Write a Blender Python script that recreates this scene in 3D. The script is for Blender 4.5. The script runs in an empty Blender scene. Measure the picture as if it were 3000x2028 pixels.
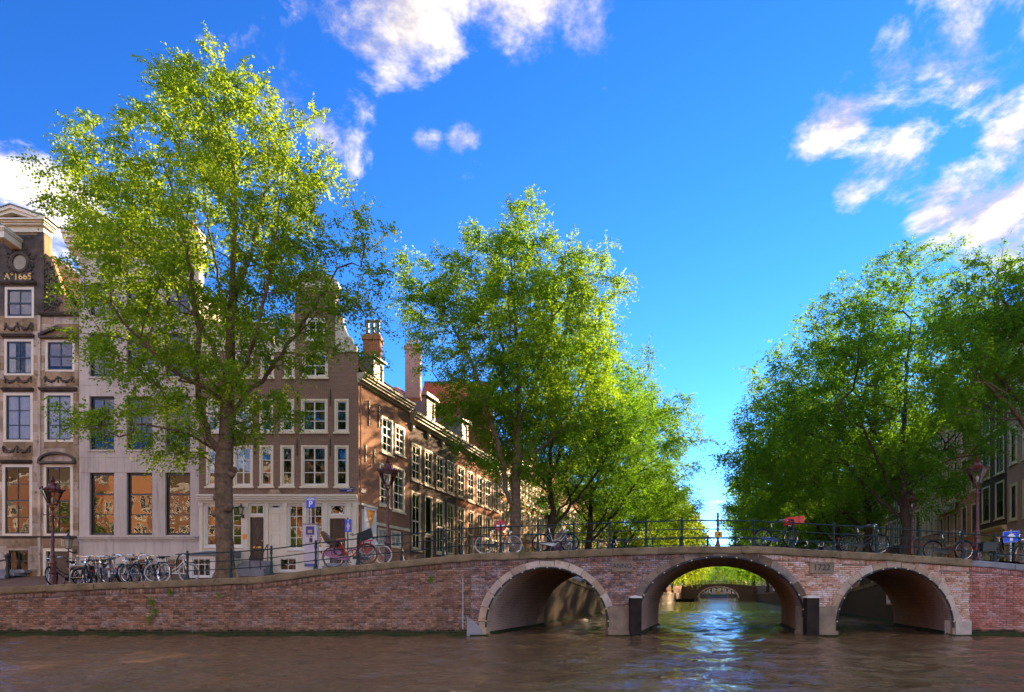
import bpy, math, random
import numpy as np
from mathutils import Vector, Matrix

random.seed(7)
SC = bpy.context.scene
COL = SC.collection
PI = math.pi
R = math.radians

# ------------------------------------------------------------------ camera
F_PX, HZ, EYE = 1750.0, 1743.0, 1.57           # focal length and horizon in photo pixels, eye height (m)
cam_d = bpy.data.cameras.new('camera')
cam = bpy.data.objects.new('camera', cam_d)
COL.objects.link(cam)
cam.location = (0, 0, EYE)
cam.rotation_euler = (PI / 2, 0, 0)
cam_d.sensor_width = 36.0
cam_d.lens = 36.0 * F_PX / 3000.0
cam_d.shift_y = (HZ - 1014.0) / 3000.0
cam_d.clip_start, cam_d.clip_end = 0.1, 3000
SC.camera = cam

# ------------------------------------------------------------------ sun and sky
SUN_AZ, SUN_EL = R(38.0), R(19.5)               # azimuth clockwise from +Y
sun_dir = Vector((math.sin(SUN_AZ) * math.cos(SUN_EL), math.cos(SUN_AZ) * math.cos(SUN_EL), math.sin(SUN_EL)))
sun_d = bpy.data.lights.new('sun', 'SUN')
sun_d.energy = 2.0
sun_d.angle = R(0.55)
sun_d.color = (1.0, 0.70, 0.40)
sun = bpy.data.objects.new('sun', sun_d)
COL.objects.link(sun)
sun.location = (60, 80, 60)
sun.rotation_euler = sun_dir.to_track_quat('Z', 'Y').to_euler()

def view_dir(u, v):
    return Vector((u - 1500.0, F_PX, HZ - v)).normalized()

world = bpy.data.worlds.new('World')
SC.world = world
world.use_nodes = True
def build_world():
    nt = world.node_tree
    N, L = nt.nodes, nt.links
    N.clear()
    out = N.new('ShaderNodeOutputWorld')
    bg = N.new('ShaderNodeBackground')
    bg.inputs['Strength'].default_value = 0.05
    L.new(bg.outputs[0], out.inputs[0])
    sky = N.new('ShaderNodeTexSky')
    sky.sky_type = 'NISHITA'
    sky.sun_disc = False
    sky.sun_elevation = SUN_EL
    sky.sun_rotation = SUN_AZ
    sky.altitude = 0
    sky.air_density = 1.0
    sky.dust_density = 0.0
    sky.ozone_density = 3.0
    hsv = N.new('ShaderNodeHueSaturation')
    hsv.inputs['Saturation'].default_value = 1.072
    hsv.inputs['Value'].default_value = 1.0
    tint = N.new('ShaderNodeMix'); tint.data_type = 'RGBA'; tint.blend_type = 'MULTIPLY'
    tint.inputs[0].default_value = 1.0; tint.inputs[7].default_value = (0.195, 0.245, 0.345, 1)
    gm = N.new('ShaderNodeGamma'); gm.inputs['Gamma'].default_value = 1.3
    L.new(sky.outputs[0], gm.inputs['Color']); L.new(gm.outputs[0], tint.inputs[6]); L.new(tint.outputs[2], hsv.inputs['Color'])
    tc = N.new('ShaderNodeTexCoord')
    d = tc.outputs['Generated']
    def math_(op, a, b=None, c=None, clamp=False):
        n = N.new('ShaderNodeMath'); n.operation = op; n.use_clamp = clamp
        for i, x in enumerate((a, b, c)):
            if x is None: continue
            if isinstance(x, (int, float)): n.inputs[i].default_value = x
            else: L.new(x, n.inputs[i])
        return n.outputs[0]
    sep = N.new('ShaderNodeSeparateXYZ'); L.new(d, sep.inputs[0])
    zz = math_('ADD', math_('MAXIMUM', sep.outputs[2], 0.0), 0.16)
    cmb = N.new('ShaderNodeCombineXYZ')
    L.new(math_('DIVIDE', sep.outputs[0], zz), cmb.inputs[0])
    L.new(math_('DIVIDE', sep.outputs[1], zz), cmb.inputs[1])
    no = N.new('ShaderNodeTexNoise')
    no.inputs['Scale'].default_value = 6.0
    no.inputs['Detail'].default_value = 9
    no.inputs['Roughness'].default_value = 0.64
    no.inputs['Distortion'].default_value = 0.25
    L.new(cmb.outputs[0], no.inputs['Vector'])
    # cumulus banks seen in the photograph, as directions on the sky (u, v, angular radius, weight)
    banks = [(1180, -20, .15, 1.15), (1330, -10, .13, 1.1), (1480, -30, .15, 1.2), (1580, 70, .08, .8), (1720, 0, .10, 1.0), (960, 0, .10, .9), (960, 30, .09, .6),
             (810, 200, .11, .80), (1020, 400, .09, .80), (600, 150, .09, .45), (560, 260, .07, .35),
             (150, 640, .13, 1.2), (0, 610, .08, .6),
             (2920, 70, .14, .85), (2780, 140, .10, .8), (2600, 200, .07, .95), (2470, 330, .08, 1.1), (2380, 420, .06, .9),
             (2620, 480, .09, 1.15), (2530, 540, .06, 1.0), (2780, 610, .10, 1.15), (2940, 660, .11, 1.15), (2990, 410, .07, 1.1),
             (2880, 260, .07, .45), (2680, 640, .06, .6),
             (1250, 410, .045, .70), (1365, 405, .05, .85), (1000, 230, .04, .3), (1000, 520, .05, .35),
             (2110, 1500, .05, .7), (2060, 1600, .07, .8), (2180, 1640, .07, .9), (2300, 1500, .08, .7), (1950, 1520, .06, .5)]
    acc = None
    for (u, v, r, w) in banks:
        dd = view_dir(u, v)
        vd = N.new('ShaderNodeVectorMath'); vd.operation = 'DISTANCE'
        L.new(d, vd.inputs[0]); vd.inputs[1].default_value = dd
        mr = N.new('ShaderNodeMapRange'); mr.interpolation_type = 'SMOOTHERSTEP'
        mr.inputs[1].default_value = 0.0; mr.inputs[2].default_value = r * 1.2
        mr.inputs[3].default_value = w; mr.inputs[4].default_value = 0.0
        L.new(vd.outputs['Value'], mr.inputs[0])
        acc = mr.outputs[0] if acc is None else math_('MAXIMUM', acc, mr.outputs[0])
    # denser cumulus over the unseen sky, added to fill the shaded fronts with light
    no2 = N.new('ShaderNodeTexNoise')
    no2.inputs['Scale'].default_value = 1.1; no2.inputs['Detail'].default_value = 3
    L.new(cmb.outputs[0], no2.inputs['Vector'])
    far = N.new('ShaderNodeMapRange'); far.interpolation_type = 'SMOOTHSTEP'
    far.inputs[1].default_value = 0.40; far.inputs[2].default_value = 0.55
    L.new(no2.outputs['Fac'], far.inputs[0])
    vd = N.new('ShaderNodeVectorMath'); vd.operation = 'DISTANCE'
    L.new(d, vd.inputs[0]); vd.inputs[1].default_value = view_dir(1500, 900)
    ou = N.new('ShaderNodeMapRange'); ou.interpolation_type = 'SMOOTHSTEP'
    ou.inputs[1].default_value = 0.85; ou.inputs[2].default_value = 1.05
    L.new(vd.outputs['Value'], ou.inputs[0])
    acc = math_('MAXIMUM', acc, math_('MULTIPLY', far.outputs[0], ou.outputs[0]))
    val = math_('ADD', math_('MULTIPLY', no.outputs['Fac'], 2.4), math_('MULTIPLY', acc, 0.80))
    ms = N.new('ShaderNodeMapRange'); ms.interpolation_type = 'SMOOTHSTEP'
    ms.inputs[1].default_value = 1.66; ms.inputs[2].default_value = 2.25
    L.new(val, ms.inputs[0])
    # cloud body: the side away from the sun is mauve, the lit side warm white
    of = N.new('ShaderNodeVectorMath'); of.operation = 'ADD'
    L.new(cmb.outputs[0], of.inputs[0]); of.inputs[1].default_value = (0.04, 0.055, 0)
    no3 = N.new('ShaderNodeTexNoise')
    for k in ('Scale', 'Detail', 'Roughness', 'Distortion'): no3.inputs[k].default_value = no.inputs[k].default_value
    no3.inputs['Detail'].default_value = 5
    L.new(of.outputs[0], no3.inputs['Vector'])
    df = math_('SUBTRACT', no.outputs['Fac'], no3.outputs['Fac'])
    cr = N.new('ShaderNodeValToRGB')
    cr.color_ramp.elements[0].position = 0.34; cr.color_ramp.elements[0].color = (0.45, 0.42, 0.46, 1)
    cr.color_ramp.elements[1].position = 0.92; cr.color_ramp.elements[1].color = (1.0, 0.88, 0.74, 1)
    L.new(math_('MULTIPLY_ADD', df, 2.6, 0.5, clamp=True), cr.inputs[0])
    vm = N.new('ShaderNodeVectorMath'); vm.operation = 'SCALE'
    # added fill light: clouds away from the sun brightened well above those in view
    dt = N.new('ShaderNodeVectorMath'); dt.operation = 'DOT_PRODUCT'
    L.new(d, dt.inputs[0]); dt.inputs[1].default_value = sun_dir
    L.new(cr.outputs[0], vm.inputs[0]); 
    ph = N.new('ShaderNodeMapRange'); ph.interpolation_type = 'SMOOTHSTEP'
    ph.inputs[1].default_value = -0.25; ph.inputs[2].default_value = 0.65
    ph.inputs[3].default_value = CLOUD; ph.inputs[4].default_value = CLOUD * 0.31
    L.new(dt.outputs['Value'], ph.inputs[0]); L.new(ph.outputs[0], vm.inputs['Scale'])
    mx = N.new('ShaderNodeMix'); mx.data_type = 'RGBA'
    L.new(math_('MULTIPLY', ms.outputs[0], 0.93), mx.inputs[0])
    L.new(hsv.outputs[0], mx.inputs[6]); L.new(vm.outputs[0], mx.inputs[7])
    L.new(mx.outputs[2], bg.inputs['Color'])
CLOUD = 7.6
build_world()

SC.view_settings.view_transform = 'Standard'
SC.view_settings.look = 'None'
SC.view_settings.gamma = 1.0
SC.view_settings.use_curve_mapping = False
SC.view_settings.exposure = 3.8
SC.cycles.use_denoising = True
SC.cycles.max_bounces = 8
SC.cycles.diffuse_bounces = 3
SC.cycles.glossy_bounces = 3
SC.cycles.transmission_bounces = 4
SC.cycles.transparent_max_bounces = 12
SC.cycles.caustics_reflective = False
SC.cycles.caustics_refractive = False
SC.cycles.sample_clamp_indirect = 4.0

# ------------------------------------------------------------------ measuring helpers
YB = 23.0                                       # bridge front plane
YF = 33.0                                       # canal house front plane
TA = math.atan(604.0 / F_PX)                    # the side canal runs off at this angle to +Y
SA, CA, TT = math.sin(TA), math.cos(TA), math.tan(TA)
def PX(u, Y): return (u - 1500.0) * Y / F_PX
def PZ(v, Y): return EYE + (HZ - v) * Y / F_PX
def P(u, v, Y): return Vector((PX(u, Y), Y, PZ(v, Y)))
def S(t, l, z=0.0): return Vector((t * SA + l * CA, t * CA - l * SA, z))   # along / across the side canal
def lerp(a, b, f): return a + (b - a) * f
def interp(tab, x):
    if x <= tab[0][0]: return tab[0][1]
    for (a, b), (c, d) in zip(tab, tab[1:]):
        if x <= c: return lerp(b, d, (x - a) / (c - a))
    return tab[-1][1]
def smooth(a, b, x):
    f = min(1, max(0, (x - a) / (b - a))); return f * f * (3 - 2 * f)
# top of the coping along the front (photo u, v) -> (X, z)
COPE_PX = [(-420, 1726), (0, 1721), (244, 1709), (530, 1700), (731, 1691), (858, 1678), (922, 1668), (1049, 1654), (1177, 1643), (1371, 1623)]
COPE_L = [(PX(u, YB), PZ(v, YB)) for u, v in COPE_PX]
BR_PX = [(1378, 1622), (1480, 1619), (1604, 1615), (1720, 1610), (1850, 1605), (2000, 1601), (2105, 1600), (2250, 1603), (2370, 1610), (2480, 1616), (2600, 1622), (2700, 1630), (2842, 1640)]
COPE_B = [(PX(u, YB), PZ(v, YB)) for u, v in BR_PX]
def quay_z(x): return interp(COPE_L, x)
def deck_z(x): return interp(COPE_B, x)
XB0, XB1 = PX(1378, YB), PX(2842, YB)
def side_z(t): return 2.05 + 1.0 * (1 - smooth(30, 50, t))
def left_ground(x, y):
    t = x * SA + y * CA
    w = smooth(28, 36, y)
    return lerp(quay_z(x + (y - 23) * 0.35), side_z(t), w) - 0.03
def right_ground(x, y):
    t = x * SA + y * CA
    near = lerp(2.93, 2.3, smooth(17.7, 27, x))
    return lerp(near, side_z(t), smooth(25, 36, y)) - 0.03

# ------------------------------------------------------------------ object helpers
def tag(o, label=None, cat=None, group=None, kind=None):
    if label: o['label'] = label
    if cat: o['category'] = cat
    if group: o['group'] = group
    if kind: o['kind'] = kind
    return o
def empty(name, loc=(0, 0, 0), rz=0.0, label=None, cat=None, group=None):
    o = bpy.data.objects.new(name, None)
    COL.objects.link(o)
    o.empty_display_size = 0.2
    o.location = loc
    o.rotation_euler = (0, 0, rz)
    return tag(o, label, cat, group)
def obj(name, mesh, parent=None, M=None):
    o = bpy.data.objects.new(name, mesh)
    COL.objects.link(o)
    if parent is not None: o.parent = parent
    if M is not None: o.matrix_basis = M
    return o
def T3(x, y, z): return Matrix.Translation((x, y, z))
def RZ(a): return Matrix.Rotation(a, 4, 'Z')
def RX(a): return Matrix.Rotation(a, 4, 'X')
def RY(a): return Matrix.Rotation(a, 4, 'Y')
def SCL(x, y, z): return Matrix.Diagonal((x, y, z, 1))

class MB:
    """collects boxes, prisms, tubes and lathes; mesh() turns them into one mesh"""
    def __init__(s): s.v, s.f, s.m, s.cur = [], [], [], 0
    def add(s, vs, fs):
        b = len(s.v)
        s.v.extend([tuple(p) for p in vs])
        for f in fs:
            s.f.append(tuple(i + b for i in f)); s.m.append(s.cur)
        return s
    def box(s, x0, x1, y0, y1, z0, z1):
        return s.add([(x0,y0,z0),(x1,y0,z0),(x1,y1,z0),(x0,y1,z0),(x0,y0,z1),(x1,y0,z1),(x1,y1,z1),(x0,y1,z1)],
                     [(3,2,1,0),(4,5,6,7),(0,1,5,4),(1,2,6,5),(2,3,7,6),(3,0,4,7)])
    def quad(s, a, b, c, d): return s.add([a, b, c, d], [(0, 1, 2, 3)])
    def poly(s, pts): return s.add(pts, [tuple(range(len(pts)))])
    def prism(s, pts, y0, y1):
        """polygon in x,z pushed from y0 to y1 (counter-clockwise seen from -y)"""
        n = len(pts)
        vs = [(x, y0, z) for x, z in pts] + [(x, y1, z) for x, z in pts]
        fs = [tuple(range(n)), tuple(range(2 * n - 1, n - 1, -1))]
        fs += [(i, n + i, n + (i + 1) % n, (i + 1) % n) for i in range(n)]
        return s.add(vs, fs)
    def prism_x(s, pts, x0, x1):
        """polygon in y,z pushed from x0 to x1"""
        n = len(pts)
        vs = [(x0, y, z) for y, z in pts] + [(x1, y, z) for y, z in pts]
        fs = [tuple(range(n - 1, -1, -1)), tuple(range(n, 2 * n))]
        fs += [(i, (i + 1) % n, n + (i + 1) % n, n + i) for i in range(n)]
        return s.add(vs, fs)
    def tube(s, path, r, n=6, closed=False, cap=True):
        path = [Vector(p) for p in path]
        k = len(path)
        rs = r if isinstance(r, (list, tuple)) else [r] * k
        ref = None
        vs = []
        for i, p in enumerate(path):
            if closed: d = path[(i + 1) % k] - path[i - 1]
            else: d = path[min(i + 1, k - 1)] - path[max(i - 1, 0)]
            if d.length < 1e-9: d = Vector((0, 0, 1))
            d.normalize()
            if ref is None:
                ref = Vector((0, 0, 1)) if abs(d.z) < 0.9 else Vector((1, 0, 0))
            a = ref - d * ref.dot(d)
            if a.length < 1e-5:
                a = Vector((1, 0.3, 0)) - d * d.dot(Vector((1, 0.3, 0)))
            a.normalize(); ref = a
            b = d.cross(a)
            for j in range(n):
                t = 2 * PI * j / n
                vs.append(p + (a * math.cos(t) + b * math.sin(t)) * rs[i])
        fs = []
        for i in range(k if closed else k - 1):
            i2 = (i + 1) % k
            for j in range(n):
                j2 = (j + 1) % n
                fs.append((i * n + j, i * n + j2, i2 * n + j2, i2 * n + j))
        if cap and not closed:
            fs.append(tuple(range(n - 1, -1, -1))); fs.append(tuple((k - 1) * n + j for j in range(n)))
        return s.add(vs, fs)
    def lathe(s, prof, n=10, c=(0, 0, 0), a0=0.0):
        vs, fs = [], []
        for r, z in prof:
            for j in range(n):
                t = a0 + 2 * PI * j / n
                vs.append((c[0] + r * math.cos(t), c[1] + r * math.sin(t), c[2] + z))
        k = len(prof)
        for i in range(k - 1):
            for j in range(n):
                j2 = (j + 1) % n
                fs.append((i * n + j, i * n + j2, (i + 1) * n + j2, (i + 1) * n + j))
        fs.append(tuple(range(n - 1, -1, -1))); fs.append(tuple((k - 1) * n + j for j in range(n)))
        return s.add(vs, fs)
    def ball(s, c, r, n=6, sz=1.0):
        k = max(3, n // 2 + 1)
        return s.lathe([(max(1e-3, r * math.sin(PI * i / k)), -r * sz * math.cos(PI * i / k)) for i in range(k + 1)], n, c)
    def xf(s, M, i0=0):
        s.v[i0:] = [tuple(M @ Vector(p)) for p in s.v[i0:]]
        return s
    def jitter(s, a, rnd=random):
        s.v = [(x + rnd.uniform(-a, a), y + rnd.uniform(-a, a), z + rnd.uniform(-a, a)) for x, y, z in s.v]
        return s
    def mesh(s, name, mats, smooth=False):
        me = bpy.data.meshes.new(name)
        me.from_pydata(s.v, [], s.f)
        mats = mats if isinstance(mats, (list, tuple)) else [mats]
        for m in mats: me.materials.append(m)
        if len(mats) > 1: me.polygons.foreach_set('material_index', s.m)
        if smooth:
            me.polygons.foreach_set('use_smooth', [True] * len(me.polygons))
            try: me.set_sharp_from_angle(angle=R(45))
            except Exception: pass
        me.update()
        return me
    def build(s, name, mats, parent=None, smooth=False, M=None):
        return obj(name, s.mesh(name, mats, smooth), parent, M)
def np_mesh(name, verts, tris, mat):
    me = bpy.data.meshes.new(name)
    me.vertices.add(len(verts)); me.vertices.foreach_set('co', np.asarray(verts, np.float32).ravel())
    k = tris.shape[1]
    me.loops.add(tris.size); me.loops.foreach_set('vertex_index', tris.astype(np.int32).ravel())
    me.polygons.add(len(tris))
    me.polygons.foreach_set('loop_start', np.arange(0, tris.size, k, dtype=np.int32))
    me.polygons.foreach_set('loop_total', np.full(len(tris), k, np.int32))
    me.update(calc_edges=True)
    if mat: me.materials.append(mat)
    return me
_cache = {}
def cached(key, fn):
    if key not in _cache: _cache[key] = fn()
    return _cache[key]
def text_mesh(txt, size, mat, depth=0.01, bold=0.0):
    """flat lettering standing upright in the x,z plane, facing -y, centred on the origin"""
    cu = bpy.data.curves.new('lettering', 'FONT')
    cu.body = txt; cu.size = size; cu.extrude = depth; cu.offset = bold
    cu.align_x = 'CENTER'; cu.align_y = 'CENTER'; cu.resolution_u = 3
    o = bpy.data.objects.new('lettering', cu)
    COL.objects.link(o)
    dg = bpy.context.evaluated_depsgraph_get()
    me = bpy.data.meshes.new_from_object(o.evaluated_get(dg))
    bpy.data.objects.remove(o)
    me.transform(Matrix.Rotation(PI / 2, 4, 'X'))
    me.materials.clear(); me.materials.append(mat)
    return me

# ------------------------------------------------------------------ materials
def new_mat(name):
    m = bpy.data.materials.new(name); m.use_nodes = True
    nt = m.node_tree
    return m, nt.nodes, nt.links, nt.nodes['Principled BSDF']
def ramp(N, stops):
    r = N.new('ShaderNodeValToRGB')
    e = r.color_ramp.elements
    while len(e) < len(stops): e.new(0.5)
    for k, (p, c) in enumerate(stops):
        e[k].position = p; e[k].color = (*c, 1)
    return r
def noise(N, L, vec, scale, detail=4, rough=0.55, dist=0.0):
    n = N.new('ShaderNodeTexNoise')
    n.inputs['Scale'].default_value = scale; n.inputs['Detail'].default_value = detail
    n.inputs['Roughness'].default_value = rough; n.inputs['Distortion'].default_value = dist
    if vec is not None: L.new(vec, n.inputs['Vector'])
    return n
def mixc(N, L, fac, a, b, mode='MIX'):
    m = N.new('ShaderNodeMix'); m.data_type = 'RGBA'; m.blend_type = mode
    for i, x in ((0, fac), (6, a), (7, b)):
        if isinstance(x, (int, float)): m.inputs[i].default_value = x
        elif isinstance(x, tuple): m.inputs[i].default_value = (*x, 1)
        else: L.new(x, m.inputs[i])
    return m.outputs[2]
def bump(N, L, h, strength, dist, bsdf):
    b = N.new('ShaderNodeBump')
    b.inputs['Strength'].default_value = strength; b.inputs['Distance'].default_value = dist
    L.new(h, b.inputs['Height']); L.new(b.outputs[0], bsdf.inputs['Normal'])
    return b
def mr(N, L, x, a, b, c=0.0, d=1.0):
    m = N.new('ShaderNodeMapRange'); m.interpolation_type = 'SMOOTHSTEP'
    for i, q in enumerate((a, b, c, d)): m.inputs[i + 1].default_value = q
    L.new(x, m.inputs[0]); return m.outputs[0]
def plain(name, c, rough=0.6, c2=None, scale=3.0, bmp=0.0, metal=0.0, spec=0.5, wear=None, rnd=0.0, world_pos=False, streak=0.0):
    m, N, L, B = new_mat(name)
    B.inputs['Roughness'].default_value = rough; B.inputs['Metallic'].default_value = metal
    B.inputs['Specular IOR Level'].default_value = spec if rough < .78 else .15
    if world_pos: vec = N.new('ShaderNodeNewGeometry').outputs['Position']
    else: vec = N.new('ShaderNodeTexCoord').outputs['Object']
    c2 = c2 or tuple(x * 0.72 for x in c)
    n = noise(N, L, vec, scale, 6, 0.6)
    r = ramp(N, [(0.32, c2), (0.66, c)])
    L.new(n.outputs['Fac'], r.inputs[0])
    col = r.outputs[0]
    if wear:
        n2 = noise(N, L, vec, scale * 4.3, 5, 0.65)
        col = mixc(N, L, mr(N, L, n2.outputs['Fac'], 0.56, 0.70), col, wear)
    if streak:                                   # rain streaks and grime running down
        ss = N.new('ShaderNodeVectorMath'); ss.operation = 'MULTIPLY'; ss.inputs[1].default_value = (3.2, 3.2, 0.22)
        L.new(vec, ss.inputs[0])
        n5 = noise(N, L, ss.outputs[0], 1.4, 6, 0.62)
        col = mixc(N, L, mr(N, L, n5.outputs['Fac'], 0.48, 0.74, 0, streak), col, tuple(q * 0.42 for q in c2))
    if rnd:
        oi = N.new('ShaderNodeObjectInfo')
        h = N.new('ShaderNodeHueSaturation')
        L.new(mr(N, L, oi.outputs['Random'], 0, 1, 1 - rnd, 1 + rnd), h.inputs['Value'])
        L.new(mr(N, L, oi.outputs['Random'], 0, 1, 1.25, 0.8), h.inputs['Saturation'])
        L.new(col, h.inputs['Color']); col = h.outputs[0]
    L.new(col, B.inputs['Base Color'])
    if bmp: bump(N, L, noise(N, L, vec, scale * 6, 6, 0.65).outputs['Fac'], bmp, 0.02, B)
    return m
BRICK_GAIN = 1.7
def brick_mat(name, c1, c2, mortar, gain=None, bw=0.215, rh=0.072, dirt=0.35, bmp=0.5, mort=0.010, stain=(0.05, 0.04, 0.035)):
    c1, c2, mortar = (tuple(min(.75, q * (gain or BRICK_GAIN)) for q in c) for c in (c1, c2, mortar))
    m, N, L, B = new_mat(name)
    tc = N.new('ShaderNodeTexCoord')
    sp = N.new('ShaderNodeSeparateXYZ'); L.new(tc.outputs['Object'], sp.inputs[0])
    ad = N.new('ShaderNodeMath'); L.new(sp.outputs[0], ad.inputs[0]); L.new(sp.outputs[1], ad.inputs[1])
    cb = N.new('ShaderNodeCombineXYZ'); L.new(ad.outputs[0], cb.inputs[0]); L.new(sp.outputs[2], cb.inputs[1])
    bt = N.new('ShaderNodeTexBrick')
    bt.inputs['Scale'].default_value = 1.0
    bt.inputs['Brick Width'].default_value = bw; bt.inputs['Row Height'].default_value = rh
    bt.inputs['Mortar Size'].default_value = mort; bt.inputs['Mortar Smooth'].default_value = 0.2
    bt.inputs['Color1'].default_value = (*c1, 1); bt.inputs['Color2'].default_value = (*c2, 1); bt.inputs['Mortar'].default_value = (*mortar, 1)
    L.new(cb.outputs[0], bt.inputs['Vector'])
    n = noise(N, L, tc.outputs['Object'], 0.55, 6, 0.65)
    col = mixc(N, L, mr(N, L, n.outputs['Fac'], 0.45, 0.75, 0, dirt), bt.outputs['Color'], stain)
    n2 = noise(N, L, tc.outputs['Object'], 9.0, 3)
    col = mixc(N, L, mr(N, L, n2.outputs['Fac'], 0.3, 0.7, 0.0, 0.35), col, tuple(min(1, x * 1.5) for x in c1))
    L.new(col, B.inputs['Base Color'])
    B.inputs['Roughness'].default_value = 0.85
    B.inputs['Specular IOR Level'].default_value = 0.12
    inv = N.new('ShaderNodeMath'); inv.operation = 'SUBTRACT'; inv.inputs[0].default_value = 1.0
    L.new(bt.outputs['Fac'], inv.inputs[1])
    bump(N, L, inv.outputs[0], bmp, 0.008, B)
    return m
def loose_brick_mat(name, stops, white=0.0, green=True, soot=0.5, whitecol=(0.62, 0.56, 0.55)):
    """for bricks that are real pieces: each its own tone, lime bloom, soot runs and an algae line above the water"""
    stops = [(p, tuple(min(.75, q * BRICK_GAIN) for q in c)) for p, c in stops]
    m, N, L, B = new_mat(name)
    g = N.new('ShaderNodeNewGeometry')
    pos = g.outputs['Position']
    r = ramp(N, stops)
    L.new(g.outputs['Random Per Island'], r.inputs[0])
    col = r.outputs[0]
    sc = N.new('ShaderNodeVectorMath'); sc.operation = 'MULTIPLY'; sc.inputs[1].default_value = (1, 1, 0.45)
    L.new(pos, sc.inputs[0])
    n = noise(N, L, sc.outputs[0], 0.6, 8, 0.72)
    col = mixc(N, L, mr(N, L, n.outputs['Fac'], 0.50, 0.70, 0, soot), col, (0.035, 0.025, 0.03))
    if white:
        sw = N.new('ShaderNodeVectorMath'); sw.operation = 'MULTIPLY'; sw.inputs[1].default_value = (1.0, 1, 2.2)
        L.new(pos, sw.inputs[0])
        n2 = noise(N, L, sw.outputs[0], 1.3, 9, 0.75)
        col = mixc(N, L, mr(N, L, n2.outputs['Fac'], 0.47, 0.64, 0, white), col, whitecol)
    n4 = noise(N, L, pos, 16, 4, 0.6)
    col = mixc(N, L, mr(N, L, n4.outputs['Fac'], 0.35, 0.7, 0, 0.4), col, (0.09, 0.05, 0.045))
    if green:
        sp = N.new('ShaderNodeSeparateXYZ'); L.new(pos, sp.inputs[0])
        n3 = noise(N, L, pos, 3.5, 5)
        ad = N.new('ShaderNodeMath'); ad.operation = 'MULTIPLY_ADD'
        L.new(n3.outputs['Fac'], ad.inputs[0]); ad.inputs[1].default_value = -0.30; L.new(sp.outputs[2], ad.inputs[2])
        col = mixc(N, L, mr(N, L, ad.outputs[0], 0.13, 0.02), col, (0.022, 0.030, 0.010))
    L.new(col, B.inputs['Base Color'])
    B.inputs['Roughness'].default_value = 0.85
    B.inputs['Specular IOR Level'].default_value = 0.12
    bump(N, L, noise(N, L, pos, 60, 4).outputs['Fac'], 0.35, 0.01, B)
    return m
def leaf_mat(name, dark, mid, light, trans):
    m, N, L, B = new_mat(name)
    g = N.new('ShaderNodeNewGeometry')
    r = ramp(N, [(0.0, dark), (0.5, mid), (1.0, light)])
    n = noise(N, L, g.outputs['Position'], 0.5, 3)
    ad = N.new('ShaderNodeMath'); ad.operation = 'MULTIPLY_ADD'; ad.use_clamp = True
    L.new(g.outputs['Random Per Island'], ad.inputs[0]); ad.inputs[1].default_value = 0.7
    L.new(mr(N, L, n.outputs['Fac'], 0.3, 0.7, -0.1, 0.4), ad.inputs[2])
    L.new(ad.outputs[0], r.inputs[0])
    L.new(r.outputs[0], B.inputs['Base Color'])
    B.inputs['Roughness'].default_value = 0.6
    B.inputs['Specular IOR Level'].default_value = 0.15
    tr = N.new('ShaderNodeBsdfTranslucent')
    tcol = mixc(N, L, 0.85, r.outputs[0], trans)
    L.new(tcol, tr.inputs['Color'])
    ms = N.new('ShaderNodeMixShader'); ms.inputs[0].default_value = 0.56
    L.new(B.outputs[0], ms.inputs[1]); L.new(tr.outputs[0], ms.inputs[2])
    L.new(ms.outputs[0], N['Material Output'].inputs['Surface'])
    return m
def glass_mat(name, base=0.20, tint=(0.75, 0.8, 0.8), wav=0.03, wscale=2.2):
    m, N, L, B = new_mat(name)
    N.remove(B)
    lw = N.new('ShaderNodeFresnel'); lw.inputs[0].default_value = 1.45
    f = N.new('ShaderNodeMath'); f.operation = 'MULTIPLY_ADD'; f.use_clamp = True
    L.new(lw.outputs[0], f.inputs[0]); f.inputs[1].default_value = 1.1; f.inputs[2].default_value = base
    t = N.new('ShaderNodeBsdfTransparent'); t.inputs[0].default_value = (*tint, 1)
    gl = N.new('ShaderNodeBsdfAnisotropic') if False else N.new('ShaderNodeBsdfGlossy')
    gl.inputs['Roughness'].default_value = 0.02
    pos = N.new('ShaderNodeNewGeometry').outputs['Position']
    n = noise(N, L, pos, wscale, 2)
    b = N.new('ShaderNodeBump'); b.inputs['Strength'].default_value = wav; b.inputs['Distance'].default_value = 0.3
    L.new(n.outputs['Fac'], b.inputs['Height']); L.new(b.outputs[0], gl.inputs['Normal'])
    ms = N.new('ShaderNodeMixShader')
    L.new(f.outputs[0], ms.inputs[0]); L.new(t.outputs[0], ms.inputs[1]); L.new(gl.outputs[0], ms.inputs[2])
    L.new(ms.outputs[0], N['Material Output'].inputs['Surface'])
    return m
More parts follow.
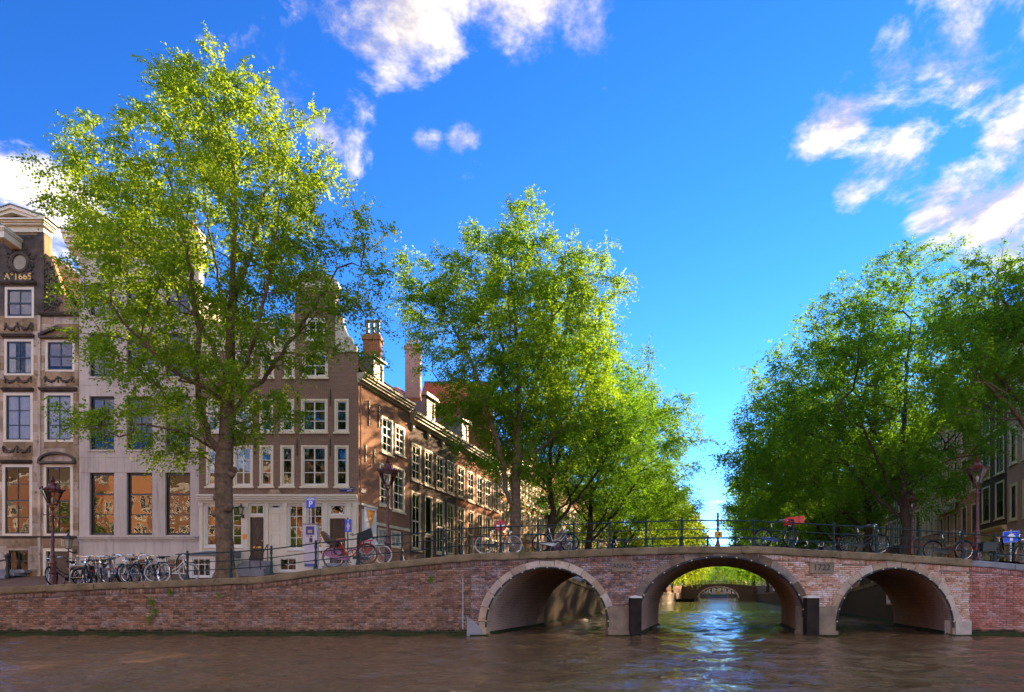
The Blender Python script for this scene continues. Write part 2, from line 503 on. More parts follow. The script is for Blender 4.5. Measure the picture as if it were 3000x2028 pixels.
def water_mat():
    m, N, L, B = new_mat('canal_water')
    pos = N.new('ShaderNodeNewGeometry').outputs['Position']
    n0 = noise(N, L, pos, 0.12, 3)
    L.new(mixc(N, L, mr(N, L, n0.outputs['Fac'], 0.3, 0.7), (0.140, 0.080, 0.036), (0.120, 0.072, 0.034)), B.inputs['Base Color'])
    B.inputs['Roughness'].default_value = 0.03
    B.inputs['IOR'].default_value = 1.33
    B.inputs['Specular IOR Level'].default_value = 0.5
    def sc(x, y):
        v = N.new('ShaderNodeVectorMath'); v.operation = 'MULTIPLY'; v.inputs[1].default_value = (x, y, 1)
        L.new(pos, v.inputs[0]); return v.outputs[0]
    a = noise(N, L, sc(0.6, 1.0), 1.3, 4, 0.6, 0.4)
    b = noise(N, L, sc(0.75, 1.0), 4.6, 4, 0.6, 0.5)
    c = noise(N, L, sc(0.5, 0.8), 0.32, 2)
    ad = N.new('ShaderNodeMath'); ad.operation = 'MULTIPLY_ADD'
    L.new(b.outputs['Fac'], ad.inputs[0]); ad.inputs[1].default_value = 0.60; L.new(a.outputs['Fac'], ad.inputs[2])
    ad2 = N.new('ShaderNodeMath'); ad2.operation = 'MULTIPLY_ADD'
    L.new(c.outputs['Fac'], ad2.inputs[0]); ad2.inputs[1].default_value = 1.4; L.new(ad.outputs[0], ad2.inputs[2])
    bump(N, L, ad2.outputs[0], 1.0, 0.060, B)
    return m

M = {}
def make_materials():
    M['water'] = water_mat()
    M['glass'] = glass_mat('window_glass', 0.0, (0.88, 0.89, 0.88))
    M['glass_old'] = glass_mat('wavy_window_glass', 0.075, wav=0.022, wscale=1.1)
    M['lamp_glass'] = glass_mat('lantern_glass', 0.10, (0.9, 0.9, 0.85), 0.0)
    M['cornice'] = plain('weathered_cornice_paint', (0.47, 0.38, 0.25), 0.6, (0.36, 0.29, 0.18), 1.6, 0.1)
    M['cream'] = plain('cream_paint', (0.74, 0.63, 0.45), 0.45, (0.64, 0.53, 0.36), 2.0, 0.05)
    M['white'] = plain('white_paint', (0.74, 0.70, 0.62), 0.4, (0.64, 0.60, 0.51), 2.5, 0.04)
    M['ivory'] = plain('ivory_paint', (0.70, 0.62, 0.48), 0.5, (0.60, 0.52, 0.38), 1.2, 0.05)
    M['ochre'] = plain('ochre_paint', (0.72, 0.52, 0.25), 0.5, (0.60, 0.43, 0.20), 1.5, 0.05)
    M['sash'] = plain('dark_sash_paint', (0.018, 0.022, 0.026), 0.35)
    M['door'] = plain('dark_brown_door', (0.035, 0.020, 0.012), 0.35, (0.020, 0.012, 0.008))
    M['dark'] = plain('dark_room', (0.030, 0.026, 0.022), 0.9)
    M['curtain'] = plain('white_curtain', (0.80, 0.78, 0.76), 0.9, (0.66, 0.64, 0.64), 6)
    M['drape'] = plain('grey_drape', (0.22, 0.21, 0.19), 0.9, (0.12, 0.11, 0.10), 6)
    M['blind_grey'] = plain('lilac_grey_blind', (0.40, 0.37, 0.40), 0.9, (0.34, 0.31, 0.34), 3)
    M['blind'] = plain('beige_blind', (0.42, 0.36, 0.26), 0.9)
    M['sandstone'] = plain('weathered_sandstone', (0.52, 0.375, 0.24), 0.9, (0.25, 0.18, 0.12), 0.9, 0.45, wear=(0.17, 0.12, 0.085), rnd=0.28, world_pos=True, streak=0.5)
    M['darkstone'] = plain('blackened_stone', (0.13, 0.10, 0.08), 0.9, (0.055, 0.045, 0.038), 2.2, 0.5, world_pos=True)
    M['plaster'] = plain('grey_lilac_plaster', (0.585, 0.495, 0.405), 0.9, (0.47, 0.39, 0.315), 0.7, 0.12, wear=(0.50, 0.425, 0.355), streak=0.6)
    M['plaster_lt'] = plain('pale_plaster', (0.62, 0.55, 0.43), 0.9, (0.50, 0.43, 0.33), 0.9, 0.15)
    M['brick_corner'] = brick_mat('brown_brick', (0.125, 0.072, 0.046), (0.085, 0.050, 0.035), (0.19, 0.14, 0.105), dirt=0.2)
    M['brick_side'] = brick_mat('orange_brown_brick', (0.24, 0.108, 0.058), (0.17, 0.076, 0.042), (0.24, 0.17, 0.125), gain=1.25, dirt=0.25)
    M['brick_black'] = brick_mat('tarred_brick', (0.060, 0.043, 0.038), (0.045, 0.033, 0.030), (0.07, 0.05, 0.045), dirt=0.3)
    M['brick_red'] = brick_mat('red_brick', (0.21, 0.075, 0.040), (0.15, 0.052, 0.030), (0.17, 0.10, 0.07), dirt=0.25)
    M['brick_orange'] = brick_mat('orange_brick', (0.30, 0.14, 0.06), (0.24, 0.10, 0.045), (0.28, 0.19, 0.12), dirt=0.2)
    M['brick_mauve'] = brick_mat('mauve_brick', (0.125, 0.070, 0.062), (0.095, 0.054, 0.050), (0.13, 0.10, 0.09), gain=4.2, dirt=0.15)
    M['brick_rust'] = brick_mat('rust_brick', (0.165, 0.060, 0.042), (0.125, 0.045, 0.034), (0.14, 0.085, 0.07), gain=3.8, dirt=0.15)
    M['brick_arch'] = brick_mat('sooty_vault_brick', (0.105, 0.060, 0.048), (0.075, 0.044, 0.036), (0.12, 0.09, 0.07), gain=3.8, dirt=0.45)
    M['brick_wall'] = brick_mat('canal_wall_brick', (0.13, 0.075, 0.050), (0.10, 0.060, 0.040), (0.12, 0.11, 0.07), gain=0.75, dirt=0.6, stain=(0.05, 0.06, 0.025))
    M['slate'] = plain('slate_black', (0.050, 0.052, 0.062), 0.55, (0.030, 0.030, 0.038), 4, 0.4)
    M['lead'] = plain('lead_sheet', (0.17, 0.18, 0.20), 0.5, (0.12, 0.125, 0.14), 2, 0.1)
    M['tile_brown'] = plain('brown_roof_tile', (0.15, 0.105, 0.065), 0.8, (0.085, 0.06, 0.042), 1.5, 0.4, rnd=0.25)
    M['tile_red'] = plain('red_roof_tile', (0.50, 0.10, 0.035), 0.7, (0.36, 0.07, 0.03), 2.0, 0.4, rnd=0.2)
    M['iron'] = plain('black_iron', (0.015, 0.014, 0.014), 0.45)
    M['railing'] = plain('dark_green_paint', (0.010, 0.030, 0.032), 0.5, (0.008, 0.020, 0.022), 5, spec=0.25)
    M['lamp_red'] = plain('oxblood_paint', (0.105, 0.018, 0.016), 0.32, (0.070, 0.012, 0.012), 5, 0.03)
    M['mortar'] = plain('old_mortar', (0.235, 0.18, 0.145), 0.95, (0.155, 0.115, 0.095), 3, 0.3, world_pos=True)
    M['coping'] = plain('mossy_bluestone', (0.26, 0.185, 0.105), 0.9, (0.13, 0.095, 0.05), 1.6, 0.5, wear=(0.055, 0.055, 0.020), world_pos=True)
    M['coping_new'] = plain('grey_bluestone', (0.26, 0.25, 0.255), 0.85, (0.19, 0.18, 0.19), 2.0, 0.3, world_pos=True)
    M['voussoir'] = plain('pale_arch_stone', (0.52, 0.39, 0.27), 0.85, (0.33, 0.24, 0.18), 1.6, 0.35, wear=(0.36, 0.18, 0.07), rnd=0.2, world_pos=True)
    M['voussoir_dk'] = plain('sooty_arch_stone', (0.27, 0.195, 0.13), 0.85, (0.11, 0.085, 0.07), 1.4, 0.4, rnd=0.35, world_pos=True)
    M['pier_stone'] = plain('stained_pier_stone', (0.30, 0.215, 0.14), 0.9, (0.17, 0.125, 0.09), 1.8, 0.4, world_pos=True)
    M['fender'] = plain('tarred_timber', (0.032, 0.022, 0.016), 0.8, (0.014, 0.010, 0.009), 3, 0.4)
    M['cap'] = plain('pale_cap', (0.74, 0.66, 0.56), 0.8)
    M['algae'] = plain('algae_ledge', (0.035, 0.045, 0.012), 0.9, (0.016, 0.020, 0.008), 4, 0.6, world_pos=True)
    M['paving'] = plain('brick_paving', (0.17, 0.10, 0.075), 0.9, (0.11, 0.068, 0.052), 3, 0.4, world_pos=True)
    M['bark'] = plain('elm_bark', (0.20, 0.135, 0.08), 0.95, (0.075, 0.050, 0.032), 5.0, 1.0)
    M['bark_dk'] = plain('dark_bark', (0.085, 0.058, 0.038), 0.95, (0.040, 0.028, 0.02), 6.0, 0.8)
    M['leaf_sun'] = leaf_mat('fresh_elm_leaf', (0.065, 0.175, 0.010), (0.130, 0.250, 0.013), (0.22, 0.315, 0.018), (0.29, 0.42, 0.018))
    M['leaf_mid'] = leaf_mat('bright_elm_leaf', (0.060, 0.180, 0.010), (0.115, 0.260, 0.013), (0.21, 0.335, 0.018), (0.24, 0.40, 0.015))
    M['leaf'] = leaf_mat('elm_leaf', (0.065, 0.200, 0.014), (0.125, 0.285, 0.017), (0.21, 0.36, 0.022), (0.13, 0.29, 0.012))
    M['leaf_yel'] = leaf_mat('yellow_green_leaf', (0.09, 0.18, 0.010), (0.15, 0.24, 0.012), (0.22, 0.28, 0.018), (0.30, 0.42, 0.02))
    M['lilac'] = leaf_mat('lilac_petal', (0.10, 0.08, 0.32), (0.18, 0.14, 0.45), (0.30, 0.20, 0.50), (0.30, 0.22, 0.60))
    M['blue'] = plain('sign_blue', (0.004, 0.075, 0.55), 0.4, (0.004, 0.065, 0.48))
    M['navy'] = plain('enamel_navy', (0.006, 0.016, 0.16), 0.35)
    M['signwhite'] = plain('sign_white', (0.78, 0.78, 0.78), 0.45, (0.72, 0.72, 0.72))
    M['signred'] = plain('sign_red', (0.55, 0.012, 0.016), 0.4)
    M['yellow'] = plain('sign_yellow', (0.72, 0.38, 0.01), 0.45)
    M['orange'] = plain('poster_orange', (0.80, 0.27, 0.01), 0.5, (0.72, 0.24, 0.01))
    M['gold'] = plain('gilding', (0.80, 0.46, 0.10), 0.35, metal=0.3)
    M['machine'] = plain('lilac_grey_steel', (0.50, 0.45, 0.49), 0.4, (0.45, 0.40, 0.44))
    M['steel'] = plain('galvanised_steel', (0.42, 0.43, 0.45), 0.35, metal=0.8)
    M['chrome'] = plain('chrome', (0.75, 0.75, 0.75), 0.15, metal=1.0)
    M['black'] = plain('black_paint', (0.010, 0.010, 0.012), 0.35)
    M['rubber'] = plain('tyre_rubber', (0.016, 0.015, 0.015), 0.8)
    M['rubber_tan'] = plain('tan_tyre', (0.17, 0.10, 0.065), 0.8)
    M['rubber_white'] = plain('white_tyre', (0.62, 0.60, 0.55), 0.7)
    M['red'] = plain('bike_red', (0.72, 0.022, 0.010), 0.3)
    M['mauve'] = plain('mauve_guard', (0.36, 0.16, 0.28), 0.4)
    M['leather'] = plain('brown_leather', (0.30, 0.085, 0.035), 0.5)
    M['bikewhite'] = plain('bike_white', (0.72, 0.72, 0.70), 0.3)
    M['silver'] = plain('bike_silver', (0.42, 0.40, 0.38), 0.35, metal=0.5)
    M['green'] = plain('bike_green', (0.02, 0.17, 0.12), 0.35)
    M['bikeblue'] = plain('bike_blue', (0.03, 0.09, 0.30), 0.35)
    M['hoop'] = plain('beige_rack_paint', (0.42, 0.34, 0.24), 0.5)
    M['cable'] = plain('black_cable', (0.012, 0.012, 0.016), 0.5)
    M['bulb'] = plain('frosted_bulb', (0.62, 0.55, 0.35), 0.3)
    M['car'] = plain('silver_blue_car_paint', (0.32, 0.38, 0.44), 0.25, metal=0.4)
    M['teal'] = plain('boat_teal', (0.02, 0.16, 0.17), 0.4)
    M['soil'] = plain('canal_bed_mud', (0.05, 0.04, 0.03), 0.95)
    M['B_left'] = loose_brick_mat('quay_brick', [(0, (0.080, 0.044, 0.028)), (0.3, (0.145, 0.076, 0.044)), (0.7, (0.205, 0.103, 0.058)), (1, (0.27, 0.150, 0.09))], 0.30, soot=0.55)
    M['B_mauve'] = loose_brick_mat('mauve_bridge_brick', [(0, (0.070, 0.048, 0.046)), (0.4, (0.145, 0.090, 0.072)), (0.8, (0.235, 0.110, 0.066)), (1, (0.30, 0.16, 0.10))], 0.7, soot=0.35, whitecol=(0.60, 0.51, 0.52))
    M['B_pink'] = loose_brick_mat('limed_bridge_brick', [(0, (0.24, 0.10, 0.055)), (0.3, (0.42, 0.21, 0.125)), (0.8, (0.47, 0.27, 0.165)), (1, (0.50, 0.37, 0.26))], 0.9, soot=0.04, whitecol=(0.90, 0.74, 0.67))
    M['B_red'] = loose_brick_mat('red_quay_brick', [(0, (0.22, 0.075, 0.052)), (0.5, (0.33, 0.115, 0.075)), (1, (0.42, 0.18, 0.13))], 0.5, soot=0.3, whitecol=(0.70, 0.50, 0.46))
make_materials()
# ================================================================== the setting: water, bed, streets
WAVE_SLOPE = 0.043
def setting():
    # the canal surface: real ripples near the bridge, flat sheets beyond, one mesh
    x0, x1, y0, y1 = -27.0, 27.0, 5.0, 62.0
    nx, ny = 360, 400
    gx = np.linspace(x0, x1, nx + 1); gy = y0 + (y1 - y0) * (np.linspace(0, 1, ny + 1) ** 1.25)
    GX, GY = np.meshgrid(gx, gy)
    rng = np.random.default_rng(4)
    Hh = np.zeros_like(GX)
    for k in range(64):
        lam = 0.34 * (7.0 ** rng.random())
        th = rng.uniform(0, 2 * PI) if k % 3 else rng.normal(PI / 2, .5)
        kk = 2 * PI / lam
        amp = WAVE_SLOPE * lam / (2 * PI)
        gate = 0.55 + 0.45 * np.sin(GX * rng.uniform(.1, .35) + GY * rng.uniform(.1, .35) + rng.uniform(0, 6))
        ph = kk * (GX * math.cos(th) + GY * math.sin(th)) + rng.uniform(0, 2 * PI)
        Hh += amp * gate * np.sin(ph)
    edge = np.clip(np.minimum.reduce([(GX - x0) / 2, (x1 - GX) / 2, (GY - y0) / 2, (y1 - GY) / 14]), 0, 1)
    Hh *= edge
    V = np.stack([GX, GY, Hh], 2).reshape(-1, 3)
    i = np.arange(nx)[None] + (np.arange(ny) * (nx + 1))[:, None]
    F = np.stack([i, i + 1, i + nx + 2, i + nx + 1], 2).reshape(-1, 4)
    n0 = len(V)
    V = np.concatenate([V, np.array([(-400, -60, 0), (500, -60, 0), (500, y0, 0), (-400, y0, 0), (-400, y1, 0), (500, y1, 0), (500, 900, 0), (-400, 900, 0), (x0, y0, 0), (x0, y1, 0), (x1, y0, 0), (x1, y1, 0)], float)])
    F = np.concatenate([F, np.array([(0, 1, 2, 3), (4, 5, 6, 7), (3, 8, 9, 4), (10, 2, 5, 11)]) + n0])
    me = np_mesh('canal_water', V, F, M['water'])
    me.polygons.foreach_set('use_smooth', [True] * len(me.polygons))
    tag(obj('canal_water', me), kind='structure')
    mb = MB(); mb.quad((-1500, -900, -1.6), (1800, -900, -1.6), (1800, 2400, -1.6), (-1500, 2400, -1.6))
    tag(mb.build('ground', M['soil']), kind='structure')
    def bank(name, side, ys, xs_of, hz):
        mb = MB()
        rows = []
        for y in ys: rows.append([(x, y, hz(x, y)) for x in xs_of(y)])
        k = len(rows[0])
        vs = [p for r in rows for p in r]
        fs = [(i * k + j, i * k + j + 1, (i + 1) * k + j + 1, (i + 1) * k + j) for i in range(len(rows) - 1) for j in range(k - 1)]
        mb.add(vs, fs)
        tag(mb.build(name, M['paving']), kind='structure')
    ys = [23.3 + 0.9 * i for i in range(18)] + [42, 46, 50, 56, 64, 80, 110, 160, 240, 400]
    fr = [i / 40.0 for i in range(41)]
    def xl(y):
        e = (-9.45 + y * SA) / CA if y > 30.6 else lerp(XB0 + 0.3 + (y - 23) * TT, 0, 0)
        return [lerp(-75, e, f ** 0.6) for f in fr]
    bank('street_left_bank', -1, ys, xl, left_ground)
    def xr(y):
        e = (9.45 + y * SA) / CA if y > 30.6 else XB1 - 0.3 + (y - 23) * TT
        return [lerp(e, 190, f ** 1.7) for f in fr]
    bank('street_right_bank', 1, [22.9] + ys, xr, right_ground)
setting()

# ================================================================== loose brickwork
class BrickPile:
    """bricks as five-sided boxes gathered into one mesh; works in wall coordinates x along, y out of the wall (negative), z up"""
    def __init__(s): s.v = []; s.n = 0
    def brick(s, x0, x1, z0, z1, out, back=0.03):
        j = 0.003
        c = [(x0 + random.uniform(-j, j), z0), (x1 + random.uniform(-j, j), z0), (x1, z1 + random.uniform(-j, j)), (x0, z1)]
        b = 0.004
        s.v += [(c[0][0], back, c[0][1]), (c[1][0], back, c[1][1]), (c[2][0], back, c[2][1]), (c[3][0], back, c[3][1]),
                (c[0][0] + b, -out, c[0][1] + b), (c[1][0] - b, -out, c[1][1] + b), (c[2][0] - b, -out, c[2][1] - b), (c[3][0] + b, -out, c[3][1] - b)]
        s.n += 1
    def build(s, name, mat, parent, Mx=None):
        if not s.n: return None
        base = np.array([(4,5,6,7),(0,1,5,4),(1,2,6,5),(2,3,7,6),(3,0,4,7)])
        fs = (base[None] + (np.arange(s.n) * 8)[:, None, None]).reshape(-1, 4)
        o = obj(name, np_mesh(name, s.v, fs, mat), parent, Mx)
        o['kind'] = 'stuff'
        return o
def lay_bricks(x0, x1, z0, top, inside, pick, bw=0.205, rh=0.068, jt=0.011):
    """piles: dict of BrickPile by key; top(x) is the coping underside; inside(x,z) is True where there is no brick"""
    piles = {}
    sold = 0.20
    row = 0
    z = z0
    zmax = max(top(x0 + (x1 - x0) * i / 60) for i in range(61))
    while z < zmax:
        x = x0 - (bw * 0.5 if row % 2 else 0.0)
        header = (row % 2 == 0)
        while x < x1:
            w = bw if not header or random.random() < .5 else bw * 0.5
            a, b = max(x, x0), min(x + w, x1)
            if b - a > 0.04:
                xm = (a + b) / 2
                if z + rh < min(top(a), top(b)) - sold and not inside(xm, z + rh / 2):
                    piles.setdefault(pick(xm, z), BrickPile()).brick(a, b, z, z + rh, random.uniform(-0.003, 0.007) - (0.018 if random.random() < .012 else 0))
            x += w + jt
        z += rh + jt; row += 1
    x = x0
    while x < x1 - 0.06:                        # the soldier course under the coping
        zt = min(top(x), top(x + 0.062)) - 0.006
        if not inside(x + 0.03, zt - 0.1):
            piles.setdefault(pick(x, zt), BrickPile()).brick(x, x + 0.062, zt - sold + random.uniform(-.006, .006), zt, random.uniform(0.0, 0.012))
        x += 0.074
    return piles

def coping_run(parent, pts, y0, y1, mat, th=0.27, every=1.45, name='coping_stone', Mx=None, pre=None):
    """a run of separate coping stones along (x, ztop) points"""
    x, xe = pts[0][0], pts[-1][0]
    while x < xe - 0.05:
        w = every * random.uniform(0.75, 1.25)
        x2 = min(x + w, xe)
        if xe - x2 < 0.5: x2 = xe
        n = max(2, int((x2 - x) / 0.22))
        xs = [x + 0.006 + (x2 - x - 0.012) * i / n for i in range(n + 1)]
        mb = MB()
        dz = random.uniform(-0.012, 0.012); dy = random.uniform(-0.02, 0.015)
        prof = []
        for q in xs:
            zt = interp(pts, q) + dz
            c = random.uniform(0, 0.022); e = random.uniform(0, 0.035) if random.random() < .35 else random.uniform(0, 0.008)
            prof.append([(q, y0 + dy + 0.025, zt), (q, y1, zt - 0.005), (q, y1, zt - th), (q, y0 + dy + 0.01, zt - th + e), (q, y0 + dy - c * 0.5, zt - th + 0.05 + e), (q, y0 + dy - c * 0.3, zt - 0.035)])
        vs = [p for r in prof for p in r]
        fs = []
        for i in range(n):
            for j in range(6):
                j2 = (j + 1) % 6
                fs.append((i * 6 + j, i * 6 + j2, (i + 1) * 6 + j2, (i + 1) * 6 + j))
        fs.append((0, 1, 2, 3, 4, 5)); fs.append(tuple(n * 6 + j for j in (5, 4, 3, 2, 1, 0)))
        mb.add(vs, fs)
        if pre is not None: mb.xf(pre)
        mb.build(name, mat, parent, M=Mx)
        x = x2

def quay_walls():
    # long wall on the left
    e = empty('quay_wall', (-12, YB + 0.05, 0), 0, 'long red-brown brick quay wall with stone coping left of the bridge', 'wall')
    off = T3(12, 0, 0)
    xa, xb = -27.0, XB0 + 0.02
    top = lambda x: quay_z(x) - 0.27
    mb = MB()
    xs = [xa + (xb - xa) * i / 60 for i in range(61)]
    for a, b in zip(xs, xs[1:]): mb.quad((a, .025, -0.6), (b, .025, -0.6), (b, .025, top(b)), (a, .025, top(a)))
    mb.build('mortar_face', M['mortar'], e, M=off)
    piles = lay_bricks(xa, xb, -0.15, top, lambda x, z: False, lambda x, z: 0)
    piles[0].build('brickwork', M['B_left'], e, off)
    pts = [(x, quay_z(x)) for x in xs]
    coping_run(e, pts, -0.07, 0.45, M['coping'], Mx=off)
    mb = MB()                                    # slimy ledge at the waterline
    for a, b in zip(xs, xs[1:]):
        mb.prism_x([(-0.16, -0.3), (-0.16, 0.005 + random.uniform(0, .02)), (-0.02, 0.10 + random.uniform(0, .04)), (0.02, -0.3)], a, b)
    mb.build('waterline_ledge', M['algae'], e, M=off)
    mb = MB(); xp = PX(564, YB)                  # pale seam pipe and conduit
    mb.tube([(xp, -0.03, 0.12), (xp, -0.03, quay_z(xp) - .28)], 0.011, 6)
    mb.build('pale_pipe', M['coping_new'], e, M=off)
    xp = PX(1356, YB)
    mb = MB(); mb.tube([(xp, -0.04, 0.25), (xp, -0.04, PZ(1695, YB))], 0.022, 6)
    mb.build('conduit', M['steel'], e, M=off)
    # tufts of weed growing from the joints
    for k, (u, v) in enumerate([(443, 1765), (438, 1815), (640, 1745), (500, 1735), (1264, 1700), (452, 1790)]):
        mb = MB(); p = P(u, v, YB)
        for q in range(26):
            a = random.uniform(0, 2 * PI); l = random.uniform(.04, .11)
            c = Vector((p.x + random.gauss(0, .05) + 12 - 12, -0.03, p.z + random.gauss(0, .06)))
            d = Vector((math.cos(a) * l, -random.uniform(.02, .07), math.sin(a) * l))
            s_ = Vector((-d.z, 0, d.x)) * 0.3
            mb.add([c, c + d * .5 + s_, c + d, c + d * .5 - s_], [(0, 1, 2, 3)])
        mb.build('weed_tuft', M['leaf'], e, M=off)
    # short wall on the right, turned a little towards the viewer
    ang = math.atan2(-0.8, 2.5)
    e = empty('quay_wall', (XB1 + 0.05, YB + 0.02, 0), ang, 'red brick quay wall with grey coping at the right end of the bridge', 'wall')
    zt = lambda x: interp([(0, PZ(1640, 23)), (2.3, PZ(1659, 22.3)), (9, 2.35)], x)
    top = lambda x: zt(x) - 0.24
    xs = [-0.12] + [8.0 * i / 30 for i in range(31)]
    mb = MB()
    for a, b in zip(xs, xs[1:]): mb.quad((a, .025, -0.6), (b, .025, -0.6), (b, .025, top(b)), (a, .025, top(a)))
    mb.build('mortar_face', M['mortar'], e)
    piles = lay_bricks(-0.06, 8.0, -0.15, top, lambda x, z: False, lambda x, z: 0)
    piles[0].build('brickwork', M['B_red'], e)
    coping_run(e, [(x, zt(x)) for x in xs], -0.07, 0.5, M['coping_new'], th=0.24, every=1.3)
    mb = MB()
    for a, b in zip(xs, xs[1:]):
        mb.prism_x([(-0.17, -0.3), (-0.17, 0.02), (-0.02, 0.14), (0.02, -0.3)], a, b)
    mb.build('waterline_ledge', M['algae'], e)
    # walls of the side canal beyond the bridge
    for sd, lab in ((-1, 'dark mossy brick canal wall on the left beyond the bridge'), (1, 'dark mossy brick canal wall on the right beyond the bridge')):
        tb = 29.25 if sd < 0 else 35.5
        e = empty('canal_wall', S(tb, sd * 9.1), PI / 2 - TA, lab, 'wall')
        ts = [0.0, 4, 8, 12, 16, 20, 26, 34, 46, 60, 80, 100, 120, 132]
        h = [side_z(tb + t) - 0.02 for t in ts]
        y0, y1 = (0, 0.45) if sd < 0 else (0, -0.45)
        mb = MB(); mc = MB()
        for i in range(len(ts) - 1):
            a, b = ts[i], ts[i + 1]
            mb.quad((a, y0, -0.6), (b, y0, -0.6), (b, y0, h[i + 1] - .25), (a, y0, h[i] - .25))
        for i in range(len(ts) - 1):
            a, b = ts[i], ts[i + 1]
            o = -0.05 * (1 if sd < 0 else -1)
            mc.add([(a, y0 + o, h[i] - .25), (b, y0 + o, h[i + 1] - .25), (b, y0 + o, h[i + 1]), (a, y0 + o, h[i]), (b, y1, h[i + 1]), (a, y1, h[i])],
                   [(0, 1, 2, 3), (3, 2, 4, 5)])
        mb.build('brick_face', M['brick_wall'], e)
        mc.build('coping', M['coping'], e)
        mb = MB()
        o = -1 if sd < 0 else 1
        mb.prism_x([(o * .10, -.3), (o * .10, .03), (0, .16), (0, -.3)], 0, 132)
        mb.build('waterline_ledge', M['algae'], e)
        if sd > 0:
            mb = MB(); mb.box(2.6, 3.6, .03, .06, 1.0, 1.9)
            sg = mb.build('warning_sign', M['signwhite'], e)
            mb = MB()
            for q in ((2.6, 3.6, 1.0, 1.09), (2.6, 3.6, 1.81, 1.9), (2.6, 2.69, 1.09, 1.81), (3.51, 3.6, 1.09, 1.81)): mb.box(q[0], q[1], .062, .07, q[2], q[3])
            mb.build('sign_border', M['signred'], sg)
            obj('lettering', text_mesh('R', 0.6, M['black'], 0.004), sg, T3(3.1, .066, 1.43) @ RZ(PI))
quay_walls()

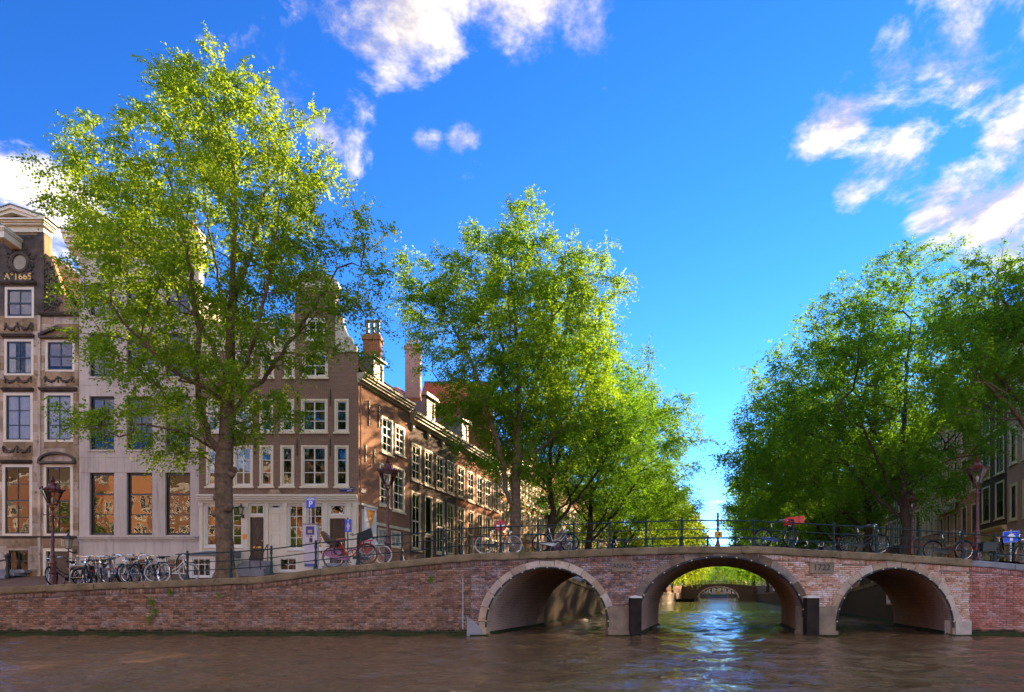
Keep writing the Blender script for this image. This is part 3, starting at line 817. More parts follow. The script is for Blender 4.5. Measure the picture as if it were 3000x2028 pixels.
# ================================================================== the three-arched bridge
ARCH = []                                       # centre x, half width a, springing z, rise b
for u0, u1, vc, vs in ((1424, 1781, 1663, 1832), (1872, 2350, 1632, 1797), (2447, 2789, 1665, 1836)):
    x0, x1 = PX(u0, YB), PX(u1, YB)
    zs, zc = PZ(vs, YB), PZ(vc, YB)
    ARCH.append(((x0 + x1) / 2, (x1 - x0) / 2, zs, zc - zs))
BW = 7.6                                        # depth of the bridge (in Y)
def shear():
    return Matrix(((1, TT, 0, 0), (0, 1, 0, 0), (0, 0, 1, 0), (0, 0, 0, 1)))
def bridge():
    ox = (XB0 + XB1) / 2
    e = empty('arched_bridge', (ox, YB, 0), 0, 'old brick canal bridge with three stone-ringed arches dated 1722', 'bridge')
    SHV = shear()
    FR = T3(-ox, 0, 0)
    top = lambda x: deck_z(x) - 0.28
    def arch_z(x, grow=0.0):
        """lower edge of the masonry at x, None where it goes down to the water"""
        for c, a, zs, b in ARCH:
            if abs(x - c) < a + grow - 1e-6:
                return zs + (b + grow) * math.sqrt(max(0, 1 - ((x - c) / (a + grow)) ** 2))
        return -0.6
    xs = set([XB0, XB1])
    for i in range(140): xs.add(XB0 + (XB1 - XB0) * i / 140)
    for c, a, zs, b in ARCH:
        for i in range(41):
            xs.add(c - a * math.cos(PI * i / 40))
    xs = sorted(xs)
    def face(y):
        mb = MB()
        for p, q in zip(xs, xs[1:]):
            if q - p < 1e-4: continue
            za, zb = arch_z(p + 1e-5), arch_z(q - 1e-5)
            mb.quad((p, y, za), (q, y, zb), (q, y, top(q)), (p, y, top(p)))
        return mb
    face(0.025).build('mortar_face', M['mortar'], e, M=FR)
    face(BW).xf(SHV).build('far_face', M['brick_wall'], e, M=FR)
    mb = MB()                                    # deck
    for p, q in zip(xs[::4], xs[4::4] + [xs[-1]]):
        if q - p < 1e-4: continue
        mb.quad((p, 0.3, deck_z(p) - .04), (q, 0.3, deck_z(q) - .04), (q, BW - .1, deck_z(q) - .04), (p, BW - .1, deck_z(p) - .04))
    mb.xf(SHV).build('deck', M['paving'], e, M=FR)
    # bricks
    ring = [0.265, 0.30, 0.265]
    def inside(x, z):
        for (c, a, zs, b), r in zip(ARCH, ring):
            g = r * 0.45
            if abs(x - c) < a + g:
                if z < zs: return True
                if ((x - c) / (a + g)) ** 2 + ((z - zs) / (b + g)) ** 2 < 1: return True
        return False
    cx2 = ARCH[1][0]
    piles = lay_bricks(XB0 + 0.03, XB1 - 0.02, -0.15, top, inside, lambda x, z: 'a' if x < cx2 else 'b')
    piles['a'].build('brickwork', M['B_mauve'], e, FR)
    piles['b'].build('brickwork', M['B_pink'], e, FR)
    # barrels, arch stones, light cables
    bulb = MB().ball((0, 0, 0), 0.034, 6).mesh('bulb', M['bulb'], True)
    for k, (c, a, zs, b) in enumerate(ARCH):
        n = 36
        pts = [(c - a, -0.6)] + [(c - a * math.cos(PI * i / n), zs + b * math.sin(PI * i / n)) for i in range(n + 1)] + [(c + a, -0.6)]
        mb = MB()
        for p, q in zip(pts, pts[1:]):
            mb.quad((p[0], 0.3, p[1]), (p[0], BW, p[1]), (q[0], BW, q[1]), (q[0], 0.3, q[1]))
        mb.xf(SHV).build('vault', M['brick_arch'], e, M=FR)
        m = M['voussoir_dk'] if k == 1 else M['voussoir']
        ns = 17 if k == 1 else 15
        r = ring[k]
        # angles equal in arc length
        fine = [(c - a * math.cos(PI * i / 400), zs + b * math.sin(PI * i / 400)) for i in range(401)]
        if k != 1: fine = [(c - a, 0.0)] + fine + [(c + a, 0.0)]
        else: fine = [(c - a, 0.35)] + fine + [(c + a, 0.35)]
        ln = [0]
        for p, q in zip(fine, fine[1:]): ln.append(ln[-1] + math.hypot(q[0] - p[0], q[1] - p[1]))
        def at(s_):
            i = min(max(np.searchsorted(ln, s_) - 1, 0), len(fine) - 2)
            f = (s_ - ln[i]) / max(1e-9, ln[i + 1] - ln[i])
            p, q = fine[i], fine[i + 1]
            tx, tz = q[0] - p[0], q[1] - p[1]
            d = math.hypot(tx, tz)
            return (lerp(p[0], q[0], f), lerp(p[1], q[1], f)), (-tz / d, tx / d)
        for i in range(ns):
            s0, s1 = ln[-1] * i / ns + 0.011, ln[-1] * (i + 1) / ns - 0.011
            rr = r + random.uniform(-.02, .05)
            inner, outer = [], []
            for j in range(5):
                (px, pz), (nx, nz) = at(lerp(s0, s1, j / 4))
                inner.append((px, pz)); zo = min(pz + nz * rr, top(px + nx * rr) + .005)
                outer.append((px + nx * rr, zo))
            mb = MB(); dy = random.uniform(-.008, .012)
            y0, y1 = -0.035 + dy, 0.42
            pl = inner + outer[::-1]
            nn = len(pl)
            vs = [(x, y0, z) for x, z in pl] + [(x + TT * (y1 - y0), y1, z) for x, z in pl]
            fs = [(j, j + 1, 8 - j, 9 - j) for j in range(4)]
            fs += [(j, nn + j, nn + (j + 1) % nn, (j + 1) % nn) for j in range(nn)]
            mb.add(vs, fs)
            mb.build('arch_stone', m, e, M=FR)
        path = [at(ln[-1] * (0.04 + 0.92 * i / 60))[0] for i in range(61)]
        cb = MB().tube([(x, -0.075, z - 0.0) for x, z in path], 0.034 if k != 1 else 0.042, 6).build('light_cable', M['cable'], e, M=FR)
        for i in range(2, 60, 4):
            (x, z) = path[i]
            obj('bulb', bulb, cb, T3(x, -0.115, z))
        if k != 1:                               # inner soffit stones seen under the ring
            pass
    # pier feet, fenders, right corner block, left skirt
    def block(name, u0, u1, v0, v1, y0, y1, mat, bev=0.02):
        x0, x1, z0, z1 = PX(u0, YB), PX(u1, YB), PZ(v1, YB), PZ(v0, YB)
        mb = MB()
        mb.prism([(x0, z0 - .5), (x1, z0 - .5), (x1, z1 - bev), (x1 - bev, z1), (x0 + bev, z1), (x0, z1 - bev)], y0, y1)
        return mb.build(name, mat, e, M=FR)
    for u0, u1 in ((1783, 1868), (2352, 2445)):
        block('pier_foot', u0, u1, 1776, 1862, -0.09, 0.6, M['pier_stone'])
        block('pier_plinth', u0 - 3, u1 + 2, 1848, 1862, -0.22, 0.6, M['pier_stone'])
    for u0, u1 in ((1841, 1873), (2349, 2384)):
        f = block('fender_post', u0, u1, 1752, 1862, -0.42, -0.10, M['fender'])
        mb = MB(); x0, x1, z = PX(u0, YB), PX(u1, YB), PZ(1752, YB)
        mb.prism([(x0 - .02, z), (x1 + .02, z), (x1 + .02, z + .05), ((x0 + x1) / 2, z + .10), (x0 - .02, z + .05)], -0.44, -0.09)
        mb.build('post_cap', M['cap'], f)
    block('corner_stone', 2795, 2841, 1819, 1862, -0.10, 0.5, M['voussoir'])
    mb = MB()
    x0, x1 = PX(1368, YB), PX(1412, YB)
    mb.add([(x0, 0.0, .75), (x1, 0, .30), (x1, -.10, .05), (x0, -.12, .10), (x0, -.12, -.4), (x1, -.12, -.4)], [(0, 3, 2, 1), (3, 4, 5, 2)])
    mb.build('cement_skirt', M['coping_new'], e, M=FR)
    mb = MB()
    for a, b in ((XB0, ARCH[0][0] - ARCH[0][1] + .1), (ARCH[0][0] + ARCH[0][1] - .06, ARCH[1][0] - ARCH[1][1] + .05), (ARCH[1][0] + ARCH[1][1] - .05, ARCH[2][0] - ARCH[2][1] + .06), (ARCH[2][0] + ARCH[2][1] - .1, XB1 + .2)):
        mb.prism([(a, -.4), (b, -.4), (b, .045), (a, .045)], -0.26, 0.3)
    mb.build('waterline_ledge', M['algae'], e, M=FR)
    mb = MB()                                    # slime along the foot of the vaults
    for c, a, zs, b in ARCH:
        for sx in (-1, 1):
            x = c + sx * a
            mb.add([(x, 0.3, .14), (x - sx * .09, 0.3, .02), (x - sx * .09, 0.3, -.3), (x, BW, .14), (x - sx * .09, BW, .02), (x - sx * .09, BW, -.3)], [(0, 1, 4, 3), (1, 2, 5, 4)])
    mb.xf(SHV).build('vault_slime', M['algae'], e, M=FR)
    # coping stones
    coping_run(e, [(x, deck_z(x)) for x in xs], -0.13, 0.42, M['coping'], th=0.28, every=1.6, Mx=FR)
    coping_run(e, [(x, deck_z(x)) for x in xs], BW - 0.35, BW + 0.1, M['coping'], th=0.28, every=6, name='far_coping', Mx=FR, pre=SHV)
    # tablets
    for u0, u1, v0, v1, txt in ((1792, 1853, 1643, 1675, 'ANNO'), (2371, 2441, 1648, 1679, '1722')):
        x0, x1, z0, z1 = PX(u0, YB), PX(u1, YB), PZ(v1, YB), PZ(v0, YB)
        mb = MB(); mb.box(x0, x1, -.045, .03, z0, z1)
        for q in ((x0, x1, z0, z0 + .035), (x0, x1, z1 - .035, z1), (x0, x0 + .035, z0 + .035, z1 - .035), (x1 - .035, x1, z0 + .035, z1 - .035)):
            mb.box(q[0], q[1], -.065, -.046, q[2], q[3])
        t = mb.build('date_tablet', M['pier_stone'], e, M=FR)
        me = text_mesh(txt, 0.245 if txt == 'ANNO' else 0.33, M['black'], 0.006, 0.004)
        obj('lettering', me, t, T3((x0 + x1) / 2, -.052, (z0 + z1) / 2))
    return e
bridge()

# ================================================================== railings
POST_PROF = [(.095, 0), (.095, .05), (.080, .07), (.060, .20), (.042, .26), (.042, .32), (.055, .34), (.055, .39), (.038, .41), (.036, .60), (.052, .655), (.052, .71), (.034, .73), (.030, .76),
             (.048, .84), (.054, .90), (.040, .97), (.052, .99), (.052, 1.05), (.036, 1.07), (.045, 1.10), (.036, 1.14), (.004, 1.16)]
TALL_PROF = POST_PROF[:-3] + [(.028, 1.10), (.055, 1.15), (.05, 1.18), (.024, 1.21), (.045, 1.26), (.04, 1.30), (.004, 1.32)]
RAILS = (0.365, 0.685, 1.02)
def rail_run(e, pts, mats, tall=None):
    me = cached('railpost', lambda: MB().lathe(POST_PROF, 8, a0=PI / 8).mesh('post', M['railing'], True))
    mt = cached('railtall', lambda: MB().lathe(TALL_PROF, 8, a0=PI / 8).mesh('post', M['lamp_red'], True))
    inv = e.matrix_basis.inverted()
    for i, p in enumerate(pts):
        obj('post', mt if tall == i else me, e, inv @ T3(*p))
    for a, b in zip(pts, pts[1:]):
        d = (Vector(b) - Vector(a)).normalized()
        for h, r in zip(RAILS, (.018, .018, .024)):
            MB().tube([inv @ (Vector(a) + Vector((0, 0, h)) + d * .03), inv @ (Vector(b) + Vector((0, 0, h)) - d * .03)], r, 6, cap=False).build('rail', mats, e, smooth=True)
def railings():
    yr = YB + 0.16
    us = [549, 677, 795, 925, 1049, 1178, 1300, 1353]
    pts = [(PX(u, yr), yr, quay_z(PX(u, yr)) - .01) for u in us]
    e = empty('iron_railing', pts[0], 0, 'dark green iron railing climbing the quay left of the bridge', 'railing')
    rail_run(e, pts, M['railing'])
    p = Vector((0, 0, 0))
    MB().tube([p + Vector(q) for q in ((-.03, 0, 1.02), (-.22, 0, 1.03), (-.32, 0, .97), (-.40, 0, .80), (-.45, 0, .62), (-.52, 0, .56), (-.62, 0, .57), (-.68, 0, .64))], [.024, .026, .028, .028, .028, .026, .022, .016], 7).build('scroll_end', M['railing'], e, smooth=True)
    us = [1353, 1467, 1576, 1681, 1786, 1893, 1998, 2103, 2209, 2324, 2443, 2568, 2694, 2820]
    pts = [(PX(u, yr), yr, deck_z(PX(u, yr)) - .01) for u in us]
    pts[0] = (pts[0][0] + .02, yr, quay_z(PX(1353, yr)) - .01)
    e = empty('iron_railing', pts[1], 0, 'dark green iron railing along the near edge of the bridge', 'railing')
    rail_run(e, pts[1:], M['railing'], tall=6)
    d = Vector(pts[1]) - Vector(pts[0])
    for h, r in zip(RAILS, (.018, .018, .024)):
        a, b = Vector(pts[0]) - Vector(pts[1]), Vector((0, 0, 0))
        MB().tube([a + Vector((.03, 0, h)), b + Vector((-.03, 0, h))], r, 6, cap=False).build('rail', M['railing'], e, smooth=True)
    # yellow navigation board on the tall middle post
    q = pts[7]
    b = empty('yellow_board', (q[0], q[1] - .07, q[2] + .36), 0, 'small yellow board with a down arrow on the tall middle railing post', 'sign')
    MB().box(-.15, .15, -.012, .0, 0, .22).build('plate', M['yellow'], b)
    mb = MB(); mb.prism([(.03, .04), (.10, .11), (.055, .11), (.055, .18), (.005, .18), (.005, .11), (-.04, .11)], -.016, -.0125); mb.build('arrow', M['black'], b)
    mb = MB(); mb.box(-.11, -.085, -.016, -.0125, .09, .18); mb.build('mark', M['signred'], b)
    # right quay
    q = [(PX(2820, yr), yr, deck_z(PX(2820, yr)) - .01)]
    ang = math.atan2(-0.8, 2.5)
    for s_ in (0.85, 2.35, 3.9): q.append((XB1 + .05 + s_ * math.cos(ang) + .15 * .3, YB + .02 + s_ * math.sin(ang) + .18, interp([(0, PZ(1640, 23)), (2.3, PZ(1659, 22.3)), (9, 2.35)], s_) - .01))
    e = empty('iron_railing', q[1], 0, 'dark green iron railing on the grey quay at the far right', 'railing')
    rail_run(e, q[1:], M['railing'])
    a = Vector(q[0]) - Vector(q[1])
    for h, r in zip(RAILS, (.018, .018, .024)):
        MB().tube([a + Vector((.03, 0, h)), Vector((-.03, 0, h))], r, 6, cap=False).build('rail', M['railing'], e, smooth=True)
    # far side of the bridge
    xs = [XB0 + .6 + 1.40 * i for i in range(14)]
    pts = [(x + (BW - .15) * TT, YB + BW - .15, deck_z(x) - .01) for x in xs]
    e = empty('iron_railing', pts[0], 0, 'dark green iron railing along the far edge of the bridge', 'railing')
    rail_run(e, pts, M['railing'])
railings()
# ================================================================== houses
def wall_grid(mb, x0, x1, z0, z1, ops, y=0.0, rev=0.24):
    """front wall with rectangular openings and their reveals"""
    X = sorted(set([x0, x1] + [min(max(q, x0), x1) for o in ops for q in o[:2]]))
    Z = sorted(set([z0, z1] + [min(max(q, z0), z1) for o in ops for q in o[2:4]]))
    for a, b in zip(X, X[1:]):
        for c, d in zip(Z, Z[1:]):
            xm, zm = (a + b) / 2, (c + d) / 2
            if any(o[0] < xm < o[1] and o[2] < zm < o[3] for o in ops): continue
            mb.quad((a, y, c), (b, y, c), (b, y, d), (a, y, d))
    for o in ops:
        a, b, c, d = o[:4]
        if b <= x0 or a >= x1 or d <= z0 or c >= z1: continue
        mb.quad((a, y, c), (a, y, d), (a, y + rev, d), (a, y + rev, c))
        mb.quad((b, y, c), (b, y + rev, c), (b, y + rev, d), (b, y, d))
        mb.quad((a, y, d), (b, y, d), (b, y + rev, d), (a, y + rev, d))
        mb.quad((a, y, c), (a, y + rev, c), (b, y + rev, c), (b, y, c))

class House:
    def __init__(s, name, label, x, y, rz, g, cat='house', group=None):
        s.g = g
        s.e = empty(name, (x, y, g), rz, label, cat, group)
        s.I = Matrix.Identity(4)
    def part(s, mb, name, mat, plane=None, parent=None, smooth=False):
        return mb.build(name, mat, parent or s.e, smooth, M=(plane or s.I) @ T3(0, 0, -s.g))
    def window(s, x0, x1, z0, z1, cols=2, rows=3, fw=0.10, frame='cream', bar='white', glass='glass', curtain=None, plane=None, bw=0.035, thick=(), sill=True, y=0.0, proud=0.015, name='window', split=True, sillmat=None):
        w, h = round(x1 - x0, 3), round(z1 - z0, 3)
        def fr():
            mb = MB()
            d = 0.13
            mb.box(0, fw, -proud, d, 0, h); mb.box(w - fw, w, -proud, d, 0, h)
            mb.box(fw, w - fw, -proud + .002, d - .002, h - fw, h); mb.box(fw, w - fw, -proud + .002, d - .002, 0, fw * .8)
            return mb.mesh('window', M[frame])
        key = (w, h, cols, rows, fw, frame, bar, bw, thick, proud)
        W = obj(name, cached(('wf',) + key, fr), s.e, (plane or s.I) @ T3(x0, y, z0 - s.g))
        gx0, gx1, gz0, gz1 = fw, w - fw, fw * .8, h - fw
        gw, gh = gx1 - gx0, gz1 - gz0
        def bars():
            mb = MB()
            st = bw * 1.5                                   # sash stiles
            mb.box(gx0, gx0 + st, .035, .09, gz0, gz1); mb.box(gx1 - st, gx1, .035, .09, gz0, gz1)
            mb.box(gx0 + st, gx1 - st, .037, .088, gz0, gz0 + st * 1.3); mb.box(gx0 + st, gx1 - st, .037, .088, gz1 - st, gz1)
            for i in range(1, cols):
                x = gx0 + gw * i / cols; b2 = bw * (1.6 if 'v' in thick else 1)
                mb.box(x - b2 / 2, x + b2 / 2, .040, .085, gz0 + .01, gz1 - .01)
            for j in range(1, rows):
                z = gz0 + gh * j / rows; b2 = bw * (1.9 if j in thick else 1)
                mb.box(gx0 + .01, gx1 - .01, .043 - (.012 if j in thick else 0), .083, z - b2 / 2, z + b2 / 2)
            return mb.mesh('glazing_bars', M[bar])
        obj('glazing_bars', cached(('wb',) + key, bars), W)
        pc, pr = (cols, rows) if split else (1, 1)
        pw, ph = gw / pc, gh / pr
        pm = cached(('pane', round(pw, 3), round(ph, 3), glass), lambda: MB().quad((-pw / 2, 0, -ph / 2), (pw / 2, 0, -ph / 2), (pw / 2, 0, ph / 2), (-pw / 2, 0, ph / 2)).mesh('pane', M[glass]))
        for i in range(pc):
            for j in range(pr):
                a, b = random.gauss(0, .006), random.gauss(0, .006)
                obj('pane', pm, W, T3(gx0 + pw * (i + .5), .062, gz0 + ph * (j + .5)) @ RZ(a) @ RX(b))
        if curtain:
            kind, cov = curtain if isinstance(curtain, tuple) else (curtain, 1.0)
            def cu():
                mb = MB()
                n = 24
                def sheet(a, b):
                    q = [(lerp(a, b, i / n), .105 + .018 * math.sin(i * 1.9 + a * 7) + .01 * math.sin(i * .7)) for i in range(n + 1)]
                    for (xa, ya), (xb, yb) in zip(q, q[1:]): mb.quad((xa, ya, gz0), (xb, yb, gz0), (xb, yb, gz1), (xa, ya, gz1))
                if cov >= 1: sheet(gx0, gx1)
                elif cov > 0:
                    sheet(gx0, gx0 + gw * cov / 2); sheet(gx1 - gw * cov / 2, gx1)
                else:
                    mb.quad((gx0, .10, gz1 + cov * gh), (gx1, .10, gz1 + cov * gh), (gx1, .10, gz1), (gx0, .10, gz1))
                return mb.mesh('curtain', M[kind])
            obj('curtain', cached(('cu', w, h, fw, kind, cov), cu), W)
        if sill:
            obj('sill', cached(('sill', w, frame, sillmat), lambda: MB().box(-.06, w + .06, -.10, .01, -.09, -.002).mesh('sill', M[sillmat or frame])), W)
        return W
    def door(s, x0, x1, z0, z1, mat='door', panels=((.12, .88, .08, .45), (.12, .88, .52, .93)), plane=None, y=0.10, frame='ivory', fw=.07, knob=True):
        w, h = x1 - x0, z1 - z0
        Mx = (plane or s.I) @ T3(x0, 0, z0 - s.g)
        mb = MB(); mb.box(fw, w - fw, y, y + .06, 0, h - fw)
        D = mb.build('door', M[mat], s.e, M=Mx)
        mb = MB(); mb.box(0, fw, -.01, y + .08, 0, h); mb.box(w - fw, w, -.01, y + .08, 0, h); mb.box(fw, w - fw, -.008, y + .078, h - fw, h)
        mb.build('door_frame', M[frame], D)
        for a, b, c, d in panels:
            iw, ih = w - 2 * fw, h - fw
            xa, xb, za, zb = fw + a * iw, fw + b * iw, c * ih, d * ih
            mb = MB()
            for q in ((xa, xb, za, za + .04), (xa, xb, zb - .04, zb), (xa, xa + .04, za + .04, zb - .04), (xb - .04, xb, za + .04, zb - .04)): mb.box(q[0], q[1], y - .03, y, q[2], q[3])
            mb.box(xa + .1, xb - .1, y - .018, y, za + .1, zb - .1)
            mb.build('door_panel', M[mat], D)
        if knob: MB().ball((w - fw - .10, y - .05, h * .45), .04, 8).build('handle', M['gold'], D, smooth=True)
        return D
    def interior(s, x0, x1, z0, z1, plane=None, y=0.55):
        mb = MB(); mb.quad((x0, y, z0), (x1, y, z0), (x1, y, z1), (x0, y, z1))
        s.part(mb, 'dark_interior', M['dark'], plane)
    def cornice(s, x0, x1, z0, z1, out, mat, plane=None, name='cornice', ends=0.0, steps=4, brackets=0, y=0.0, dent=0):
        mb = MB()
        pr = [(y + .05, z0)]
        h = z1 - z0
        for i in range(steps):
            o = y - out * (0.25 + 0.75 * (i + 1) / steps) if i else y - out * .22
            za, zb = z0 + h * i / steps, z0 + h * (i + 1) / steps
            pr += [(o, za + (h / steps * .12 if i else 0)), (o, zb)]
        pr += [(y + .05, z1)]
        mb.prism_x(pr[::-1], x0 - ends, x1 + ends)
        c = s.part(mb, name, mat, plane)
        if dent:
            n = int((x1 - x0) / dent)
            mb = MB()
            for i in range(n):
                x = x0 + (i + .5) * (x1 - x0) / n
                mb.box(x - dent * .27, x + dent * .27, y - out * .55, y - out * .2, z0 + h * .26, z0 + h * .47)
            d = s.part(mb, 'dentils', mat, plane); d['kind'] = 'stuff'
        for i in range(brackets):
            x = lerp(x0 + .25, x1 - .25, i / max(1, brackets - 1))
            mb = MB()
            hb = min(.5, h * .9)
            mb.prism_x([(y, z0 - hb), (y - .08, z0 - hb), (y - out * .35, z0 - hb * .6), (y - out * .3, z0 - hb * .35), (y - out * .6, z0 - .02), (y, z0 - .02)][::-1], x - .09, x + .09)
            s.part(mb, 'bracket', mat, plane)
        return c
    def anchor(s, x, z0, z1, plane=None):
        mb = MB(); mb.box(x - .018, x + .018, -.05, -.012, z0, z1); mb.box(x - .04, x + .04, -.03, .0, (z0 + z1) / 2 - .04, (z0 + z1) / 2 + .04)
        s.part(mb, 'wall_anchor', M['iron'], plane)

FX = lambda u: PX(u, YF)
FZ = lambda v: PZ(v, YF)

def wall_lantern(H, x, z, size=1.0, arm=0.35, plane=None):
    """small lantern on a wall bracket; x,z = top of the glass"""
    mb = MB()
    mb.tube([(x, 0, z - .55 * size), (x, -.18, z - .62 * size), (x, -arm, z - .55 * size), (x, -arm, z - .42 * size)], .022 * size + .008, 6)
    mb.box(x - .07, x + .07, -.02, .03, z - .68 * size, z - .42 * size)
    A = H.part(mb, 'lantern_bracket', M['iron'], plane)
    def fr(mb, q):
        mb.lathe(q, 4, (x, -arm, z), PI / 4)
    mb = MB(); fr(mb, [(.10 * size, -.42 * size), (.17 * size, 0)])
    mb.build('lantern_glass', M['blind'], A)
    mb = MB(); fr(mb, [(.23 * size, 0), (.23 * size, .03 * size), (.08 * size, .16 * size), (.05 * size, .22 * size), (.02 * size, .30 * size)])
    fr(mb, [(.12 * size, -.46 * size), (.12 * size, -.42 * size)])
    for a in range(4):
        t = PI / 4 + a * PI / 2
        mb.tube([(x + .105 * size * math.cos(t), -arm + .105 * size * math.sin(t), z - .43 * size), (x + .175 * size * math.cos(t), -arm + .175 * size * math.sin(t), z)], .012, 4)
    mb.build('lantern_frame', M['iron'], A)

def blocks(H, x0, x1, z0, z1, ops, mat, bh=0.45, bw=0.95, y=-0.012):
    """ashlar: every stone its own part, cut round the openings"""
    box = cached(('ashlar', mat), lambda: MB().box(0, 1, 0, 1, 0, 1).mesh('stone_block', M[mat]))
    z = z0; row = 0
    while z < z1 - .12:
        h = min(bh * random.uniform(.85, 1.15), z1 - z)
        cuts = [(o[0], o[1]) for o in ops if o[2] < z + h - .02 and o[3] > z + .02]
        spans = [(x0, x1)]
        for a, b in cuts:
            nx = []
            for p, q in spans:
                if b <= p or a >= q: nx.append((p, q)); continue
                if a - p > .03: nx.append((p, a))
                if q - b > .03: nx.append((b, q))
            spans = nx
        for p, q in spans:
            n = max(1, round((q - p) / (bw * random.uniform(.8, 1.2))))
            cs = [p + (q - p) * min(1, max(0, (i + (random.uniform(-.2, .2) if 0 < i < n else 0)) / n)) for i in range(n + 1)]
            for a, b in zip(cs, cs[1:]):
                o = random.uniform(0, .012)
                obj('stone_block', box, H.e, T3(a + .004, y - o, z + .004 - H.g) @ SCL(b - a - .008, .04, h - .008))
        z += h; row += 1

def festoon(H, x0, x1, z0, z1, mat, n=15):
    """a hanging garland with knots"""
    mb = MB()
    w, h = x1 - x0, z1 - z0
    for k in range(2):
        a, b = x0 + w * (.06 + .47 * k), x0 + w * (.47 + .47 * k)
        for i in range(n):
            f = i / (n - 1)
            x = lerp(a, b, f); z = z1 - h * .25 - h * .45 * math.sin(PI * f)
            r = .035 + .05 * math.sin(PI * f)
            mb.ball((x + random.gauss(0, .012), -.035, z + random.gauss(0, .015)), r * random.uniform(.7, 1.2), 6)
    for f in (.04, .5, .96):
        x = x0 + w * f
        for q in range(5): mb.ball((x + random.gauss(0, .03), -.04, z1 - h * .2 - q * h * .13), random.uniform(.04, .075), 6)
    H.part(mb, 'festoon', mat, smooth=True)

def scroll(mb, cx, cz, r, turns, sgn, y, rad):
    n = int(14 * turns)
    p = []
    for i in range(n + 1):
        f = i / n; a = f * turns * 2 * PI
        rr = r * (1 - .82 * f)
        p.append((cx + sgn * rr * math.cos(a), y, cz + rr * math.sin(a)))
    mb.tube(p, [rad * (1 - .5 * i / n) for i in range(n + 1)], 5)

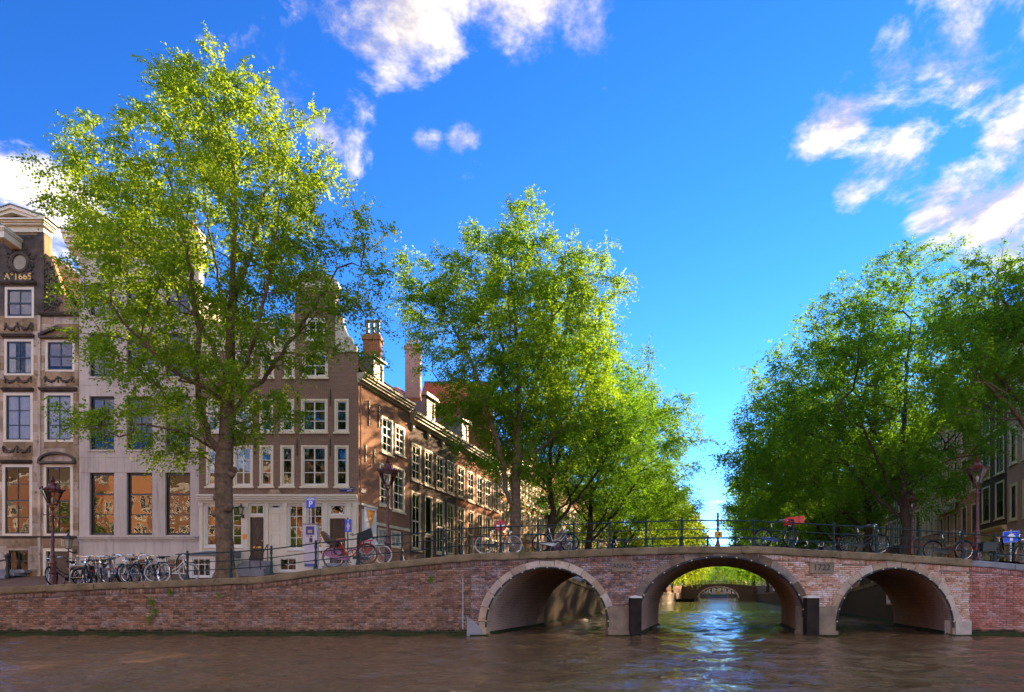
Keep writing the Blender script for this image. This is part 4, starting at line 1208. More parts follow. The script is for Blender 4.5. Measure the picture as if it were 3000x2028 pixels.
def gable_house_1665():
    x0, x1 = FX(-128), FX(232)
    g = left_ground(x1 - 2, YF - .3)
    H = House('stone_gable_house', 'narrow sandstone neck-gabled house with carved scrolls and gilded date 1665', x0, YF, 0, g)
    X = lambda u: FX(u) - x0
    Z = FZ
    w = x1 - x0
    win = [(14.5, 100, 842, 932, 2, 2, ('blind_grey', -.9)), (13, 98.5, 994, 1100, 2, 2, ('curtain', .6)), (133, 219, 996, 1089, 2, 2, ('blind_grey', -.85)),
           (10, 97, 1151, 1295, 2, 3, 'curtain'), (130, 215, 1151, 1295, 2, 3, 'curtain'),
           (7, 94.5, 1361, 1570, 2, 4, None), (128, 214, 1361, 1570, 2, 4, None)]
    ops = [(X(a), X(b), Z(d), Z(c)) for a, b, c, d, *_ in win]
    dr = (X(126), X(212), Z(1716), Z(1607))
    bw_ = (X(20), X(88), Z(1678), Z(1607))
    ops_all = ops + [dr, bw_]
    zm = Z(925); zn = Z(683)
    nx0, nx1 = X(-26), X(130)
    mb = MB()
    wall_grid(mb, 0, w, g - .4, zm, ops_all)
    wall_grid(mb, nx0, nx1, zm, zn, ops)
    mb.quad((nx1, 0, zm), (nx1, .55, zm), (nx1, .55, zn), (nx1, 0, zn))
    mb.quad((nx0, 0, zm), (nx0, 0, zn), (nx0, .55, zn), (nx0, .55, zm))
    mb.quad((w, 0, g - .4), (w, 10, g - .4), (w, 10, Z(890)), (w, 0, Z(890)))
    mb.quad((nx0, .55, zm), (nx1, .55, zm), (nx1, .55, zn), (nx0, .55, zn))
    H.part(mb, 'wall', M['sandstone'])
    H.interior(0.05, w - .05, g, zm)
    H.interior(nx0 + .05, nx1 - .05, zm, zn, y=.45)
    blocks(H, X(-4), w - .02, g, zm, ops_all, 'sandstone')
    blocks(H, X(-4), nx1 - .005, zm, zn - .1, [ops[0]], 'darkstone', .5, 1.0)
    mb = MB(); mb.box(nx1 - .35, nx1 + .02, -.06, .0, zm, zn); H.part(mb, 'pilaster', M['darkstone'])
    mb = MB(); mb.box(X(113), X(121), -.07, -.03, Z(1690), Z(925)); H.part(mb, 'pilaster_strip', M['sandstone'])
    for (a, b, c, d, co, ro, cu), o in zip(win, ops):
        H.window(*o, co, ro, .13 if d - c < 130 else .15, 'cream', 'sash', 'glass_old' if c > 1300 else 'glass', cu, thick=(ro // 2,) if ro % 2 == 0 else (), sill=False, bw=.04)
    H.window(*bw_, 2, 2, .10, 'sandstone', 'sash', 'glass', None, sill=False)
    H.door(*dr, mat='door', frame='cream', fw=.16, y=.14, panels=((.1, .9, .06, .45), (.1, .9, .5, .95)))
    # cornices over the windows
    for u0, u1, v0, v1 in ((3, 108, 828, 838), (8, 102, 981, 991), (8, 100, 1138, 1148), (118, 228, 1137, 1149), (4, 96, 1349, 1359), (118, 232, 918, 930), (-6, 232, 1571, 1578)):
        H.cornice(X(u0), X(u1), Z(v1), Z(v0), .20 if v1 - v0 > 8 else .1, M['darkstone'], steps=3, name='ledge')
    mb = MB(); a, b, zb, zt = X(119), X(229), Z(993), Z(957)     # triangular pediment
    c = (a + b) / 2
    mb.prism([(a, zb + .12), (a, zb), (b, zb), (b, zb + .12), (c, zt), ], -.06, 0)
    H.part(mb, 'pediment', M['sandstone'])
    mb = MB()
    for s_ in (-1, 1):
        mb.prism([(c, zt), (c, zt - .16), (c + s_ * (b - c) * .9, zb + .12), (c + s_ * (b - c) * 1.0, zb + .12), (c + s_ * (b - c), zb + .22)][::s_], -.22, -.06)
    mb.box(a, b, -.2, -.06, zb, zb + .115)
    H.part(mb, 'pediment_moulding', M['darkstone'])
    a, b, zb, zt = X(116), X(226), Z(1360), Z(1326)              # segmental pediment
    c = (a + b) / 2; hw = (b - a) / 2
    arc = [(c + hw * math.cos(PI * i / 16), zb + .12 + (zt - zb - .12) * math.sin(PI * i / 16)) for i in range(17)]
    mb = MB(); mb.prism([(a, zb), (b, zb)] + arc, -.05, 0); H.part(mb, 'pediment', M['sandstone'])
    mb = MB()
    inn = [(c + (hw - .12) * math.cos(PI * i / 16), zb + .12 + (zt - zb - .24) * math.sin(PI * i / 16)) for i in range(17)]
    for i in range(16): mb.prism([arc[i], arc[i + 1], inn[i + 1], inn[i]], -.2, -.05)
    mb.box(a, b, -.2, -.05, zb, zb + .115)
    H.part(mb, 'pediment_moulding', M['darkstone'])
    for u0, u1, v0, v1 in ((13, 97, 942, 976), (12, 94, 1102, 1127), (130, 216, 1100, 1127), (8, 92, 1302, 1334)):
        festoon(H, X(u0), X(u1), Z(v1), Z(v0), M['darkstone'])
    # top entablature and pediment
    ax, bx = nx0 - .05, nx1 + .05
    zt0, zt1, zt2 = Z(683), Z(655), Z(615)
    mb = MB(); mb.box(ax, bx, -.10, .5, zt0, zt0 + (zt1 - zt0) * .55); H.part(mb, 'frieze', M['cream'])
    for k, (f0, f1, o) in enumerate(((.55, .72, .2), (.72, .86, .30), (.86, 1.0, .42))):
        mb = MB(); mb.box(ax - o * .8, bx + o * .8, -.1 - o, .55, lerp(zt0, zt1, f0), lerp(zt0, zt1, f1)); H.part(mb, 'crown_moulding', M['cream'])
    c = (ax + bx) / 2; hw = (bx - ax) / 2 + .34
    mb = MB(); mb.prism([(c - hw + .3, zt1), (c + hw - .3, zt1), (c, zt2 - .25)], -.12, .5); H.part(mb, 'tympanum', M['slate'])
    for k, (o, th0, th1) in enumerate(((.30, .40, .20), (.40, .20, .06))):
        mb = MB()
        for s_ in (-1, 1):
            q = [(c + s_ * hw, zt1 + .001), (c + s_ * (hw - th0 * 1.5), zt1 + .001), (c, zt2 - th0), (c, zt2 - th1 * .6), (c + s_ * hw, zt1 + .08)]
            mb.prism(q[::-s_], -.1 - o, .56)
        H.part(mb, 'raking_moulding', M['cream'])
    mb = MB()
    for s_ in (-1, 1):
        q = [(c + s_ * (hw + .06), zt1 + .09), (c, zt2 - .03), (c, zt2 + .03), (c + s_ * (hw + .06), zt1 + .15)]
        mb.prism(q[::s_], -.54, .6)
    H.part(mb, 'lead_flashing', M['lead'])
    # hoist beam in its white case
    hx, hz = X(52), PZ(700, 32.4)
    mb = MB(); mb.box(hx - .22, hx + .22, -1.15, 0, hz - .22, hz + .20)
    q = H.part(mb, 'hoist_case', M['cream'])
    mb = MB(); mb.box(hx - .32, hx + .32, -1.28, 0, hz + .20, hz + .32); mb.box(hx - .27, hx + .27, -1.22, 0, hz + .12, hz + .20); mb.box(hx - .27, hx + .27, -1.22, 0, hz - .28, hz - .22)
    mb.build('case_moulding', M['cream'], q)
    mb = MB(); mb.prism([(hx - .34, hz + .32), (hx + .34, hz + .32), (hx, hz + .52)], -1.3, 0); mb.build('case_roof', M['lead'], q)
    mb = MB(); mb.tube([(hx, -.9, hz - .28), (hx, -.9, hz - .6), (hx + .06, -.9, hz - .68), (hx + .09, -.9, hz - .6)], .02, 5); mb.build('hook', M['iron'], q)
    # oval window in its carved cartouche
    ox, oz = X(61), Z(771); ow, oh = .40, .43
    n = 24
    mb = MB(); mb.prism([(ox + ow * math.cos(2 * PI * i / n), oz + oh * math.sin(2 * PI * i / n)) for i in range(n)], -.05, -.015)
    H.part(mb, 'oval_window', M['blind'])
    mb = MB(); mb.tube([(ox + (ow + .07) * math.cos(2 * PI * i / n), -.08, oz + (oh + .07) * math.sin(2 * PI * i / n)) for i in range(n)], .10, 7, closed=True)
    for i in range(18):
        a = 2 * PI * i / 18 + random.uniform(-.1, .1)
        rx = ow + random.uniform(.20, .36); rz_ = oh + random.uniform(.18, .32)
        scroll(mb, ox + rx * math.cos(a), oz + rz_ * math.sin(a), random.uniform(.10, .16), 1.4, random.choice((-1, 1)), -.07, .045)
    H.part(mb, 'cartouche', M['darkstone'], smooth=True)
    a, b, zb, zt = X(15), X(97), Z(826), Z(799)
    mb = MB(); mb.box(a + .1, b - .1, -.06, -.01, zb, zt)
    tb = H.part(mb, 'date_tablet', M['darkstone'])
    mb = MB()
    for s_, xx in ((-1, a + .1), (1, b - .1)):
        for zz in (zb + .1, zt - .1): scroll(mb, xx, zz, .13, 1.3, s_, -.06, .045)
    mb.build('tablet_scrolls', M['darkstone'], tb, smooth=True)
    obj('lettering', text_mesh('A°1665', .50, M['gold'], .012, .008), tb, T3((a + b) / 2, -.075, (zb + zt) / 2 - .01))
    # carved claw piece between neck and shoulder
    mb = MB()
    q = [(nx1, zm), (w - .05, zm), (w - .08, zm + .35), (w - .5, zm + .75), (w - .95, zm + 1.3), (w - 1.2, zm + 2.2), (nx1 + .35, zm + 3.2), (nx1, zm + 3.5)]
    mb.prism(q, .08, .35)
    H.part(mb, 'claw_piece', M['sandstone'])
    mb = MB()
    rnd = random.Random(3)
    for k in range(46):
        f = rnd.random(); zz = zm + .1 + f * 3.1
        xm = interp([(0, w - .15), (.25, w - .75), (.45, w - 1.1), (.7, nx1 + .5), (1, nx1 + .15)], f)
        xx = rnd.uniform(nx1 + .08, max(nx1 + .12, xm))
        scroll(mb, xx, zz, rnd.uniform(.10, .30) * (1 - .4 * f), rnd.uniform(1, 1.7), rnd.choice((-1, 1)), rnd.uniform(-.02, .08), rnd.uniform(.04, .075))
    H.part(mb, 'claw_carving', M['darkstone'], smooth=True)
    # roof: ridge runs back from the gable, right slope tiled
    rz_, rx = 21.6, X(52)
    ez, ex = Z(925) + .1, w + .1
    mb = MB()
    mb.quad((rx, .5, rz_), (ex, .5, ez), (ex, 12, ez), (rx, 12, rz_)); mb.quad((rx, .5, rz_), (rx, 12, rz_), (2 * rx - ex, 12, ez), (2 * rx - ex, .5, ez))
    rf = H.part(mb, 'roof', M['tile_brown'])
    sl = math.hypot(ex - rx, rz_ - ez); ang = math.atan2(ez - rz_, ex - rx)
    def tile():
        mb = MB()
        prof = [(0, 0.0), (.05, .035), (.11, .045), (.17, .03), (.22, .0), (.25, .012)]
        for (ya, za), (yb, zb_) in zip(prof, prof[1:]):
            mb.quad((0, ya, za + .05), (.36, ya, za), (.36, yb, zb_), (0, yb, zb_ + .05))
            mb.quad((0, ya, za + .05), (0, yb, zb_ + .05), (0, yb, zb_ + .015), (0, ya, za + .015))
        return mb.mesh('roof_tile', M['tile_brown'])
    tm = tile()
    nr = int(sl / .31)
    for i in range(nr):
        for j in range(17):
            s_ = sl - (i + 1) * .31
            obj('roof_tile', tm, rf, T3(rx + math.cos(ang) * (s_ + .31), .52 + j * .25, rz_ + math.sin(ang) * (s_ + .31)) @ RY(-ang + PI) @ T3(0, 0, 0) @ SCL(1, 1, -1) if False else T3(rx + math.cos(ang) * s_, .52 + j * .25, rz_ + math.sin(ang) * s_) @ RY(-ang) @ T3(.36, .25, .06) @ RZ(PI))
    mb = MB(); mb.tube([(rx, .5, rz_ + .05), (rx, 12, rz_ + .05)], .13, 6); mb.build('ridge', M['tile_brown'], rf)
    # front steps and baluster at the far left
    mb = MB()
    for i in range(4): mb.box(X(-60), X(45) + .3 * i, -.5 - 0.28 * (3 - i), -.02, g - .3 + 0.17 * i, g - .13 + .17 * i)
    H.part(mb, 'stoop', M['coping_new'])
    mb = MB()
    for u, v in ((12, 1605), (62, 1640)):
        mb.lathe([(.10, 0), (.10, .15), (.06, .25), (.11, .5), (.06, .75), (.10, .95), (.10, 1.05), (.14, 1.2), (.02, 1.35)], 10, (X(u), -.9, g + .1 if u < 40 else g - .1))
    mb.tube([(X(12), -.9, g + 1.2), (X(30), -.9, g + .8), (X(62), -.9, g + .9)], .05, 6)
    H.part(mb, 'stoop_railing', M['iron'], smooth=True)
    wall_lantern(H, X(222), Z(1583), 1.15, .55)
gable_house_1665()

def grey_house():
    x0, x1 = FX(232), FX(583)
    g = left_ground((x0 + x1) / 2, YF - .3)
    H = House('grey_plaster_house', 'tall grey plastered house with white crowning cornice between the 1665 gable and the corner house', x0, YF, 0, g)
    X = lambda u: FX(u) - x0
    Z = FZ
    w = x1 - x0
    cols = ((262, 334), (371, 446), (484, 557))
    rows = ((829, 925, 2, 2), (976, 1104, 2, 3), (1161, 1318, 2, 2), (1385, 1568, 1, 3))
    ops = []; wn = []
    for (v0, v1, co, ro) in rows:
        for (a, b) in cols:
            o = (X(a), X(b), Z(v1), Z(v0)); ops.append(o); wn.append((o, co, ro, v0))
    base = [(X(a - 4), X(b + 4), Z(1685), Z(1632)) for a, b in cols]
    zt = Z(748)
    mb = MB()
    wall_grid(mb, 0, w, g - .4, zt, ops + base, rev=.30)
    zb_ = 17.6
    for xq in (0, w): mb.quad((xq, 0, g - .4), (xq, 0, zb_), (xq, 11, zb_), (xq, 11, g - .4)); mb.quad((xq, 0, zb_), (xq, 0, zt), (xq, .55, zt), (xq, .55, zb_))
    mb.quad((0, .55, zb_), (0, .55, zt), (w, .55, zt), (w, .55, zb_))
    H.part(mb, 'wall', M['plaster'])
    H.interior(.05, w - .05, g, zt, y=.50)
    for o, co, ro, v0 in wn:
        th = (2,) if v0 > 1380 else (1,) if v0 > 1100 else ()
        W = H.window(*o, co, ro if v0 < 1380 else 3, .06, 'sash', 'sash', 'glass_old' if v0 > 1300 else 'glass', ('blind_grey', -.92) if v0 < 1100 else ('blind_grey', -.72) if v0 < 1300 else None, thick=th, sill=False, y=.14, proud=0, bw=.045)
        mb = MB(); mb.box(o[0] - .05, o[1] + .05, -.06, .14, o[2] - .10, o[2] - .003); H.part(mb, 'sill', M['plaster'])
    for o in base: H.window(*o, 3, 1, .07, 'white', 'white', 'glass', ('blind', .5), sill=False, y=.12)
    H.cornice(-.02, w - .02, Z(1586), Z(1571), .14, M['plaster'], steps=3, name='string_course')
    # panel joints in the plaster
    for v in (975, 1128, 1340, 1384):
        mb = MB(); mb.box(.01, w - .01, -.014, .0, Z(v) - .012, Z(v) + .012); H.part(mb, 'plaster_band', M['plaster'])
    mb = MB()
    for u in (352, 464):
        mb.tube([(X(u), -.07, g), (X(u), -.07, Z(780))], .05, 8)
    H.part(mb, 'rain_pipe', M['plaster'], smooth=True) if False else None
    zc0, zc1 = Z(750), Z(698)
    H.cornice(-.05, w + .05, zc0, zc1, .85, M['cream'], ends=.35, steps=5, brackets=4, dent=.3)
    mb = MB(); mb.box(-.40, w + .40, -.9, .3, zc1, zc1 + .05); H.part(mb, 'lead_flashing', M['lead'])
    mb = MB(); mb.box(.0, w, -.04, .0, zc0 - .75, zc0 - .45); H.part(mb, 'frieze', M['cream'])
    mb = MB(); mb.prism_x([(.56, zb_), (.56, zb_ + .8), (5, zb_ + 1.2), (11, zb_)][::-1], .02, w - .02); H.part(mb, 'roof', M['slate'])
    mb = MB(); mb.box(.0, 1.15, .05, .5, zc1 + .05, zc1 + .5); H.part(mb, 'roof_block', M['slate'])
    mb = MB(); mb.box(w - 1.8, w - .9, 1.0, 1.8, zb_, zc1 + 1.6); H.part(mb, 'chimney', M['brick_side'])
    # white balcony rails seen through the leaves
    for (a, b), v in ((cols[1], 1075), (cols[1], 1090)):
        mb = MB(); mb.tube([(X(a), -.05, Z(v)), (X(b), -.05, Z(v))], .03, 6); H.part(mb, 'window_rail', M['white'])
    mb = MB(); mb.box(X(552), X(567), -.25, 0, Z(1335), Z(1322)); H.part(mb, 'alarm_box', M['white'])
grey_house()

def corner_house():
    x0, x1 = FX(583), FX(1050)
    g = left_ground((x0 + x1) / 2, YF - .3)
    H = House('corner_house', 'brown brick corner house with neck gable and cream shopfront by the bridge', x0, YF, 0, g)
    X = lambda u: FX(u) - x0
    Z = FZ
    w = x1 - x0
    SP = T3(w, 0, 0) @ RZ(PI / 2 - TA)                            # plane of the side facade
    narrow = [(604, 643), (760, 801), (821, 862), (980, 1022)]
    wide = [(684, 741), (882, 960)]
    win = []
    for a, b in narrow: win += [(a, b, 1169, 1267, 1, 3), (a, b, 1305, 1426, 1, 3)]
    for a, b in wide: win += [(a, b, 1169, 1267, 2, 3), (a, b, 1305, 1426, 2, 3)]
    win += [(885, 961, 1033, 1107, 2, 2), (763, 803, 1033, 1107, 1, 2), (832, 863, 1038, 1107, 1, 2), (690, 743, 1033, 1107, 2, 2), (604, 643, 1033, 1107, 1, 2)]
    attic = (897, 952, 932, 997, 2, 2)
    ops = [(X(a), X(b), Z(d), Z(c)) for a, b, c, d, *_ in win]
    zshop = Z(1475)
    zt = Z(1028)
    mb = MB()
    wall_grid(mb, 0, w, zshop, zt, ops)
    nx0, nx1 = X(865), X(983)
    zn = Z(853)
    oa = (X(attic[0]), X(attic[1]), Z(attic[3]), Z(attic[2]))
    wall_grid(mb, nx0, nx1, zt, zn, [oa])
    mb.quad((nx1, 0, zt), (nx1, .5, zt), (nx1, .5, zn), (nx1, 0, zn)); mb.quad((nx0, 0, zt), (nx0, 0, zn), (nx0, .5, zn), (nx0, .5, zt)); mb.quad((nx0, .5, zt), (nx0, .5, zn), (nx1, .5, zn), (nx1, .5, zt))
    mb.quad((0, 0, g - .4), (0, 0, zt), (0, 8, zt), (0, 8, g - .4))
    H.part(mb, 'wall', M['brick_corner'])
    H.interior(.05, w - .25, g, zt, y=.6)
    H.interior(nx0 + .05, nx1 - .05, zt, zn, y=.42)
    for k, ((a, b, c, d, co, ro), o) in enumerate(zip(win, ops)):
        H.window(*o, co, ro, .11, 'cream', 'white', 'glass_old', ('drape', .5) if c > 1100 else None, thick=('v',) if co == 2 else (), bw=.045)
    H.window(*oa, 2, 2, .10, 'white', 'white', 'glass', None, bw=.05)
    for u, v0, v1 in ((747, 1283, 1334), (871, 1285, 1336), (968, 1286, 1338), (968, 1140, 1190), (872, 1148, 1192), (747, 1148, 1190)): H.anchor(X(u), Z(v1), Z(v0))
    # neck gable crown and shoulders
    a, b = nx0 - .1, nx1 + .1
    H.cornice(a, b, zn, Z(839), .28, M['ivory'], ends=.12, steps=3, name='gable_cornice')
    c = (a + b) / 2; hw = (b - a) / 2 + .12
    zb, ztp = Z(839), Z(805)
    arc = [(c + hw * math.cos(PI * i / 18), zb + (ztp - zb) * math.sin(PI * i / 18)) for i in range(19)]
    inn = [(c + (hw - .2) * math.cos(PI * i / 18), zb + (ztp - zb - .17) * math.sin(PI * i / 18)) for i in range(19)]
    mb = MB(); mb.prism(inn, -.05, .4); H.part(mb, 'tympanum', M['plaster'])
    mb = MB()
    for i in range(18): mb.prism([arc[i], arc[i + 1], inn[i + 1], inn[i]], -.28, .45)
    H.part(mb, 'arched_moulding', M['ivory'])
    for s_, xe, xs_ in ((1, w - .05, nx1), (-1, X(800), nx0)):
        q = [(xs_, zt), (xe, zt), (xe - s_ * .05, zt + .25), (lerp(xs_, xe, .75), zt + .5), (lerp(xs_, xe, .45), zt + 1.15), (lerp(xs_, xe, .30), zt + 2.0), (xs_, zt + 2.15)]
        mb = MB(); mb.prism(q if s_ > 0 else q[::-1], -.04, .30); H.part(mb, 'gable_shoulder', M['plaster_lt'])
        mb = MB(); mb.box(min(xs_, xe), max(xs_, xe), -.10, .3, zt - .09, zt); H.part(mb, 'shoulder_ledge', M['ivory'])
        mb = MB(); scroll(mb, lerp(xs_, xe, .55), zt + .45, .30, 1.6, s_, -.06, .07); H.part(mb, 'shoulder_scroll', M['ivory'], smooth=True)
    mb = MB(); mb.box(.0, X(800), .0, .25, zt, zt + 1.35); H.part(mb, 'parapet', M['plaster_lt'])
    H.cornice(0, X(800), zt + 1.35, zt + 1.55, .18, M['ivory'], steps=2, name='parapet_cap')
    # ---- shopfront
    sx0, sx1 = X(584), X(1046)
    holes = [(602, 710, 1478, 1601, 4, 4), (844, 890, 1478, 1609, 2, 4), (898, 946, 1478, 1609, 2, 4)]
    d1, d2 = (728, 776, 1512, 1643), (962, 1015, 1515, 1650)
    t1, t2 = (730, 775, 1477, 1510), (964, 1014, 1477, 1510)
    sm = (790, 824, 1477, 1492)
    bs = [(814, 873, 1631, 1676)]
    so = [(X(a), X(b), Z(d), Z(c)) for a, b, c, d in [h[:4] for h in holes] + [d1, d2, t1, t2, sm] + bs]
    mb = MB()
    wall_grid(mb, 0, w, g - .4, zshop, so, rev=.2)
    H.part(mb, 'shopfront', M['ivory'])
    H.cornice(-.02, w - .02, zshop, Z(1451), .34, M['ivory'], steps=4, name='shop_cornice')
    for a, b, c, d, co, ro in holes: H.window(X(a), X(b), Z(d), Z(c), co, ro, .05, 'white', 'white', 'glass_old', None, bw=.035, y=.04)
    H.door(X(d1[0]), X(d1[1]), Z(d1[3]), Z(d1[2]), panels=((.12, .88, .05, .25), (.12, .88, .30, .95)))
    mb = MB()
    cx, cz, hw, hh = (X(728) + X(776)) / 2, Z(1560), .22, .55     # lozenge on the left door
    for k in range(4):
        p = [(cx, cz + hh), (cx + hw, cz), (cx, cz - hh), (cx - hw, cz)]
        mb.tube([(p[k][0], .075, p[k][1]), (p[(k + 1) % 4][0], .075, p[(k + 1) % 4][1])], .02, 5)
    H.part(mb, 'lozenge_moulding', M['door'])
    mb = MB(); mb.box(cx - .22, cx + .22, .05, .09, Z(1606), Z(1601)); H.part(mb, 'letter_flap', M['gold'])
    H.door(X(d2[0]), X(d2[1]), Z(d2[3]), Z(d2[2]), panels=((.06, .46, .05, .36), (.54, .94, .05, .36), (.06, .46, .42, .70), (.54, .94, .42, .70), (.06, .46, .75, .96), (.54, .94, .75, .96)))
    H.window(X(t1[0]), X(t1[1]), Z(t1[3]), Z(t1[2]), 2, 1, .05, 'white', 'white', 'glass_old', None, sill=False)
    W = H.window(X(t2[0]), X(t2[1]), Z(t2[3]), Z(t2[2]), 1, 1, .05, 'white', 'white', 'glass_old', None, sill=False, split=False)
    ww, hh = X(t2[1]) - X(t2[0]), Z(t2[2]) - Z(t2[3])
    MB().tube([(ww / 2 + ww * .36 * math.cos(2 * PI * i / 20), .05, hh / 2 + hh * .40 * math.sin(2 * PI * i / 20)) for i in range(20)], .025, 5, closed=True).build('oval_tracery', M['white'], W)
    W = H.window(X(sm[0]), X(sm[1]), Z(sm[3]), Z(sm[2]), 1, 1, .03, 'white', 'white', 'glass', None, sill=False, split=False)
    ww, hh = X(sm[1]) - X(sm[0]), Z(sm[2]) - Z(sm[3])
    mb = MB()
    for q in (((.03, hh / 2), (ww / 2, hh - .03)), ((ww / 2, hh - .03), (ww - .03, hh / 2)), ((ww - .03, hh / 2), (ww / 2, .03)), ((ww / 2, .03), (.03, hh / 2))): mb.tube([(q[0][0], .045, q[0][1]), (q[1][0], .045, q[1][1])], .016, 4)
    mb.build('diamond_tracery', M['white'], W)
    for v0, v1 in ((1502, 1555), (1565, 1612)):
        a, b, zb, zt_ = X(794), X(820), Z(v1), Z(v0)
        mb = MB()
        for q in ((a, b, zb, zb + .03), (a, b, zt_ - .03, zt_), (a, a + .03, zb + .03, zt_ - .03), (b - .03, b, zb + .03, zt_ - .03)): mb.box(q[0], q[1], -.022, 0, q[2], q[3])
        H.part(mb, 'wall_panel', M['ivory'])
    for u in (590, 722, 782, 836, 894, 954, 1022, 1040):          # pilasters of the shopfront
        mb = MB(); mb.box(X(u) - .09, X(u) + .09, -.05, 0, Z(1640), zshop - .002); mb.box(X(u) - .13, X(u) + .13, -.08, 0.001, zshop - .16, zshop - .003); H.part(mb, 'pilaster', M['ivory'])
    mb = MB(); mb.box(X(712), X(724), -.075, -.051, Z(1580), Z(1566)); H.part(mb, 'orange_sticker', M['orange'])
    wall_lantern(H, X(713), Z(1490), .8, .28)
    # gable stone
    a, b, zb, zt_ = X(787), X(828), Z(1451), Z(1435)
    mb = MB(); mb.prism([(a, zb), (b, zb), (b - .02, zb + .12), (b - .16, zt_), (a + .16, zt_), (a + .02, zb + .12)], -.16, 0)
    gs = H.part(mb, 'gable_stone', M['sandstone'])
    mb = MB(); 
    for k in range(9): scroll(mb, lerp(a + .2, b - .2, k / 8), (zb + zt_) / 2 + random.uniform(-.05, .05), .07, 1.2, random.choice((-1, 1)), -.17, .02)
    mb.build('relief', M['sandstone'], gs)
    # street name plates
    a, b, zb, zt_ = X(995), X(1035), Z(1444), Z(1430)
    zb += .05; zt_ += .05
    mb = MB(); mb.box(a, b, -.05, -.01, zb, zt_); pl = H.part(mb, 'street_name_plate', M['navy'])
    obj('lettering', text_mesh('HERENGRACHT', .105, M['signwhite'], .003, .001), pl, T3((a + b) / 2, -.054, zt_ - .095))
    obj('lettering', text_mesh('CENTRUM', .06, M['signwhite'], .003, .001), pl, T3(b - .2, -.054, zb + .055))
    # cellar porch with low windows on the left, second low window
    py = -1.9
    ya = YF + py
    xx = lambda u: PX(u, ya) - x0
    zz = lambda v: PZ(v, ya)
    px0, px1 = xx(553), xx(652)
    mb = MB(); wall_grid(mb, px0, px1, g - .3, zz(1628), [(xx(558), xx(622), zz(1693), zz(1631))], y=py)
    mb.quad((px1, py, g - .3), (px1, 0, g - .3), (px1, 0, zz(1628)), (px1, py, zz(1628))); mb.quad((px0, py, g - .3), (px0, py, zz(1628)), (px0, 0, zz(1628)), (px0, 0, g - .3))
    H.part(mb, 'cellar_porch', M['ivory'])
    mb = MB(); mb.prism_x([(py - .15, zz(1628)), (py - .15, zz(1626) + .03), (0, zz(1612) + .1), (0, zz(1628))][::-1], px0 - .1, px1 + .1); H.part(mb, 'porch_roof', M['lead'])
    H.window(xx(558), xx(622), zz(1693), zz(1631), 3, 3, .09, 'white', 'white', 'glass', ('drape', -.0001) if False else None, sill=False, y=py)
    H.window(X(814), X(873), Z(1676), Z(1631), 2, 2, .09, 'white', 'white', 'glass', None, sill=False)
    # stone steps and iron rails before the doors
    for u0, u1, vt in ((715, 800, 1643), (955, 1022, 1650)):
        for i in range(4):
            mb = MB(); mb.box(X(u0), X(u1), -.35 - .30 * i, -.001 if i == 0 else -.35 - .30 * (i - 1), g - .3, Z(vt) - .02 - .17 * i)
            H.part(mb, 'step', M['coping_new'])
    mb = MB()
    for xq in (X(760), X(790)):
        mb.tube([(xq, -.3, g), (xq, -.3, Z(1600))], .025, 6); mb.tube([(xq, -1.2, g), (xq, -1.2, Z(1640))], .025, 6)
        mb.tube([(xq, -.1, Z(1598)), (xq, -.3, Z(1597)), (xq, -1.2, Z(1637)), (xq, -1.3, Z(1645))], .025, 6)
    H.part(mb, 'stoop_rail', M['iron'])
    # ---- side facade
    def ST(u):                                                   # distance along the side facade for a photo column
        k = (u - 1500) / F_PX
        return (x1 - k * YF) / (k * CA - SA)
    def SZ(u, v): return PZ(v, YF + ST(u) * CA)
    L = ST(1200)
    zs = SZ(1060, 1128)
    wl = [(1118, 1151, SZ(1134, 1330), SZ(1134, 1224), 2, 4), (1157, 1186, SZ(1170, 1333), SZ(1170, 1247), 2, 4),
          (1112, 1143, SZ(1128, 1484), SZ(1128, 1360), 2, 5), (1151, 1186, SZ(1168, 1500), SZ(1168, 1369), 2, 5)]
    so = [(ST(a), ST(b), z0, z1) for a, b, z0, z1, *_ in wl]
    low = [(ST(1108), ST(1136), SZ(1122, 1600), SZ(1122, 1548)), (ST(1146), ST(1176), SZ(1160, 1606), SZ(1160, 1556))]
    sw = (ST(1057), ST(1066), SZ(1060, 1600), SZ(1060, 1492))
    mb = MB(); wall_grid(mb, 0, L, g - .4, zs, so + low + [sw])
    mb.quad((L, 0, g - .4), (L, 8, g - .4), (L, 8, zs), (L, 0, zs)); 
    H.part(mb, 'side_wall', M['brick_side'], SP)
    H.interior(.1, L - .05, g, zs, SP, y=.6)
    for (a, b, z0, z1, co, ro), o in zip(wl, so): H.window(*o, co, ro, .12, 'cream', 'white', 'glass', ('curtain', .55), plane=SP, thick=(2,), bw=.045)
    for o in low: H.window(*o, 2, 3, .08, 'cream', 'white', 'glass', 'curtain', plane=SP, sill=False)
    H.window(*sw, 1, 3, .06, 'white', 'white', 'glass', None, plane=SP, sill=False)
    a, b = ST(1066), ST(1101)
    mb = MB(); mb.box(a, b, -.05, .0, SZ(1080, 1600), SZ(1080, 1488)); H.part(mb, 'white_panel', M['signwhite'], SP)
    mb = MB(); mb.box(-.02, b + .1, -.07, .0, SZ(1080, 1486), SZ(1080, 1480)); H.part(mb, 'panel_ledge', M['white'], SP)
    mb = MB(); mb.box(b + .02, L, -.05, .0, SZ(1140, 1546), SZ(1140, 1538)); H.part(mb, 'panel_ledge', M['cream'], SP)
    p = empty('hourglass_poster', H.e.matrix_basis @ SP @ Vector(((a + b) / 2, -.06, SZ(1080, 1560) - g)), PI / 2 - TA, 'orange hourglass poster on white board by the shop corner', 'poster')
    hw, ht = (b - a) * .36, SZ(1080, 1495) - SZ(1080, 1548)
